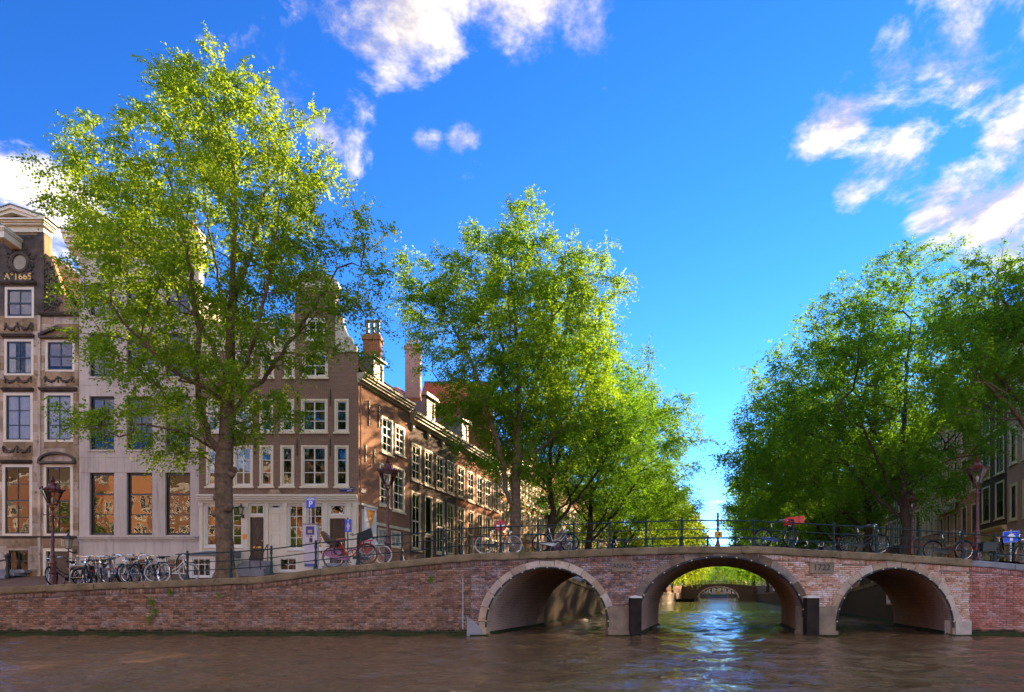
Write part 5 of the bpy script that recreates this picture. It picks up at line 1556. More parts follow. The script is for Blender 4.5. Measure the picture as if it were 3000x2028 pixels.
    mb = MB(); mb.prism([(-hw, ht + .25), (-.05, .30), (-.05, .22), (.05, .22), (.05, .30), (hw, ht + .25)], -.012, 0); mb.prism([(-.05, .19), (-.16, -.05), (.16, -.05), (.05, .19)], -.012, 0)
    mb.build('print', M['orange'], p)
    H.cornice(-.05, L, zs, zs + .55, .45, M['cornice'], SP, ends=.0, steps=4, dent=.22)
    for tq, z0, z1 in ((1.05, SZ(1065, 1240), SZ(1065, 1165)), (2.1, SZ(1105, 1250), SZ(1105, 1185)), (.7, SZ(1062, 1350), SZ(1062, 1300)), (1.6, SZ(1090, 1355), SZ(1090, 1315))): H.anchor(tq, z0, z1, SP)
    a = ST(1055)
    mb = MB(); mb.box(a, ST(1069), -.04, -.008, SZ(1060, 1444), SZ(1060, 1431)); pl = H.part(mb, 'street_name_plate', M['navy'], SP)
    obj('lettering', text_mesh('LEIDSEGRACHT', .085, M['signwhite'], .003), pl, T3(lerp(a, ST(1069), .5), -.044, SZ(1060, 1435)))
    mb = MB(); mb.tube([(.08, -.10, g), (.08, -.10, zs - .1)], .04, 7); H.part(mb, 'rain_pipe', M['brick_side'], SP, smooth=True)
    # ---- roof over the corner, with dormer and chimneys
    zr = Z(950)
    mb = MB()
    ev = SP @ Vector((0, -.3, 0)); ev2 = SP @ Vector((L, -.3, 0)); dd = SP.to_3x3() @ Vector((1, 0, 0))
    zz0 = zs + .55
    rx = X(940)
    A, B_ = Vector((ev.x, .4, zz0)), Vector((ev2.x, ev2.y, zz0))
    C, D = Vector((rx, .4, zr)), Vector((rx + 1.2, ev2.y + .8, zr - .6))
    mb.quad(A, B_, D, C)
    mb.quad(C, D, Vector((D.x - 6.0, D.y, zz0 + .5)), Vector((X(800), .4, zt + .5)))
    mb.poly([B_, Vector((D.x - 6, D.y, zz0 + .5)), D])
    rf = H.part(mb, 'roof', M['tile_brown'])
    # rows of pantiles on the slope towards the side canal
    nrm = (B_ - A).cross(C - A).normalized()
    if nrm.z < 0: nrm = -nrm
    mt = MB()
    n1, n2 = 14, 22
    for i in range(n1):
        for j in range(n2):
            f0, f1 = i / n1, (i + 1) / n1
            e0, e1 = A.lerp(B_, j / n2), A.lerp(B_, (j + 1) / n2)
            r0, r1 = C.lerp(D, j / n2), C.lerp(D, (j + 1) / n2)
            p = [e0.lerp(r0, f0), e1.lerp(r1, f0), e1.lerp(r1, f1), e0.lerp(r0, f1)]
            mid = (p[0] + p[1]) / 2
            mt.add([p[0] + nrm * .06, mid + nrm * .12, p[1] + nrm * .06, p[2] + nrm * .01, (p[2] + p[3]) / 2 + nrm * .05, p[3] + nrm * .01, p[0], p[1]],
                   [(0, 1, 4, 5), (1, 2, 3, 4), (6, 7, 2, 1, 0)])
    t = mt.build('roof_tiles', M['tile_brown'], rf); t['kind'] = 'stuff'
    t.matrix_basis = Matrix.Identity(4)
    # dormer
    ds = ST(1120); zd0, zd1 = zs + .6, zs + 2.15
    mb = MB(); mb.box(ds - .7, ds + .55, .25, 2.0, zd0, zd1); dm = H.part(mb, 'dormer', M['lead'], SP)
    mb = MB(); mb.box(ds - .8, ds + .65, .05, 2.1, zd1, zd1 + .10); mb.build('dormer_roof', M['lead'], dm)
    H.window(ds - .62, ds + .47, zd0 + .05, zd1 - .05, 2, 3, .14, 'cornice', 'white', 'glass', None, plane=SP, y=.20, sill=False)
    def chimney(xc, yc, z0, z1, wd, mat, pots, hpot, metal):
        mb = MB(); mb.box(xc - wd / 2, xc + wd / 2, yc - .35, yc + .35, z0, z1); c = H.part(mb, 'chimney', M[mat])
        mb = MB(); mb.box(xc - wd / 2 - .07, xc + wd / 2 + .07, yc - .42, yc + .42, z1 - .35, z1 - .12); mb.build('chimney_cap', M[mat], c)
        for i in range(pots):
            x = xc + (i - (pots - 1) / 2) * wd / max(1, pots) * .95
            pot = MB().lathe([(.11, 0), (.10, hpot * .85), (.17, hpot * .88), (.17, hpot), (.05, hpot + .06)] if metal else [(.13, 0), (.10, hpot)], 8, (x, yc, z1 - .02)).build('chimney_pot', M['lead'] if metal else M['brick_rust'], c, smooth=True)
    Yc = 35.5
    chimney(PX(1092, Yc) - x0, Yc - YF, PZ(1060, Yc), PZ(985, Yc), 1.0, 'brick_side', 3, .95, True)
    Yc = 39.5
    chimney(PX(1211, Yc) - x0, Yc - YF, PZ(1170, Yc), PZ(1014, Yc), .98, 'brick_mauve', 2, .42, False)
corner_house()

# ------------------------------------------------------------------ houses along the side canal
def canal_house(side, t0, t1, label, wall, rows, nwin, ztop, base=2.0, frame='cream', bar='sash', cornice='cream', roof='slate', gable=None, door=None, shop=None, ww=.66, colsrows=(2, 3), dormers=0, detail=2, group=None, xs=None, name='canal_house', roofh=3.2, chim=True, plane=None, fw=.13):
    wd = t1 - t0
    if plane is not None: ox, oy, rz = plane
    elif side < 0:
        p = S(t0, -18.8); ox, oy, rz = p.x, p.y, PI / 2 - TA
    else:
        p = S(t1, 18.8); ox, oy, rz = p.x, p.y, math.atan2(-CA, -SA)
    H = House(name, label, ox, oy, rz, base, group=group)
    ops = []
    pitch = wd / nwin
    for r, (z0, z1) in enumerate(rows):
        for i in range(nwin):
            xc = pitch * (i + .5)
            hw = pitch * ww / 2
            ops.append((xc - hw, xc + hw, z0, z1, r, i))
    dop = None
    if door is not None:
        xc = pitch * (door + .5)
        dop = (xc - .62, xc + .62, base + .5, base + 3.0)
        ops = [o for o in ops if not (o[4] == 0 and o[5] == door)] 
        ops.append((xc - .55, xc + .55, base + 3.05, rows[0][1], -1, door))
    shp = []
    if shop:
        n = max(2, int(wd / 1.4))
        for i in range(n):
            xc = wd * (i + .5) / n
            shp.append((xc - wd / n * .36, xc + wd / n * .36, base + .35, shop - .75))
    mb = MB()
    wall_grid(mb, 0.015, wd - .015, shop or base - .6, ztop, ops + ([dop] if dop else []))
    mb.quad((.015, 0, base - .6), (.015, 0, ztop), (.015, 9, ztop), (.015, 9, base - .6)); mb.quad((wd - .015, 0, base - .6), (wd - .015, 9, base - .6), (wd - .015, 9, ztop), (wd - .015, 0, ztop))
    H.part(mb, 'wall', M[wall])
    H.interior(.05, wd - .05, base, ztop, y=.5)
    if shop:
        mb = MB(); wall_grid(mb, .015, wd - .015, base - .6, shop, shp, y=-.03); H.part(mb, 'shopfront', M['ochre'])
        for o in shp: H.window(o[0], o[1], o[2], o[3], 1, 2, .09, 'ochre', 'sash', 'glass', None, sill=False, y=-.03)
        H.cornice(0.02, wd - .02, shop - .45, shop, .30, M['ochre'], steps=3, name='shop_cornice', y=-.03)
    rnd = random.Random(int(t0 * 10))
    for o in ops:
        if o[4] == -1: H.window(*o[:4], 1, 1, .08, frame, bar, 'glass', None, sill=False, split=False); continue
        cu = rnd.choice((None, None, ('curtain', .5), ('blind', -.35), ('drape', .6)))
        co, ro = colsrows
        if detail < 2: cu = None
        H.window(*o[:4], co, ro, fw, frame, bar, 'glass', cu, thick=(ro // 2,) if ro > 1 else (), sill=detail > 0, split=detail > 1, bw=.05)
    if dop:
        H.door(*dop, frame=frame, fw=.1)
        mb = MB()
        for i in range(3): mb.box(dop[0] - .4, dop[1] + .4, -.35 - .3 * i, -.001 if i == 0 else -.35 - .3 * (i - 1), base - .5, base + .48 - .17 * i)
        H.part(mb, 'stoop', M['coping_new'])
    if cornice:
        H.cornice(0.02, wd - .02, ztop - .05, ztop + .62, .55, M[cornice], steps=4, brackets=max(3, nwin) if detail > 1 else 0)
    zb = ztop + (.6 if cornice else 0)
    if gable:
        c = wd / 2
        if gable == 'neck':
            q = [(.0, ztop), (wd, ztop), (wd * .84, ztop + 1.0), (wd * .72, ztop + 1.3), (wd * .72, ztop + 3.6), (wd * .28, ztop + 3.6), (wd * .28, ztop + 1.3), (wd * .16, ztop + 1.0)]
        elif gable == 'bell':
            q = [(0, ztop), (wd, ztop), (wd * .93, ztop + .9), (wd * .78, ztop + 1.8), (wd * .68, ztop + 3.2), (wd * .60, ztop + 3.8), (wd * .40, ztop + 3.8), (wd * .32, ztop + 3.2), (wd * .22, ztop + 1.8), (wd * .07, ztop + .9)]
        else:
            q = [(0, ztop), (wd, ztop)]
            for k in range(5): q += [(wd - wd * .1 * k, ztop + .8 * (k + 1)), (wd - wd * .1 * (k + 1), ztop + .8 * (k + 1))]
            for k in range(5)[::-1]: q += [(wd * .1 * (k + 1), ztop + .8 * (k + 1)), (wd * .1 * k, ztop + .8 * (k + 1))]
            q = q[:-1] + [(0, ztop + .8)]
        mb = MB(); mb.prism(q, .02, .4); H.part(mb, 'gable', M[wall])
        mb = MB()
        for a, b in zip(q[1:], q[2:] + q[:1]):
            if abs(a[1] - b[1]) + abs(a[0] - b[0]) > .05 and not (a[1] == ztop and b[1] == ztop): mb.tube([(a[0], .15, a[1]), (b[0], .15, b[1])], .12, 5)
        H.part(mb, 'gable_trim', M[frame])
        mb = MB(); mb.prism_x([(.5, ztop + .2), (9, ztop + .2), (9, ztop + 3.0), (.5, ztop + 3.0)], wd * .49, wd * .51) if False else None
        mb = MB(); mb.quad((0, .4, ztop), (c, .4, ztop + 3.4), (c, 9, ztop + 3.4), (0, 9, ztop)); mb.quad((c, .4, ztop + 3.4), (wd, .4, ztop), (wd, 9, ztop), (c, 9, ztop + 3.4))
        H.part(mb, 'roof', M[roof])
    else:
        mb = MB(); mb.prism_x([(.1, zb), (.1 + roofh * 1.1, zb + roofh), (7, zb + roofh), (9, zb)], .02, wd - .02); rf = H.part(mb, 'roof', M[roof])
        if detail > 1:
            mt = MB(); nr = 11; nc = int(wd / .42)
            for i in range(nr):
                for j in range(nc):
                    a, b = .05 + (wd - .1) * j / nc, .05 + (wd - .1) * (j + 1) / nc
                    ya, za = .1 + roofh * 1.1 * i / nr, zb + roofh * i / nr
                    yb, zc = .1 + roofh * 1.1 * (i + 1) / nr, zb + roofh * (i + 1) / nr
                    m_ = (a + b) / 2
                    mt.add([(a, ya - .04, za + .06), (m_, ya - .07, za + .10), (b, ya - .04, za + .06), (b, yb, zc + .01), (m_, yb - .03, zc + .05), (a, yb, zc + .01), (a, ya, za), (b, ya, za)], [(0, 1, 4, 5), (1, 2, 3, 4), (6, 7, 2, 1, 0)])
            o = mt.build('roof_tiles', M[roof], rf); o['kind'] = 'stuff'
        for k in range(dormers):
            x = wd * (k + .5) / dormers
            mb = MB(); mb.box(x - .75, x + .75, .35, 2.6, zb + .1, zb + 2.0); dm = H.part(mb, 'dormer', M['lead'])
            mb = MB(); mb.box(x - .95, x + .95, .1, 2.7, zb + 2.0, zb + 2.2); mb.build('dormer_roof', M['lead'], dm)
            H.window(x - .6, x + .6, zb + .2, zb + 1.9, 2, 2, .14, 'cornice', 'white', 'glass', None, sill=False, y=.30)
    if chim and detail > 0:
        mb = MB(); mb.box(wd - 1.0, wd - .3, 4.2, 5.0, zb, zb + roofh + 1.3); c = H.part(mb, 'chimney', M['brick_mauve'])
        MB().lathe([(.14, 0), (.11, .5)], 8, (wd - .65, 4.6, zb + roofh + 1.3)).build('chimney_pot', M['brick_rust'], c)
    return H

def row_houses():
    lows = ((4.5, 8.35), (9.05, 11.5))
    canal_house(-1, 34.25, 41.45, 'dark tarred brick house with tall white sash windows next to the corner house', 'brick_black', lows, 4, 12.75, 2.6, 'cornice', 'cream', 'cornice', 'slate', door=1, ww=.72, colsrows=(2, 4), dormers=1, roofh=3.6, chim=False)
    canal_house(-1, 41.45, 51.0, 'red-brown brick house with an orange-red tiled roof past the dark house', 'brick_red', lows, 5, 12.75, 2.3, 'cornice', 'cream', 'cornice', 'tile_red', ww=.70, colsrows=(2, 4), dormers=2, roofh=4.6)
    canal_house(-1, 51.0, 58.6, 'sunlit orange brick house behind the second tree', 'brick_orange', ((3.6, 6.6), (7.4, 10.2), (10.9, 13.2)), 4, 14.2, 2.1, 'cream', 'white', 'cream', 'tile_brown', ww=.6, roofh=3.0)
    canal_house(-1, 58.6, 65.4, 'sunlit brown brick house with a neck gable behind the trees', 'brick_side', ((3.6, 6.6), (7.4, 10.2), (10.9, 13.2)), 3, 14.0, 2.05, 'cream', 'white', None, 'tile_brown', gable='neck', door=0, ww=.55)
    canal_house(-1, 65.4, 73.0, 'sunlit orange brick house with a bell gable behind the trees', 'brick_orange', ((3.6, 6.6), (7.4, 10.2), (10.9, 13.2)), 4, 14.0, 2.05, 'cream', 'white', None, 'tile_red', gable='bell', door=3, ww=.58)
    walls = ['brick_side', 'brick_red', 'brick_orange', 'brick_mauve', 'brick_side', 'brick_orange', 'brick_red', 'brick_side']
    ords = ['sixth', 'seventh', 'eighth', 'ninth', 'tenth', 'eleventh', 'twelfth', 'thirteenth']
    t = 73.0
    for k in range(8):
        wd = [7.5, 6.8, 8.4, 7.0, 9, 8, 9, 10][k]
        canal_house(-1, t, t + wd, ords[k] + ' house past the corner house on the sunlit left side of the canal', walls[k], ((3.6, 6.6), (7.4, 10.2), (10.9, 13.2)), 4 if wd > 7.2 else 3, 14.0 + (k * 37 % 5) * .35, 2.05, 'cream', 'white', 'cream' if k % 2 else None, 'tile_brown' if k % 3 else 'tile_red', gable=None if k % 2 else ('neck', 'bell', 'step')[k % 3], detail=1 if k < 4 else 0, colsrows=(2, 3) if k < 4 else (1, 2))
        t += wd
    for k in range(7):
        canal_house(-1, t, t + 11, ('fourteenth', 'fifteenth', 'sixteenth', 'seventeenth', 'eighteenth', 'nineteenth', 'twentieth')[k] + ' house past the corner house, far off on the left side', walls[k], ((3.6, 6.6), (7.4, 10.2), (10.9, 13.2)), 4, 14.3, 2.05, 'cream', 'white', 'cream', 'tile_brown', detail=0, colsrows=(1, 2), chim=False)
        t += 11
    # right-hand row, nearest first
    R4 = ((6.95, 9.6), (10.15, 12.8), (13.4, 15.8), (16.4, 18.3))
    canal_house(1, 35.0, 42.6, 'brown brick house at the right edge, nearest of the right-hand row', 'brick_mauve', ((3.2, 6.2),) + R4[:3], 4, 17.4, 2.6, 'cream', 'sash', 'cream', 'slate', ww=.52, colsrows=(2, 3))
    canal_house(1, 42.6, 50.0, 'brown brick house with wide cream window frames beside the black house', 'brick_mauve', ((3.0, 5.8),) + ((6.6, 9.1), (10.4, 12.9), (13.8, 16.0)), 4, 17.2, 2.5, 'cream', 'sash', 'cream', 'slate', ww=.60, colsrows=(1, 2), fw=.2)
    canal_house(1, 50.0, 54.6, 'narrow black painted house above an ochre shopfront', 'brick_black', R4, 2, 19.0, 2.4, 'cream', 'sash', None, 'slate', gable='neck', shop=6.4, ww=.62, colsrows=(2, 2))
    canal_house(1, 54.6, 58.6, 'slim rust brick house with two window bays beside the black house', 'brick_rust', ((3.2, 5.4), (6.3, 8.7), (9.7, 12.6), (13.2, 15.6)), 2, 17.0, 2.3, 'cream', 'sash', 'cream', 'tile_brown', ww=.56, colsrows=(2, 2))
    H = canal_house(1, 58.6, 63.6, 'rust-red brick house with a scalloped white awning board', 'brick_rust', ((3.0, 5.2), (5.8, 8.5), (9.6, 12.8), (13.4, 15.8)), 3, 17.2, 2.25, 'cream', 'sash', 'cream', 'tile_brown', ww=.52, colsrows=(1, 2))
    mb = MB(); n = 10; q = [(0.05, 9.25), (4.95, 9.25)]
    q = [(0.05, 9.25)]
    for i in range(n): q += [(.05 + 4.9 * (i + .25) / n, 8.62), (.05 + 4.9 * (i + .75) / n, 8.62), (.05 + 4.9 * (i + 1) / n, 8.85)]
    q += [(4.95, 9.25)]
    mb.prism(q, -.32, -.28); mb.box(.05, 4.95, -.35, 0, 9.25, 9.42)
    H.part(mb, 'scalloped_board', M['plaster_lt'])
    canal_house(1, 63.6, 68.4, 'mauve brick house with a cream cornice above its ground floor', 'brick_mauve', ((3.0, 6.2), (7.3, 10.3), (10.9, 13.4), (13.9, 16.0)), 3, 17.0, 2.15, 'white', 'white', 'cream', 'slate', ww=.55, colsrows=(2, 2), door=0)
    walls = ['brick_mauve', 'brick_black', 'brick_side', 'brick_mauve', 'brick_rust', 'brick_side', 'brick_mauve', 'brick_rust', 'brick_side']
    ords = ['seventh', 'eighth', 'ninth', 'tenth', 'eleventh', 'twelfth', 'thirteenth', 'fourteenth', 'fifteenth']
    t = 68.4
    for k in range(9):
        wd = [6.2, 5.6, 7.4, 6.4, 8, 7, 9, 9, 10][k]
        canal_house(1, t, t + wd, ords[k] + ' house counted inwards from the right edge on the shaded right bank', walls[k], ((3.2, 6.2), (7.2, 10.0), (10.7, 13.2), (13.8, 15.8)), 3, 16.6 + (k * 29 % 4) * .4, 2.05, ('cream', 'white')[k % 2], 'sash', 'cream' if k % 2 else None, 'slate', gable=None if k % 2 else ('bell', 'neck', 'step')[k % 3], detail=1 if k < 4 else 0, colsrows=(2, 2))
        t += wd
    for k in range(8):
        canal_house(1, t, t + 11, ('sixteenth', 'seventeenth', 'eighteenth', 'nineteenth', 'twentieth', 'twenty-first', 'twenty-second', 'twenty-third')[k] + ' house counted inwards from the right edge, far off on the right bank', walls[k], ((3.6, 6.6), (7.4, 10.2), (10.9, 13.2)), 4, 15.5, 2.05, 'cream', 'sash', 'cream', 'slate', detail=0, colsrows=(1, 2), chim=False)
        t += 11
    for k in range(5):
        p = S(345, -27 + 11 * k)
        canal_house(0, 345 + k, 356 + k, ('leftmost', 'second', 'middle', 'fourth', 'rightmost')[k] + ' of five brick houses closing the far end of the canal', walls[k], ((3.0, 5.6), (6.6, 9.4), (10.2, 12.6)), 4, 14 + k % 2, 2.0, 'cream', 'white', 'cream', 'tile_brown', detail=0, colsrows=(1, 2), plane=(p.x, p.y, -TA), chim=False)
    # sunlit row across the main canal behind the viewer: what the windows mirror
    walls = ['brick_orange', 'brick_side', 'brick_red', 'brick_orange', 'brick_side', 'brick_orange', 'brick_red', 'brick_side', 'brick_orange', 'brick_side']
    x = -12.0
    for k in range(10):
        wd = 7.4 + (k * 13 % 5) * .5
        canal_house(0, 100 + k, 100 + k + wd, 'sunlit brick house across the water, seen only mirrored in the windows', walls[k], ((2.6, 5.4), (6.2, 9.0), (9.8, 12.4), (13.2, 15.8)), 3 if k % 2 else 4, 17.5 + (k % 3), 1.7, 'white', 'white', 'white', 'tile_brown', detail=0, colsrows=(2, 3), plane=(x, -24.0, PI), group='houses mirrored in the windows', chim=False, ww=.5)
        x -= wd
def red_roof_house():
    # taller house behind the dark house: only its red pantiled roof rises above the row
    Yh = 51.0
    x0, x1 = PX(1228, Yh), PX(1440, Yh)
    H = House('red_roofed_house', 'house with a bright orange-red pantiled roof rising behind the tall chimney', x0, Yh, 0, 2.3)
    w = x1 - x0
    ze, zr = PZ(1186, Yh), PZ(1124, Yh + 3.0)
    mb = MB(); mb.box(.1, w - .1, .2, 6.0, 12.5, ze); H.part(mb, 'wall', M['brick_red'])
    mb = MB(); mb.prism_x([(-.1, ze), (3.0, zr), (6.2, ze)][::-1], 0, w); rf = H.part(mb, 'roof', M['tile_red'])
    mt = MB(); nr, nc = 12, 24
    for i in range(nr):
        for j in range(nc):
            a, b = w * j / nc, w * (j + 1) / nc
            ya, za, yb, zc = lerp(-.1, 3, i / nr), lerp(ze, zr, i / nr), lerp(-.1, 3, (i + 1) / nr), lerp(ze, zr, (i + 1) / nr)
            m_ = (a + b) / 2
            mt.add([(a, ya - .05, za + .07), (m_, ya - .09, za + .12), (b, ya - .05, za + .07), (b, yb, zc + .01), (m_, yb - .04, zc + .06), (a, yb, zc + .01), (a, ya, za), (b, ya, za)], [(0, 1, 4, 5), (1, 2, 3, 4), (6, 7, 2, 1, 0)])
    o = mt.build('roof_tiles', M['tile_red'], rf); o['kind'] = 'stuff'
    MB().tube([(0, 3.0, zr + .05), (w, 3.0, zr + .05)], .16, 6).build('ridge', M['slate'], rf)
red_roof_house()
row_houses()
# ================================================================== trees
def leaf_cloud(rng, anchors, n, size, spread, wind):
    """n folded leaves set alternately along short drooping sprays that start at the twig points"""
    per = 9
    m = max(1, n // per)
    idx = rng.integers(0, len(anchors), m)
    base = anchors[idx] + rng.normal(0, 1, (m, 3)) * spread * np.array([1, 1, .8])
    ctr = anchors.mean(0)
    out = base - ctr; out[:, 2] *= .35
    out /= np.linalg.norm(out, axis=1, keepdims=True) + 1e-9
    d = out * .75 + rng.normal(0, .75, (m, 3)) + np.array(wind) + np.array([0, 0, -.05])
    d /= np.linalg.norm(d, axis=1, keepdims=True)
    up = np.array([0, 0, 1.0]) + rng.normal(0, .45, (m, 3))
    s = np.cross(d, up); s /= np.linalg.norm(s, axis=1, keepdims=True) + 1e-9
    k = np.arange(per)
    step = size * .52 * rng.uniform(.8, 1.25, m)
    along = (k[None] + rng.uniform(-.3, .3, (m, per))) * step[:, None]
    droop = -(along ** 2) * .55
    c = base[:, None] + d[:, None] * along[..., None] + np.array([0, 0, 1.0]) * droop[..., None]
    sgn = np.where(k % 2 == 0, 1.0, -1.0)[None, :, None]
    ld = d[:, None] * .62 + s[:, None] * sgn * .75 + rng.normal(0, .28, (m, per, 3)) + np.array([0, 0, -.22])
    ld /= np.linalg.norm(ld, axis=2, keepdims=True)
    c = c.reshape(-1, 3); ld = ld.reshape(-1, 3)
    n = len(c)
    L = (size * rng.uniform(.6, 1.2, n) * np.tile(np.linspace(1.08, .75, per), m))[:, None]
    up2 = np.repeat(up, per, 0) + rng.normal(0, .35, (n, 3))
    w_ = np.cross(ld, up2); w_ /= np.linalg.norm(w_, axis=1, keepdims=True) + 1e-9
    nn = np.cross(w_, ld)
    mid = c + ld * L * .48
    tip = c + ld * L
    w = .33
    v = np.stack([c, mid + w_ * L * w + nn * L * .07, tip - nn * L * .10, mid - w_ * L * w + nn * L * .07], 1).reshape(-1, 3)
    t = np.array([[0, 1, 2], [0, 2, 3]])
    f = (t[None] + (np.arange(n) * 4)[:, None, None]).reshape(-1, 3)
    return v, f

def tree_meshes(seed, trunk, crown, n_tip, n_leaf, leaf_size, r_trunk, bark, leaf, limbs=(), knobs=(), up=.35, spread=.16, wind=(-.15, 0, 0), tipr=.007, min_leaf_r=.022, shell=.55):
    """trunk: list of points; limbs: extra hand-placed branch lines; crown: list of (centre, radii, weight). Local coordinates, base at the origin"""
    rng = np.random.default_rng(seed)
    pos = []; par = []
    def line(pts, parent, step=.45, wob=.0):
        last = parent
        for a, b in zip(pts, pts[1:]):
            a, b = np.array(a, float), np.array(b, float)
            k = max(1, int(np.linalg.norm(b - a) / step))
            for i in range(1, k + 1):
                pos.append(a + (b - a) * i / k + rng.normal(0, wob, 3)); par.append(last); last = len(pos) - 1
        return last
    pos.append(np.array(trunk[0], float)); par.append(-1)
    line(trunk, 0, wob=.02)
    n_main = len(pos)
    for lb in limbs:
        q = np.array(lb[0], float)
        i = int(np.argmin(np.linalg.norm(np.array(pos[:n_main]) - q, axis=1)))
        line([pos[i]] + list(lb[1:]), i, wob=.05)
    main_end = len(pos)
    # attraction points in the crown's volume
    wts = np.array([c[2] for c in crown], float); wts /= wts.sum()
    pts = []
    for (c, r, w), k in zip(crown, rng.multinomial(n_tip, wts)):
        d = rng.normal(0, 1, (k, 3)); d /= np.linalg.norm(d, axis=1, keepdims=True)
        rad = rng.uniform(0, 1, k) ** (shell)
        pts.append(np.array(c) + d * rad[:, None] * np.array(r))
    pts = np.concatenate(pts)
    P0 = np.array(pos)
    dist = np.min(np.linalg.norm(pts[:, None, :] - P0[None], axis=2), axis=1)
    pts = pts[np.argsort(dist)]
    cap = 40000
    A = np.zeros((cap, 3)); A[:len(pos)] = P0
    plen = np.zeros(cap)
    for i in range(1, len(pos)): plen[i] = plen[par[i]] + np.linalg.norm(A[i] - A[par[i]])
    n = len(pos)
    tips = []
    zlow = crown[0][0][2] - crown[0][1][2]
    for p in pts:
        v = p - A[:n]
        d = np.linalg.norm(v, axis=1) + 1e-6
        rise = v[:, 2] / d
        cost = d * (1 + 1.1 * np.clip(.25 - rise, 0, 1.3)) + .22 * plen[:n]
        cost[:2] += 50
        cost[A[:n, 2] < 2.6] += 30
        i = int(np.argmin(cost))
        a = A[i].copy(); dd = p - a; L = np.linalg.norm(dd)
        k = max(1, int(L / .5))
        g = A[i] - A[par[i]] if par[i] >= 0 else np.array([0, 0, 1.0])
        g = g / (np.linalg.norm(g) + 1e-9)
        bend = (g * .35 + np.array([0, 0, up])) * L * .35
        last = i
        for j in range(1, k + 1):
            f = j / k
            q = a + dd * f + bend * f * (1 - f) * 1.6
            if j < k: q = q + rng.normal(0, .045, 3)
            A[n] = q; par.append(last); plen[n] = plen[last] + np.linalg.norm(q - A[last]); last = n; n += 1
        tips.append(last)
    A = A[:n]
    par = np.array(par)
    # pipe model radii
    ch = [[] for _ in range(n)]
    for i in range(1, n): ch[par[i]].append(i)
    ex = math.log(max(3, len(tips))) / math.log(r_trunk / tipr)
    area = np.zeros(n)
    for i in range(n - 1, -1, -1):
        if not ch[i]: area[i] = tipr ** ex
        area[i] = max(area[i], tipr ** ex)
        if par[i] >= 0: area[par[i]] += area[i]
    # children come after parents, so one backward pass is enough
    rad = area ** (1 / ex)
    rad *= r_trunk / rad[min(3, n - 1)]
    # chains
    mbT, mbB = MB(), MB()
    big = np.argsort
    done = np.zeros(n, bool)
    stack = [(0, None)]
    while stack:
        i, start = stack.pop()
        path = [] if start is None else [start]
        rs = [] if start is None else [min(rad[start], rad[i] * 1.25)]
        cur = i
        while True:
            path.append(cur); rs.append(rad[cur])
            if not ch[cur]: break
            kids = sorted(ch[cur], key=lambda q: -rad[q])
            for q in kids[1:]: stack.append((q, cur))
            cur = kids[0]
        if len(path) < 2: continue
        rmax = max(rs)
        ns = 12 if rmax > .2 else 7 if rmax > .06 else 4 if rmax > .02 else 3
        tgt = mbT if rmax > .075 else mbB
        pp = [tuple(A[q]) for q in path]
        if rmax <= .02 and len(pp) > 3:
            keep = list(range(0, len(pp), 2))
            if keep[-1] != len(pp) - 1: keep.append(len(pp) - 1)
            pp = [pp[q] for q in keep]; rs = [rs[q] for q in keep]
        if i == 0:
            rs = [r * (1 + .55 * math.exp(-A[q][2] / .35)) for r, q in zip(rs, path)]
        tgt.tube(pp, [float(r) for r in rs], ns, cap=False)
    for (x, y, z, r) in knobs:
        for q in range(4): mbT.ball((x + rng.normal(0, r * .3), y + rng.normal(0, r * .3), z + rng.normal(0, r * .4)), r * rng.uniform(.5, 1), 8)
    anc = A[(rad < min_leaf_r) & (A[:, 2] > 2.8)]
    v, f = leaf_cloud(rng, anc, n_leaf, leaf_size, spread, wind)
    return (mbT.mesh('trunk', M[bark], True), mbB.mesh('branches', M[bark], True), np_mesh('crown', v, f, M[leaf]))
def place_tree(meshes, loc, label, rz=0.0, sc=1.0, group='elm trees along the canals', name='elm_tree', leaf=None):
    e = empty(name, loc, rz, label, 'tree', group)
    e.scale = (sc, sc, sc)
    for nm, me in zip(('trunk', 'branches', 'crown'), meshes): obj(nm, me, e)
    return e
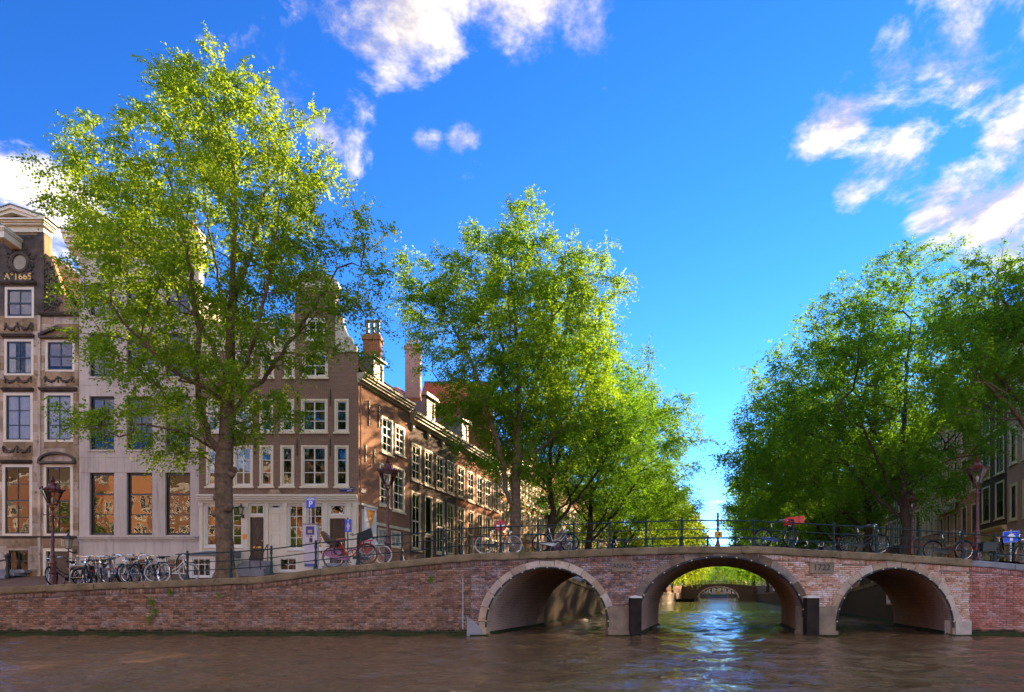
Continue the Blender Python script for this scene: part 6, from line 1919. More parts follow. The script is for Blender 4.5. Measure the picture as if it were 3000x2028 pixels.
def trees():
    # 1 the big elm on the left quay
    X, Y = PX(660, 24.1), 24.1
    g = quay_z(X) - .05
    def q(u, v, dy=0.0): return (PX(u, Y + dy) - X, dy, PZ(v, Y + dy) - g)
    tr = [(0, 0, -.1), q(660, 1640), q(655, 1500), q(658, 1380), q(662, 1290), q(668, 1180), q(672, 1080), q(676, 940), q(682, 780), q(690, 600), q(680, 440), q(650, 310)]
    limbs = [[q(645, 1340), q(615, 1290, -.2), q(585, 1210, -.3), q(575, 1080, -.4), q(580, 960, -.5), q(560, 800, -.6), q(520, 620, -.6), q(480, 480, -.5)],
             [q(590, 1210), q(520, 1190, -.8), q(430, 1190, -1.5), q(330, 1215, -2), q(240, 1240, -2.2)],
             [q(665, 1230), q(740, 1140, .5), q(830, 1040, .8), q(920, 900, 1), q(985, 790, 1)],
             [q(668, 1150), q(720, 1060, -.8), q(770, 900, -1.4), q(800, 740, -1.6), q(830, 560, -1.5)],
             [q(660, 1100), q(600, 980, .8), q(540, 830, 1.4), q(440, 700, 1.8), q(330, 600, 2)],
             [q(672, 1000), q(640, 820, 1.2), q(600, 620, 1.8), q(590, 440, 1.8), q(550, 320, 1.5)],
             [q(676, 900), q(740, 720, .6), q(790, 520, .9), q(800, 340, .8)],
             [q(560, 1150), q(470, 1060, -.8), q(380, 960, -1.4), q(290, 860, -1.8)]]
    cr = [(q(640, 540), (3.5, 3.3, 5.6), 1.25), (q(630, 850), (5.3, 4.4, 4.2), 1.7), (q(620, 355), (2.4, 1.7, 2.5), .46), (q(390, 690), (2.8, 2.8, 3.8), .66), (q(880, 740), (3.0, 3.0, 4.2), .60),
          (q(320, 560), (2.2, 2.2, 2.4), .25), (q(440, 1010), (3.0, 3.0, 2.6), .50), (q(760, 1060), (3.4, 3.0, 2.4), .40), (q(1000, 900), (1.9, 2.2, 3.2), .18), (q(280, 1215), (1.7, 1.6, .7), .12), (q(480, 1290), (1.9, 1.6, .8), .12),
          (q(830, 480), (2.0, 2.0, 3.0), .26), (q(215, 475), (1.3, 1.2, 1.0), .09), (q(290, 370), (.9, .6, .8), .03), (q(400, 310), (.8, .6, .8), .03), (q(1085, 640), (1.0, 1.1, 1.3), .05), (q(1110, 770), (1.1, 1.1, 1.2), .06), (q(540, 230), (.8, .6, 1.0), .05), (q(690, 250), (.9, .6, 1.0), .05), (q(640, 1200), (3.6, 3, 1.2), .22)]
    kn = [(.30, -.05, 4.35, .16), (-.25, 0, 4.2, .15), (.22, -.1, 2.95, .20), (-.32, -.05, 2.6, .16), (-.28, -.1, 3.4, .13), (-.25, 0, 5.0, .14)]
    me = tree_meshes(11, tr, cr, 840, 96000, .15, .33, 'bark', 'leaf_sun', limbs, kn, wind=(-.5, 0, .1))
    place_tree(me, (X, Y, g), 'large light-green elm on the left quay before the grey and corner houses')
    # 2 forked elm at the far end of the bridge
    p = S(30.4, -10.3); g2 = side_z(30.4) - .05; Yt = p.y
    def r(u, v, dy=0.0): return (PX(u, Yt + dy) - p.x, dy, PZ(v, Yt + dy) - g2)
    tr = [(0, 0, -.1), r(1510, 1560), r(1512, 1500), r(1512, 1420), r(1515, 1340), r(1520, 1240), r(1520, 1100), r(1510, 950), r(1500, 820), r(1495, 700)]
    limbs = [[r(1510, 1490), r(1485, 1440, -.4), r(1472, 1360, -.6), r(1450, 1280, -.8), r(1420, 1180, -.9), r(1380, 1060, -.8), r(1320, 940, -.6)],
             [r(1515, 1350), r(1580, 1320, .4), r(1640, 1260, .6), r(1700, 1150, .7), r(1740, 1020, .6)],
             [r(1518, 1250), r(1570, 1120, .9), r(1610, 960, 1.2), r(1640, 820, 1.2)],
             [r(1455, 1290), r(1480, 1180, .9), r(1470, 1000, 1.4), r(1440, 820, 1.4), r(1420, 700, 1.2)],
             [r(1518, 1330), r(1460, 1240, 1.0), r(1380, 1180, 1.6), r(1290, 1120, 2.0)]]
    cr = [(r(1495, 860), (4.8, 3.8, 4.2), 1.4), (r(1500, 1040), (5.8, 4.8, 4.2), 1.7), (r(1505, 700), (2.6, 2.0, 2.2), .40), (r(1290, 880), (2.8, 2.6, 3.0), .45), (r(1690, 860), (3.0, 2.6, 3.4), .60), (r(1620, 1160), (3.8, 3.2, 3.2), .55), (r(1400, 1190), (3.2, 3, 2.2), .4), (r(1220, 860), (1.3, 1.3, 1.6), .1), (r(1560, 1330), (3.2, 2.4, 1.4), .22)]
    me = tree_meshes(23, tr, cr, 760, 100000, .155, .29, 'bark', 'leaf_mid', limbs, wind=(-.2, 0, 0))
    place_tree(me, (p.x, p.y, g2), 'forked elm standing at the far left end of the bridge')
    # general elms for the rows beyond
    def generic(seed, n_leaf, size, leaf, n_tip=560, reach=(0, 0, 0), H=20.0, rr=.27, bark='bark_dk'):
        rng = random.Random(seed)
        tr = [(0, 0, -.2)] + [(rng.gauss(0, .12), rng.gauss(0, .12), z) for z in (1.5, 3, 4.5, 6, 8, 10.5, 13, 15.5)]
        limbs = []
        for k in range(6):
            a = k * 1.05 + rng.random() * .5; z0 = 3.6 + .6 * k
            limbs.append([(0, 0, z0), (1.3 * math.cos(a), 1.3 * math.sin(a), z0 + 1.3), (2.8 * math.cos(a), 2.8 * math.sin(a), z0 + 3.2), (4.2 * math.cos(a), 4.2 * math.sin(a), z0 + 5.5)])
        cr = [((0, 0, 11.5), (6.0, 6.0, 5.8), 1.7), ((0, 0, 16), (4.4, 4.4, 3.8), .8), ((0, 0, 7.0), (5.6, 5.6, 2.8), .8), ((0, 0, 18.6), (1.8, 1.8, 1.8), .12)]
        for k in range(6):
            a = k * 1.05 + .4; cr.append(((4.6 * math.cos(a) + reach[0] * .5, 4.6 * math.sin(a), 8.5 + rng.random() * 6), (2.4, 2.4, 2.4), .30))
        if reach[0]: cr += [((reach[0], 0, 8.5), (3.4, 4.2, 3.6), .7), ((reach[0] * .95, 0, 13.0), (3.6, 4.2, 3.6), .8)]
        return tree_meshes(seed, tr, cr, n_tip, n_leaf, size, rr, bark, leaf, limbs, spread=.24)
    A1 = generic(31, 74000, .17, 'leaf', reach=(4.0, 0, 0))
    A2 = generic(32, 62000, .19, 'leaf', reach=(4.5, 0, 0))
    A3 = generic(33, 12000, .42, 'leaf_yel', n_tip=260, reach=(4.0, 0, 0))
    A4 = generic(34, 12000, .42, 'leaf', n_tip=260, reach=(4.5, 0, 0))
    AS = generic(35, 76000, .165, 'leaf', reach=(3.5, 0, 0))
    # reach points along +x of the mesh: turn it towards the water
    to_r, to_l = -TA, PI - TA
    left = [(38.0, AS, .98), (50.0, A1, 1.12), (62.5, A2, 1.0), (76, A3, .92), (91, A3, 1.02), (108, A3, 1.0), (127, A3, 1.05), (148, A3, .95)]
    ordn = ['second', 'third', 'fourth', 'fifth', 'sixth', 'seventh', 'eighth', 'ninth', 'tenth']
    for k, (t, me, sc) in enumerate(left):
        q_ = S(t, -10.3, side_z(t) - .05)
        place_tree(me, q_, ordn[k] + ' elm from the bridge in the row on the left bank', to_r + (k * .7 % .5 - .25), sc)
    right = [(40.5, A1, .97), (50, A2, 1.16), (61, A1, 1.12), (73, A2, 1.10), (87, A2, 1.12), (103, A4, 1.15), (122, A4, 1.1), (144, A4, 1.1)]
    ordn = ['first', 'second', 'third', 'fourth', 'fifth', 'sixth', 'seventh', 'eighth']
    for k, (t, me, sc) in enumerate(right):
        q_ = S(t, 10.3, side_z(t) - .05)
        place_tree(me, q_, ordn[k] + ' elm from the bridge in the row on the right bank', to_l + (k * .9 % .6 - .3), sc)
    # beyond the second bridge
    for k, (t, l, me) in enumerate([(185, -10, A3), (205, -10.5, A3), (230, -10, A3), (185, 10, A4), (206, 10.5, A4), (232, 10, A4), (262, -8, A4), (262, 9, A4), (300, -3, A4), (300, 6, A3), (320, 14, A4), (320, -14, A4)]):
        place_tree(me, S(t, l, 2.0), 'distant elm beyond the second bridge', k * 1.3, 1.05, 'distant elms beyond the second bridge')
    # tree outside the right edge whose boughs hang into the picture
    tr = [(0, 0, -.2), (0, 0, 3), (-.1, 0, 5.5), (-.2, 0, 8), (-.3, 0, 11), (-.2, 0, 14)]
    limbs = [[(0, 0, 5), (-1.4, -.4, 6.4), (-2.8, -.7, 7.6), (-4.2, -.8, 8.6)], [(0, 0, 6.5), (-1.4, .5, 8.2), (-2.8, .8, 9.8), (-3.8, .8, 11.2)], [(0, 0, 8), (-1.0, 0, 10.2), (-2.2, 0, 12.2)], [(0, 0, 6), (1.5, 0, 8), (3, 0, 10)]]
    cr = [((-2.4, 0, 9.0), (2.9, 2.4, 2.5), 1.1), ((-2.3, 0, 11.6), (2.1, 2.0, 2.2), .5), ((-.4, 0, 11.0), (2.4, 2.4, 2.6), .8), ((1.8, 0, 10.5), (3.2, 3.2, 3.6), .6), ((-3.2, 0, 7.2), (2.2, 2.0, 1.1), .28)]
    me = tree_meshes(51, tr, cr, 480, 60000, .125, .30, 'bark', 'leaf', limbs, spread=.18, wind=(-.3, 0, 0))
    place_tree(me, (22.9, 25.6, right_ground(22.9, 25.6)), 'elm at the right edge whose boughs hang before the brown houses')
    # trees across the water that the windows mirror
    for k, x in enumerate((-34, -58)):
        place_tree(AS, (x, -13.5, 1.5), 'elm across the water, seen only mirrored in the windows', k * 2.0, .75, 'elms mirrored in the windows')
    # lilac-blue flowering shrub beside the third trunk
    rng = np.random.default_rng(5)
    t = 46.5
    q_ = S(t, -11.8, side_z(t) - .05)
    e = empty('flowering_shrub', q_, 0, 'tall lilac-blue flowering shrub beside the dark third trunk', 'shrub')
    mb = MB()
    anc = []
    for k in range(26):
        a = rng.uniform(0, 2 * PI); h = rng.uniform(1.2, 4.4); rr = rng.uniform(.1, .55)
        p2 = (rr * math.cos(a), rr * math.sin(a), h)
        mb.tube([(0.05 * math.cos(a), .05 * math.sin(a), 0), (p2[0] * .6, p2[1] * .6, h * .6), p2], [.03, .02, .008], 4)
        anc += [np.array(p2) + rng.normal(0, .12, 3) for _ in range(8)]
    mb.build('stems', M['bark_dk'], e)
    v, f = leaf_cloud(rng, np.array(anc), 2600, .13, .14, (0, 0, .2))
    obj('flowers', np_mesh('flowers', v, f, M['lilac']), e)
trees()
# ================================================================== street lamps
def lamp(loc, label, sc=1.0, rz=0.3):
    e = empty('street_lamp', loc, rz, label, 'street lamp', 'crown lantern street lamps')
    e.scale = (sc,) * 3
    def m_base(): return MB().lathe([(.23, 0), (.23, .06), (.19, .10), (.165, .35), (.15, .55), (.17, .58), (.17, .62), (.13, .66), (.125, .95), (.15, 1.0), (.15, 1.06), (.10, 1.12), (.095, 1.25), (.115, 1.28), (.115, 1.32), (.075, 1.38)], 8, a0=PI / 8).mesh('base', M['lamp_red'])
    def m_shaft():
        mb = MB().lathe([(.072, 1.38), (.068, 1.9), (.082, 1.95), (.082, 2.0), (.064, 2.05), (.052, 3.0), (.07, 3.04), (.07, 3.10), (.045, 3.14), (.045, 3.30), (.075, 3.34), (.05, 3.40)], 10)
        for k in range(2):                                        # spiral ribs
            mb.tube([(.068 * math.cos(a + k * PI), .068 * math.sin(a + k * PI), 2.05 + .95 * i / 30) for i in range(31) for a in (i * .42,)], .012, 4)
        return mb.mesh('shaft', M['lamp_red'], True)
    def m_bar(): return MB().tube([(-.32, 0, 3.07), (.32, 0, 3.07)], .016, 6).ball((-.33, 0, 3.07), .03, 6).ball((.33, 0, 3.07), .03, 6).mesh('ladder_bar', M['lamp_red'], True)
    z0, z1, r0, r1 = 3.52, 4.10, .17, .40
    def m_frame():
        mb = MB()
        n = 6
        for k in range(n):
            a = 2 * PI * k / n
            c, s_ = math.cos(a), math.sin(a)
            mb.tube([(r0 * c, r0 * s_, z0), (r1 * c, r1 * s_, z1)], .016, 5)
            mb.tube([(.05 * c, .05 * s_, 3.36), (.15 * c, .15 * s_, 3.40), (.17 * c, .17 * s_, 3.48), (r0 * c, r0 * s_, z0)], .014, 5)
        mb.lathe([(r0 + .02, z0 - .02), (r0 + .02, z0 + .02)], n); 
        mb.tube([(r1 * math.cos(2 * PI * k / n), r1 * math.sin(2 * PI * k / n), z1) for k in range(n)], .022, 5, closed=True)
        return mb.mesh('lantern_frame', M['lamp_red'])
    def m_roof():
        n = 6
        mb = MB().lathe([(r1 + .05, z1), (r1 + .06, z1 + .035), (r1 - .02, z1 + .06), (.30, z1 + .12), (.20, z1 + .20), (.15, z1 + .22), (.15, z1 + .30), (.11, z1 + .33)], n)
        return mb.mesh('lantern_roof', M['lamp_red'])
    def m_crown():
        mb = MB(); n = 6
        for k in range(n * 2):
            a = PI * k / n
            rr = r1 + .05 if k % 2 == 0 else (r1 + .05) * .9
            c, s_ = math.cos(a), math.sin(a)
            h = .09 if k % 2 == 0 else .055
            mb.lathe([(.03, 0), (.045, h * .4), (.015, h), (.004, h + .03)], 5, (rr * c, rr * s_, z1 + .03))
        for k in range(6):
            a = PI * k / 3
            mb.ball((.155 * math.cos(a), .155 * math.sin(a), z1 + .33), .035, 5)
        return mb.mesh('crown_spikes', M['lamp_red'])
    def m_fin(): return MB().lathe([(.11, z1 + .33), (.05, z1 + .36), (.09, z1 + .42), (.10, z1 + .46), (.05, z1 + .52), (.065, z1 + .56), (.02, z1 + .62), (.004, z1 + .64)], 8).mesh('finial', M['lamp_red'], True)
    def m_glass():
        a0, a1 = 0, PI / 3
        k = .97
        return MB().quad((r0 * k, 0, z0 + .01), (r0 * k * math.cos(a1), r0 * k * math.sin(a1), z0 + .01), (r1 * k * math.cos(a1), r1 * k * math.sin(a1), z1 - .01), (r1 * k, 0, z1 - .01)).mesh('lantern_pane', M['lamp_glass'])
    def m_bulb(): return MB().lathe([(.03, z0), (.03, z0 + .10), (.06, z0 + .14), (.07, z0 + .22), (.04, z0 + .30), (.005, z0 + .32)], 8).mesh('lamp_bulb', M['signwhite'], True)
    obj('base', cached('lb', m_base), e); obj('shaft', cached('ls', m_shaft), e); obj('ladder_bar', cached('lbar', m_bar), e)
    fr = obj('lantern_frame', cached('lf', m_frame), e)
    g = cached('lg', m_glass)
    for k in range(6): obj('lantern_pane', g, fr, RZ(PI / 3 * k))
    obj('lamp_bulb', cached('lbu', m_bulb), fr)
    rf = obj('lantern_roof', cached('lr', m_roof), e)
    obj('crown_spikes', cached('lc', m_crown), rf); obj('finial', cached('lfi', m_fin), rf)
def lamps():
    x, y = PX(154, 23.75), 23.75
    lamp((x, y, quay_z(x) - .04), 'dark red crown lantern at the far left before the 1665 house', .93)
    x, y = PX(1136, 24.3), 24.3
    lamp((x, y, quay_z(x) - .10), 'dark red crown lantern on the ramp by the corner house', .94)
    x, y = PX(2863, 25.4), 25.4
    lamp((x, y, PZ(1640, 25.4)), 'dark red crown lantern near the right edge behind the railing', .93)
    y = 33.2; x = PX(2672, y)
    lamp((x, y, PZ(1624, y)), 'smaller-looking dark red lantern on the right bank beside a trunk', .73)
    y = 40.0; x = PX(1604, y)
    lamp((x, y, PZ(1620, y) - .1), 'dark red lantern before the second trunk on the left bank', .93 * .65)
lamps()

# ================================================================== bicycles
WR = .335
def wheel_mesh(tyre):
    def f():
        mb = MB(); n = 28
        mb.tube([(WR * math.cos(2 * PI * i / n), 0, WR * math.sin(2 * PI * i / n)) for i in range(n)], .022, 6, closed=True)
        return mb.mesh('wheel', M[tyre], True)
    return cached(('tyre', tyre), f)
def rim_mesh():
    def f():
        mb = MB(); n = 28
        mb.tube([((WR - .03) * math.cos(2 * PI * i / n), 0, (WR - .03) * math.sin(2 * PI * i / n)) for i in range(n)], .013, 4, closed=True)
        return mb.mesh('rim', M['chrome'], True)
    return cached('rim', f)
def spoke_mesh():
    def f():
        mb = MB()
        for i in range(18):
            a = 2 * PI * i / 18; s_ = .03 if i % 2 else -.03
            mb.tube([(.02 * math.cos(a + .4), s_, .02 * math.sin(a + .4)), ((WR - .03) * math.cos(a), 0, (WR - .03) * math.sin(a))], .0028, 3, cap=False)
        mb.lathe([(.03, -.05), (.03, .05)], 8); 
        i0 = len(mb.v) - 16
        mb.xf(RX(PI / 2), i0)
        return mb.mesh('spokes', M['steel'])
    return cached('spokes', f)
def bicycle(loc, rz, label, frame='black', tyre='rubber', style='step', guard='black', saddle='black', steer=0.0, lean=0.0, sc=1.0, extras=(), group='parked bicycles', pitch=0.0, fender=None, fork=None):
    e = empty('bicycle', loc, 0, label, 'bicycle', group)
    e.rotation_euler = (lean, pitch, rz)
    e.rotation_mode = 'XYZ'
    e.scale = (sc,) * 3
    wb = .55
    bb = (-.07, 0, .29); rw = (-wb, 0, WR + .02); fw = (wb, 0, WR + .02)
    seat_t = (-.22, 0, .78); head_b = (.40, 0, .66); head_t = (.36, 0, .88)
    def m_frame():
        mb = MB()
        if style == 'step':
            mb.tube([head_b, (.26, 0, .50), (.10, 0, .36), bb], .021, 6)
            mb.tube([(.375, 0, .80), (.18, 0, .56), (-.02, 0, .44), (-.13, 0, .47)], .017, 6)
        else:
            mb.tube([(.39, 0, .70), bb], .020, 6); mb.tube([(.365, 0, .85), (-.20, 0, .80)], .018, 6)
        mb.tube([bb, seat_t], .019, 6)
        mb.tube([head_b, head_t], .024, 6)
        for s_ in (-1, 1):
            mb.tube([(bb[0], s_ * .02, bb[2]), (rw[0], s_ * .06, rw[2])], .011, 5)
            mb.tube([(seat_t[0] + .01, s_ * .015, seat_t[2] - .06), (rw[0], s_ * .06, rw[2])], .010, 5)
        mb.tube([(-.07, -.05, .29), (-.07, .05, .29)], .03, 8)
        return mb.mesh('frame', M[frame], True)
    obj('frame', cached(('bf', style, frame), m_frame), e)
    ST_ = T3(.40, 0, 0) @ RZ(steer) @ T3(-.40, 0, 0)
    fk = fork or frame
    def m_fork():
        mb = MB()
        mb.tube([(.405, 0, .64), (.40, 0, .68)], .026, 6)
        for s_ in (-1, 1): mb.tube([(.41, s_ * .045, .68), (.44, s_ * .05, .50), (.50, s_ * .05, .40), fw[:1] + (s_ * .05,) + fw[2:]], .012, 5)
        return mb.mesh('fork', M[fk], True)
    obj('fork', cached(('bfk', fk), m_fork), e, ST_)
    for p, mx in ((rw, None), (fw, ST_)):
        w = obj('wheel', wheel_mesh(tyre), e, (mx or Matrix.Identity(4)) @ T3(*p))
        obj('rim', rim_mesh(), w); obj('spokes', spoke_mesh(), w)
    fd = fender or frame
    def m_guard(a0, a1):
        mb = MB(); n = 12; r = WR + .035
        for i in range(n):
            t0, t1 = lerp(a0, a1, i / n), lerp(a0, a1, (i + 1) / n)
            for ya, yb, ra, rb in ((-.032, 0, r - .012, r), (0, .032, r, r - .012)):
                mb.quad((ra * math.cos(t0), ya, ra * math.sin(t0)), (rb * math.cos(t0), yb, rb * math.sin(t0)), (rb * math.cos(t1), yb, rb * math.sin(t1)), (ra * math.cos(t1), ya, ra * math.sin(t1)))
        return mb.mesh('mudguard', M[fd])
    obj('mudguard', cached(('mgr', fd), lambda: m_guard(R(20), R(195))), e, T3(*rw))
    obj('mudguard', cached(('mgf', fd), lambda: m_guard(R(45), R(165))), e, ST_ @ T3(*fw))
    def m_chain():
        mb = MB()
        q = [(-.60, .33), (-.58, .385), (-.52, .395), (-.12, .365), (-.02, .35), (.02, .29), (-.02, .235), (-.10, .22), (-.52, .31), (-.58, .315)]
        mb.prism(q, -.075, -.045)
        return mb.mesh('chain_guard', M[guard])
    obj('chain_guard', cached(('cg', guard), m_chain), e)
    obj('pedal', cached('pedal_r', lambda: MB().tube([(-.07, -.09, .29), (.02, -.10, .15), (.02, -.11, .145)], .010, 5).box(-.03, .07, -.19, -.105, .135, .155).mesh('pedal', M['iron'])), e)
    obj('pedal', cached('pedal_l', lambda: MB().tube([(-.07, .07, .29), (-.16, .08, .43), (-.16, .09, .435)], .010, 5).box(-.21, -.11, .085, .17, .425, .445).mesh('pedal', M['iron'])), e)
    def m_saddle():
        mb = MB()
        n = 10
        top = [(-.37, .10), (-.33, .115), (-.26, .105), (-.18, .06), (-.10, .03), (-.06, .015)]
        vs = []
        for x, h in top:
            for k in range(7):
                a = PI * k / 6
                vs.append((x, h * math.cos(a), .915 + .05 * math.sin(a) - .02 * (x + .2) ** 2 * 10))
        fs = [(i * 7 + k, i * 7 + k + 1, (i + 1) * 7 + k + 1, (i + 1) * 7 + k) for i in range(5) for k in range(6)]
        fs += [tuple(range(6, -1, -1))] + [(i * 7, (i + 1) * 7, (i + 1) * 7 + 6, i * 7 + 6) for i in range(5)]
        mb.add(vs, fs)
        for s_ in (-1, 1): mb.lathe([(.03, 0), (.03, .05)], 6, (-.31, s_ * .06, .87))
        return mb.mesh('saddle', M[saddle], True)
    sd = obj('saddle', cached(('sad', saddle), m_saddle), e)
    obj('seat_post', cached('spost', lambda: MB().tube([seat_t, (-.245, 0, .92)], .014, 6).mesh('seat_post', M['chrome'], True)), sd)
    def m_bar():
        mb = MB()
        mb.tube([head_t, (.345, 0, .99)], .013, 6); mb.tube([(.345, 0, .99), (.40, 0, 1.03)], .015, 6)
        mb.tube([(.16, -.30, 1.03), (.24, -.29, 1.05), (.36, -.20, 1.06), (.40, -.07, 1.03), (.40, .07, 1.03), (.36, .20, 1.06), (.24, .29, 1.05), (.16, .30, 1.03)], .012, 6)
        return mb.mesh('handlebar', M['chrome'], True)
    hb = obj('handlebar', cached('hbar', m_bar), e, ST_)
    obj('grips', cached('grips', lambda: MB().tube([(.12, -.30, 1.025), (.24, -.29, 1.05)], .018, 6).tube([(.12, .30, 1.025), (.24, .29, 1.05)], .018, 6).mesh('grips', M['black'], True)), hb)
    def m_rack():
        mb = MB()
        for s_ in (-.06, 0, .06): mb.tube([(-.26, s_, .74), (-.74, s_, .75)], .007, 4)
        for s_ in (-1, 1): mb.tube([(rw[0], s_ * .065, rw[2]), (-.60, s_ * .065, .745)], .007, 4)
        mb.tube([(-.74, -.06, .75), (-.74, .06, .75)], .007, 4)
        return mb.mesh('luggage_rack', M['black'])
    obj('luggage_rack', cached('rack', m_rack), e)
    obj('headlamp', cached('hlamp', lambda: MB().lathe([(.02, -.05), (.04, -.02), (.045, .03), (.03, .045)], 8).xf(T3(.46, 0, .82) @ RY(PI / 2)).mesh('headlamp', M['chrome'], True)), e, ST_)
    obj('tail_lamp', cached('tlamp', lambda: MB().box(-.93, -.90, -.03, .03, .52, .60).mesh('tail_lamp', M['signred'])), e)
    obj('kickstand', cached('kick', lambda: MB().tube([(-.12, .06, .27), (-.20, .16, .02)], .010, 5).mesh('kickstand', M['steel'])), e)
    for x in extras:
        if x == 'crate':
            mb = MB()
            mb.add([(.42, -.2, .80), (.80, -.2, .80), (.80, .2, .80), (.42, .2, .80), (.38, -.24, 1.06), (.86, -.24, 1.06), (.86, .24, 1.06), (.38, .24, 1.06)], [(3, 2, 1, 0), (0, 1, 5, 4), (1, 2, 6, 5), (2, 3, 7, 6), (3, 0, 4, 7)])
            mb.tube([(.38, -.24, 1.06), (.86, -.24, 1.06), (.86, .24, 1.06), (.38, .24, 1.06)], .015, 5, closed=True)
            obj('front_crate', mb.mesh('front_crate', M['black']), e, ST_ @ T3(.5, 0, .9) @ RY(-.32) @ T3(-.5, 0, -.9))
            mb = MB()
            for s_ in (-1, 1): mb.tube([(.48, s_ * .12, .80), (.55, s_ * .07, .36)], .012, 5); mb.tube([(.74, s_ * .12, .80), (.57, s_ * .07, .36)], .012, 5)
            mb.box(.44, .80, -.18, .18, .775, .80)
            obj('front_rack', mb.mesh('front_rack', M['red']), e, ST_)
        elif x == 'childseat':
            mb = MB()
            mb.prism([(-.34, .80), (-.30, .86), (-.52, .92), (-.62, 1.08), (-.74, 1.24), (-.82, 1.24), (-.78, 1.05), (-.70, .86), (-.56, .76), (-.36, .76)], -.15, .15)
            for s_ in (-1, 1): mb.prism([(-.36, .80), (-.36, .90), (-.60, 1.02), (-.66, .90)], s_ * .15 - .02, s_ * .15 + .02); mb.tube([(-.40, s_ * .16, .80), (-.46, s_ * .17, .50), (-.38, s_ * .17, .46)], .03, 5)
            obj('child_seat', mb.mesh('child_seat', M['black']), e)
        elif x == 'redbag':
            mb = MB()
            mb.prism([(.44, .84), (.90, .90), (.92, 1.14), (.86, 1.19), (.48, 1.14), (.42, 1.06)], -.26, .26)
            mb.tube([(.66, -.275, .86), (.68, -.275, 1.17)], .02, 4)
            obj('red_bag', mb.mesh('red_bag', M['red']), e, ST_)
        elif x == 'dress':
            mb = MB(); r = WR - .01
            mb.add([(rw[0], -.055, rw[2])] + [(rw[0] + r * math.cos(R(a)), -.055, rw[2] + r * math.sin(R(a))) for a in range(20, 161, 14)], [(0, i, i + 1) for i in range(1, 11)])
            obj('coat_guard', mb.mesh('coat_guard', M['mauve']), e)
        elif x == 'bag':
            mb = MB(); mb.prism([(-.80, .45), (-.40, .45), (-.34, .72), (-.78, .74)], .07, .19); mb.prism([(-.80, .45), (-.40, .45), (-.34, .72), (-.78, .74)], -.19, -.07); mb.box(-.76, -.36, -.19, .19, .74, .77)
            obj('pannier', mb.mesh('pannier', M['black']), e)
    return e

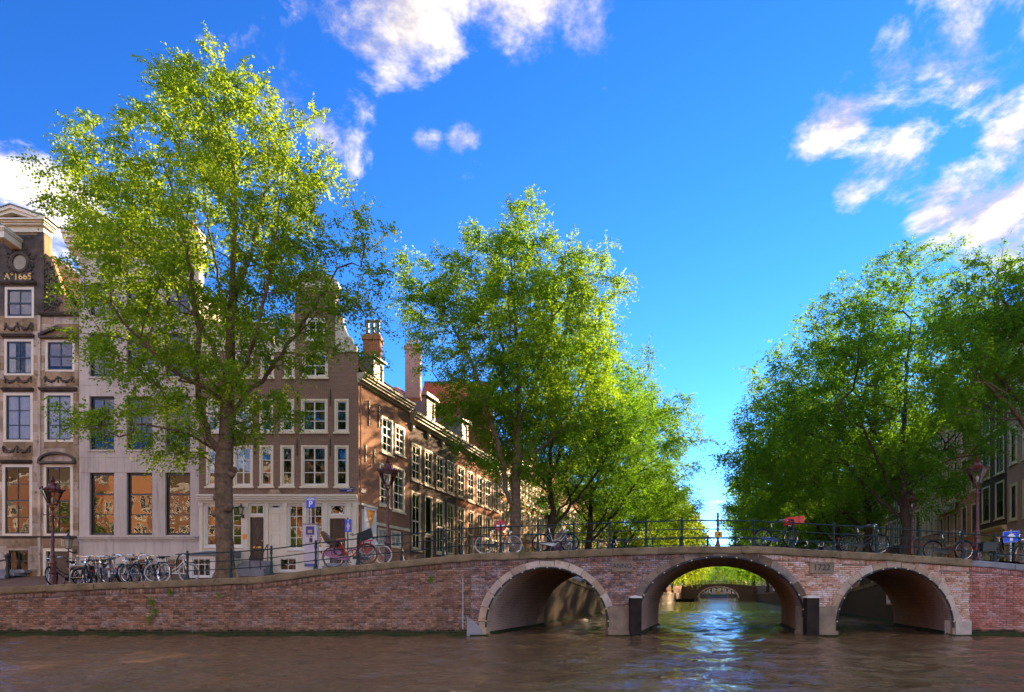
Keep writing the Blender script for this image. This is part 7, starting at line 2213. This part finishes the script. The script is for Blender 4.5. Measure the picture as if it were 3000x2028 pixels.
def bikes():
    # bridge and ramp
    def on(u, Yb, gz=None): return PX(u, Yb), Yb, (deck_z(PX(u, Yb)) if gz is None else gz)
    x = PX(1030, 23.55)
    sl = math.atan2(quay_z(x + .5) - quay_z(x - .5), 1.0)
    bicycle((x, 23.52, quay_z(x) - .02), 0.0, 'bright red bicycle with black front crate and child seat on the ramp railing', 'red', 'rubber_tan', 'step', 'mauve', 'leather', .15, .06, 1.20, ('crate', 'childseat', 'dress'), pitch=-sl, fender='red')
    bicycle((x + .62, 23.95, quay_z(x + .6) - .02), 0.12, 'white-tyred bicycle half hidden behind the red bicycle with the crate', 'bikewhite', 'rubber_white', 'step', 'black', 'black', -.2, .05, 1.05, pitch=-sl)
    x, y, z = on(1461, 23.5); bicycle((x, y, z - .02), 0, 'black and white bicycle before the round no-entry sign on the bridge', 'black', 'rubber_white', 'step', 'black', 'black', .25, .05, 1.04, fork='bikewhite')
    x, y, z = on(1627, 23.5); bicycle((x, y, z - .02), 0, 'silver bicycle leaning on the railing left of the bridge crest', 'silver', 'rubber', 'step', 'silver', 'black', -.1, .05, 1.03)
    x, y, z = on(2276, 23.5); bicycle((x, y, z + .05), 0, 'black bicycle carrying a bright red front bag on the bridge', 'black', 'rubber', 'step', 'bikeblue', 'black', .3, .06, 1.04, ('redbag', 'dress') if False else ('redbag',))
    x, y, z = on(2530, 23.5); bicycle((x, y, z - .02), 0, 'dark brown bicycle on the railing above the right arch', 'black', 'rubber', 'step', 'black', 'black', -.12, .05, 1.10, (), fender='black')
    x, y, z = on(2778, 23.5); bicycle((x, y, z - .03), -.03, 'black diamond-frame bicycle at the right end of the bridge', 'black', 'rubber', 'diamond', 'black', 'black', .05, .05, 1.10, fender='bikeblue' if False else 'black')
    y = 22.95; x = PX(2948, y); bicycle((x, y, PZ(1652, y)), -.25, 'black bicycle with white mudguard tip and panniers at the right edge', 'black', 'rubber_tan', 'step', 'black', 'leather', .3, .05, 1.10, ('bag',))
    # far railing of the bridge
    yf = YB + BW - .5
    for u, lab, fr in ((2185, 'black bicycle by the far railing just right of the crest post', 'black'), (2262, 'dark bicycle by the far railing below the red bag', 'black'), (2385, 'dark bicycle by the far railing with a black saddle bag', 'black'), (2432, 'blue-black bicycle by the far railing over the date 1722', 'bikeblue'), (1825, 'small dark bicycle by the far railing left of the crest', 'black')):
        x = PX(u, yf); z = deck_z(x - (yf - YB) * TT)
        bicycle((x, yf, z - .02), random.choice((0, PI)), lab, fr, 'rubber', 'step', 'black', 'black', random.uniform(-.3, .3), -.04, 1.0, ('bag',) if 'bag' in lab and 'red' not in lab else ())
    # the crowded rack on the left quay: (u, Y, heading, frame, tyre, label)
    rack = [(196, 24.2, -1.95, 'black', 'rubber', 'black bicycle leaning outwards, leftmost of the quay rack', 'step', .16, .5),
            (232, 24.7, 2.6, 'black', 'rubber', 'dark bicycle behind the leftmost beige hoop', 'diamond', .05, 0),
            (262, 24.1, -1.15, 'black', 'rubber', 'black bicycle turned to the viewer, third from the left in the rack', 'step', .05, .1),
            (290, 24.2, -.75, 'silver', 'rubber', 'grey bicycle tangled with its neighbours, fourth from the left in the rack', 'diamond', .06, -.2),
            (318, 24.6, 2.2, 'bikewhite', 'rubber', 'white-framed bicycle, rear wheel to the viewer, in the rack', 'diamond', -.05, .3),
            (346, 23.95, -.35, 'silver', 'rubber_tan', 'bicycle with a large pale tyre and raised handlebar mid-rack', 'step', .04, .4),
            (388, 24.3, -1.50, 'green', 'rubber', 'green bicycle seen end-on in the middle of the rack', 'step', .08, 0),
            (424, 24.5, -1.62, 'black', 'rubber', 'black bicycle seen end-on with a wide white handlebar', 'step', -.02, .1),
            (446, 23.95, 2.75, 'black', 'rubber_white', 'bicycle with bright white tyres toward the right of the rack', 'step', .12, -.35),
            (505, 24.2, .35, 'bikewhite', 'rubber_white', 'white-wheeled bicycle at the right end of the rack by the railing scroll', 'step', .05, .2),
            (402, 24.9, 1.3, 'bikeblue', 'rubber', 'blue bicycle at the back of the rack behind the green one', 'diamond', .03, .1)]
    for u, Yb, hd, fr, ty, lab, st, ln, stt in rack:
        x = PX(u, Yb)
        bicycle((x, Yb, quay_z(x) - .03), hd, lab, fr, ty, st, 'black', 'black', stt, ln, 1.10, group='bicycles crowded round the quay rack')
    hoop = cached('hoop', lambda: MB().tube([(-.30, 0, 0), (-.30, 0, .72), (-.26, 0, .80), (-.20, 0, .82), (.20, 0, .82), (.26, 0, .80), (.30, 0, .72), (.30, 0, 0)], .024, 7).tube([(-.30, 0, .35), (.30, 0, .35)], .018, 6).mesh('bicycle_stand', M['hoop'], True))
    for u, Yb, lab in ((227, 24.15, 'leftmost beige tubular bicycle stand in the quay rack'), (280, 24.35, 'beige bicycle stand second from the left in the quay rack'), (353, 24.3, 'beige bicycle stand behind the pale-tyred bicycle'), (420, 24.25, 'beige bicycle stand between the green and the white-tyred bicycle'), (478, 24.3, 'rightmost beige bicycle stand in the quay rack')):
        x = PX(u, Yb)
        tag(obj('bicycle_stand', hoop, None, T3(x, Yb, quay_z(x) - .05) @ RZ(.05)), lab, 'bike stand', 'beige bicycle stands')
    # by the dark house and along the left bank
    q = S(36.5, -15.5, side_z(36.5)); bicycle(q, PI / 2 - TA + .3, 'dark bicycle before the door of the dark tarred house', 'black', group='parked bicycles')
    q = S(42.5, -10.0, side_z(42.5)); bicycle(q, .2, 'dark blue bicycle at the foot of the third trunk on the left bank', 'bikeblue', group='parked bicycles')
bikes()

# ================================================================== signs and street furniture
def pole(mb, x, y, z0, z1, r=.025): mb.tube([(x, y, z0), (x, y, z1)], r, 7)
def furniture():
    # parking machine with its blue sign
    Y = 25.2; x = PX(913, Y); z = PZ(1662, Y)
    e = empty('parking_machine', (x, Y, z), 0, 'pale parking machine with a dark screen beside the ramp', 'parking meter')
    w = .25
    mb = MB(); mb.prism([(-w, .0), (w, .0), (w, 1.0), (-w, 1.0)], -.18, .18); mb.build('cabinet', M['machine'], e)
    mb = MB(); mb.box(-w + .03, w - .03, -.16, .16, 1.0, 1.03); mb.box(-w - .01, w + .01, -.19, .19, 1.03, 1.78); mb.build('head', M['machine'], e)
    mb = MB(); mb.box(-w - .03, w + .03, -.22, .22, 1.78, 1.82); mb.build('roof', M['lead'], e)
    mb = MB(); mb.box(-.17, .17, -.205, -.19, 1.35, 1.70); sc = mb.build('screen', M['navy'], e)
    MB().box(-.09, .09, -.210, -.206, 1.42, 1.55).build('display', M['blind'], sc)
    mb = MB(); mb.box(-.16, -.04, -.20, -.19, 1.28, 1.30); mb.box(.0, .09, -.20, -.19, 1.26, 1.31); mb.box(-.03, .10, -.20, -.19, 1.0 + .04, 1.22); mb.build('slots', M['iron'], e)
    mb = MB(); mb.box(-w, w, -.183, -.180, .02, .14); mb.build('foot_band', M['bikeblue'], e)
    e = empty('parking_sign', (PX(911, Y + .2), Y + .2, z), 0, 'blue parking sign with a white letter P above the parking machine', 'sign')
    mb = MB(); pole(mb, 0, 0, 0, 3.05, .03); mb.build('pole', M['machine'], e)
    hw = .185; za, zb = PZ(1487, Y) - z, PZ(1456, Y) - z
    pl = MB().box(-hw, hw, -.05, -.03, za, zb).build('plate', M['blue'], e)
    obj('letter', text_mesh('P', .34, M['signwhite'], .003, .006), pl, T3(0, -.054, za + .16))
    MB().box(-.09, .16, -.055, -.051, zb - .12, zb - .03).build('number_strip', M['signwhite'], pl)
    obj('number', text_mesh('10203', .085, M['navy'], .002), pl, T3(.035, -.058, zb - .075))
    MB().prism([(-.15, zb - .10), (-.13, zb - .10), (-.12, zb - .07), (-.14, zb - .04), (-.16, zb - .07)], -.055, -.051).build('mark', M['signwhite'], pl)
    # one-way arrow on the ramp
    Y = 26.5; x = PX(1019, Y); z = PZ(1665, Y)
    e = empty('arrow_sign', (x, Y, z), 0, 'blue rectangular sign with a grey up arrow behind the red bicycle', 'sign')
    mb = MB(); pole(mb, 0, 0, 0, PZ(1517, Y) - z, .028); mb.build('pole', M['iron'], e)
    za, zb = PZ(1559, Y) - z, PZ(1522, Y) - z
    cx = .03
    pl = MB().box(cx - .15, cx + .15, -.05, -.03, za, zb).build('plate', M['blue'], e)
    MB().prism([(cx - .03, za + .06), (cx + .03, za + .06), (cx + .035, za + .22), (cx + .09, za + .22), (cx, za + .46), (cx - .09, za + .22), (cx - .035, za + .22)], -.055, -.051).build('arrow', M['silver'], pl)
    MB().prism([(cx + .03 * math.cos(i), zb - .05 + .03 * math.sin(i)) for i in [2 * PI * k / 10 for k in range(10)]], -.055, -.051).build('sticker', M['signwhite'], pl)
    # no entry
    Y = 31.0; x = PX(1467, Y); z = deck_z(XB0 + 1) - .1
    e = empty('no_entry_sign', (x, Y, z), 0, 'round red no-entry sign with a white bar behind the bridge railing', 'sign')
    mb = MB(); pole(mb, 0, .02, 0, PZ(1522, Y) - z, .03); mb.build('pole', M['steel'], e)
    zc = PZ(1541, Y) - z; rr = .30
    pl = MB().prism([(rr * math.cos(2 * PI * k / 28), zc + rr * math.sin(2 * PI * k / 28)) for k in range(28)], -.03, -.01).build('disc', M['signred'], e)
    MB().box(-.22, .22, -.035, -.0305, zc - .055, zc + .055).build('bar', M['signwhite'], pl)
    # tilted blue arrow at the right
    Y = 25.0; x = PX(2962, Y); z = right_ground(x, Y)
    e = empty('arrow_sign', (x, Y, z), -.35, 'tilted square blue sign with a white up arrow at the right edge', 'sign')
    mb = MB(); pole(mb, 0, .03, 0, PZ(1552, Y) - z, .03); mb.build('pole', M['steel'], e)
    zc = PZ(1573, Y) - z; h = .29
    pl = MB().box(-h, h, -.03, -.01, zc - .24, zc + .24).xf(T3(0, 0, zc) @ RY(-.07) @ T3(0, 0, -zc)).build('plate', M['blue'], e)
    MB().prism([(-.05, zc - .17), (.05, zc - .17), (.05, zc + .0), (.15, zc + .0), (0, zc + .18), (-.15, zc + .0), (-.05, zc + .0)], -.036, -.0305).build('arrow', M['signwhite'], pl)
    MB().tube([(-h + .02, -.033, zc - .22), (h - .02, -.033, zc - .22), (h - .02, -.033, zc + .22), (-h + .02, -.033, zc + .22)], .008, 4, closed=True).build('border', M['signwhite'], pl)
    # parked cars on the left bank
    def car(loc, rz, label, paint):
        e = empty('parked_car', loc, rz, label, 'car', 'cars parked on the banks')
        prof = [(-2.05, .35), (-2.1, .60), (-2.0, .86), (-1.75, .93), (-1.15, 1.42), (.35, 1.46), (1.05, .98), (1.85, .84), (2.05, .66), (2.08, .35), (1.75, .26), (-1.8, .26)]
        mb = MB(); n = len(prof)
        secs = ((-.84, .90), (-.70, 1.0), (.70, 1.0), (.84, .90))
        vs = []
        for y, k in secs:
            for x, zz in prof: vs.append((x * (.985 if k < 1 else 1), y, zz if zz < .95 else .95 + (zz - .95) * (0.86 if k < 1 else 1)))
        fs = [tuple(range(n - 1, -1, -1)), tuple(3 * n + i for i in range(n))]
        for s_ in range(3):
            for i in range(n): fs.append((s_ * n + i, s_ * n + (i + 1) % n, (s_ + 1) * n + (i + 1) % n, (s_ + 1) * n + i))
        mb.add(vs, fs); mb.build('body', M[paint], e, smooth=True)
        for sy in (-1, 1):
            MB().prism([(-1.55, .97), (.85, .97), (.28, 1.36), (-1.08, 1.34)], sy * .846 - .006, sy * .846 + .006).build('side_window', M['sash'], e)
            for xx in (-1.3, 1.3):
                w = MB().lathe([(.31, -.10), (.32, -.06), (.32, .06), (.31, .10)], 18).xf(T3(xx, sy * .76, .31) @ RX(PI / 2)).build('wheel', M['rubber'], e, smooth=True)
                MB().lathe([(.20, -.108), (.20, .108)], 12).xf(T3(xx, sy * .76, .31) @ RX(PI / 2)).build('hub_cap', M['steel'], w)
            MB().box(-2.11, -2.03, sy * .62 - .14, sy * .62 + .14, .66, .80).build('headlight', M['chrome'], e)
        MB().quad((1.0, -.66, 1.01), (1.0, .66, 1.01), (.40, .62, 1.43), (.40, -.62, 1.43)).build('rear_window', M['sash'], e)
        MB().quad((-1.72, -.66, .965), (-1.20, -.62, 1.40), (-1.20, .62, 1.40), (-1.72, .66, .965)).build('windscreen', M['sash'], e)
        MB().box(-2.13, -2.08, -.26, .26, .42, .53).build('number_plate', M['yellow'], e)
        MB().box(-2.16, -2.0, -.82, .82, .28, .42).build('bumper', M[paint], e)
    car(S(44.5, -10.2, side_z(44.5)), PI / 2 - TA, 'silver-blue car on the left bank glimpsed through the left arch', 'car')
    car(S(118, 10.4, side_z(118)), PI / 2 - TA, 'distant white car on the right bank seen through the middle arch', 'bikewhite')
furniture()

# ================================================================== far end of the canal
def far_end():
    T0 = 163.0
    o = S(T0, 0)
    e = empty('second_bridge', o, -TA, 'distant low brick bridge with one arch seen through the middle arch', 'bridge')
    W_ = 12.5
    zt = lambda x: 3.2 + 1.25 * (1 - (x / W_) ** 2)
    a, b, zs = 4.7, 2.75, .75
    mb = MB()
    n = 60
    for i in range(n):
        p, q = -W_ + 2 * W_ * i / n, -W_ + 2 * W_ * (i + 1) / n
        lo = lambda x: zs + b * math.sqrt(max(0, 1 - (x / a) ** 2)) if abs(x) < a else -.5
        mb.quad((p, 0, lo(p)), (q, 0, lo(q)), (q, 0, zt(q) - .2), (p, 0, zt(p) - .2))
        mb.quad((p, 0, zt(p)), (q, 0, zt(q)), (q, 8, zt(q)), (p, 8, zt(p)))
    mb.build('face', M['brick_wall'], e)
    mb = MB()
    for i in range(n):
        p, q = -W_ + 2 * W_ * i / n, -W_ + 2 * W_ * (i + 1) / n
        mb.add([(p, -.1, zt(p) - .2), (q, -.1, zt(q) - .2), (q, -.1, zt(q) + .03), (p, -.1, zt(p) + .03), (q, .4, zt(q) + .03), (p, .4, zt(p) + .03)], [(0, 1, 2, 3), (3, 2, 4, 5)])
    mb.build('coping', M['coping'], e)
    mb = MB(); k = 24
    pts = [(a * math.cos(PI * i / k), zs + b * math.sin(PI * i / k)) for i in range(k + 1)]
    for p, q in zip([(a, -.4)] + pts, pts + [(-a, -.4)]): mb.quad((p[0], 0, p[1]), (q[0], 0, q[1]), (q[0], 8, q[1]), (p[0], 8, p[1]))
    mb.build('vault', M['brick_wall'], e)
    for i in range(k):
        p, q = pts[i], pts[i + 1]
        s_ = 1.09
        mb = MB(); mb.prism([p, q, (q[0] * s_, zs + (q[1] - zs) * 1.13), (p[0] * s_, zs + (p[1] - zs) * 1.13)][::-1], -.08, .1); mb.build('arch_stone', M['voussoir'], e)
    r = empty('iron_railing', S(T0 + .3, 0, zt(0)), -TA, 'dark railing along the distant second bridge', 'railing')
    for i in range(13):
        x = -W_ + 2 * W_ * i / 12
        MB().lathe([(.09, 0), (.05, .2), (.05, 1.0), (.03, 1.12)], 6, (x, .2, zt(x) - zt(0))).build('post', M['railing'], r)
    for h in (.5, 1.0):
        MB().tube([(-W_ + 2 * W_ * i / 24, .2, zt(-W_ + 2 * W_ * i / 24) - zt(0) + h) for i in range(25)], .03, 4).build('rail', M['railing'], r)
    # many far bicycles, too small to show their parts
    def small(mat):
        mb = MB()
        for x in (-.52, .52): mb.tube([(x + .33 * math.cos(2 * PI * i / 12), 0, .35 + .33 * math.sin(2 * PI * i / 12)) for i in range(12)], .025, 4, closed=True)
        mb.tube([(-.52, 0, .35), (-.2, 0, .8), (.38, 0, .75), (.52, 0, .35)], .025, 4); mb.tube([(-.2, 0, .95), (-.07, 0, .3), (.38, 0, .8), (.33, 0, 1.02)], .022, 4)
        mb.tube([(.22, -.28, 1.02), (.36, 0, 1.03), (.22, .28, 1.02)], .02, 4); mb.box(-.34, -.1, -.08, .08, .93, .99)
        return mb.mesh('bicycle', M[mat])
    sm = [small('black'), small('silver'), small('bikeblue'), small('red')]
    for i in range(30):
        x = -W_ + .6 + i * .80
        p = S(T0 + .9, 0) + Vector((CA, -SA, 0)) * x
        o_ = obj('bicycle', sm[random.choice((0, 0, 1, 1, 2, 3))], None, T3(p.x, p.y, zt(x)) @ RZ(-TA + random.uniform(-1.2, 1.2)))
        tag(o_, 'tiny distant bicycle along the second bridge railing', 'bicycle', 'bicycles along the second bridge')
    # embankment ramps beside the second bridge
    for sd, lab in ((-1, 'sunlit brick ramp wall left of the second bridge'), (1, 'curving brick ramp wall right of the second bridge')):
        e = empty('ramp_wall', S(T0 - 12, sd * 9.1), -TA, lab, 'wall')
        mb = MB()
        for i in range(12):
            y0, y1 = i, i + 1
            z0, z1 = lerp(2.0, 3.9, smooth(2, 11, y0)), lerp(2.0, 3.9, smooth(2, 11, y1))
            mb.quad((0, y0, -.4), (0, y1, -.4), (0, y1, z1), (0, y0, z0)); mb.quad((0, y0, z0), (0, y1, z1), (sd * 5, y1, z1), (sd * 5, y0, z0))
        mb.build('face', M['brick_orange'] if sd < 0 else M['brick_wall'], e)
    e = empty('canal_wall', S(338, 0), -TA, 'brick quay wall closing the far end of the canal', 'wall')
    MB().box(-32, 32, 0, .6, -.6, 2.0).build('brick_face', M['brick_wall'], e)
    MB().box(-32, 32, -.1, .7, 2.0, 2.25).build('coping', M['coping'], e)
    # boats
    e = empty('rowing_boat', S(140, -7.6, .0), -TA, 'small dark rowing boat moored by the left wall of the far canal', 'boat')
    mb = MB()
    sec = [(-2.4, .25, .75), (-1.6, .8, .65), (0, .95, .6), (1.6, .85, .65), (2.5, .15, .85)]
    vs = []
    for x, w, h in sec: vs += [(x, -w, h), (x, -w * .7, 0), (x, w * .7, 0), (x, w, h)]
    fs = [(i * 4 + j, i * 4 + j + 1, i * 4 + j + 5, i * 4 + j + 4) for i in range(4) for j in range(3)] + [(0, 1, 2, 3), (16, 17, 18, 19)]
    mb.add(vs, fs); mb.build('hull', M['fender'], e)
    mb = MB()
    for x in (-1.0, .6): mb.box(x, x + .3, -.8, .8, .42, .48)
    mb.build('thwarts', M['door'], e)
    e = empty('canal_boat', S(196, 0, 0), -TA, 'white and teal canal boat with a yellow heart seen under the second bridge', 'boat')
    MB().prism([(-2.9, 0), (2.9, 0), (3.2, 1.0), (-3.2, 1.0)], -1.6, 8).build('hull', M['machine'], e)
    MB().box(-3.2, 3.2, -1.75, -1.6, .70, .98).build('rubbing_strake', M['bikeblue'], e)
    MB().prism([(-2.6, 1.1), (2.6, 1.1), (2.4, 1.7), (-2.4, 1.7)], -1.3, 7).build('cabin', M['teal'], e)
    MB().prism([(-2.2, 1.7), (2.2, 1.7), (1.8, 2.5), (-1.8, 2.5)], -1.0, 6).build('cabin_roof', M['machine'], e)
    MB().prism([(0, 1.6), (.8, 2.3), (.6, 2.7), (.2, 2.65), (0, 2.4), (-.2, 2.65), (-.6, 2.7), (-.8, 2.3)], -1.5, -1.35).build('heart', M['yellow'], e)
far_end()
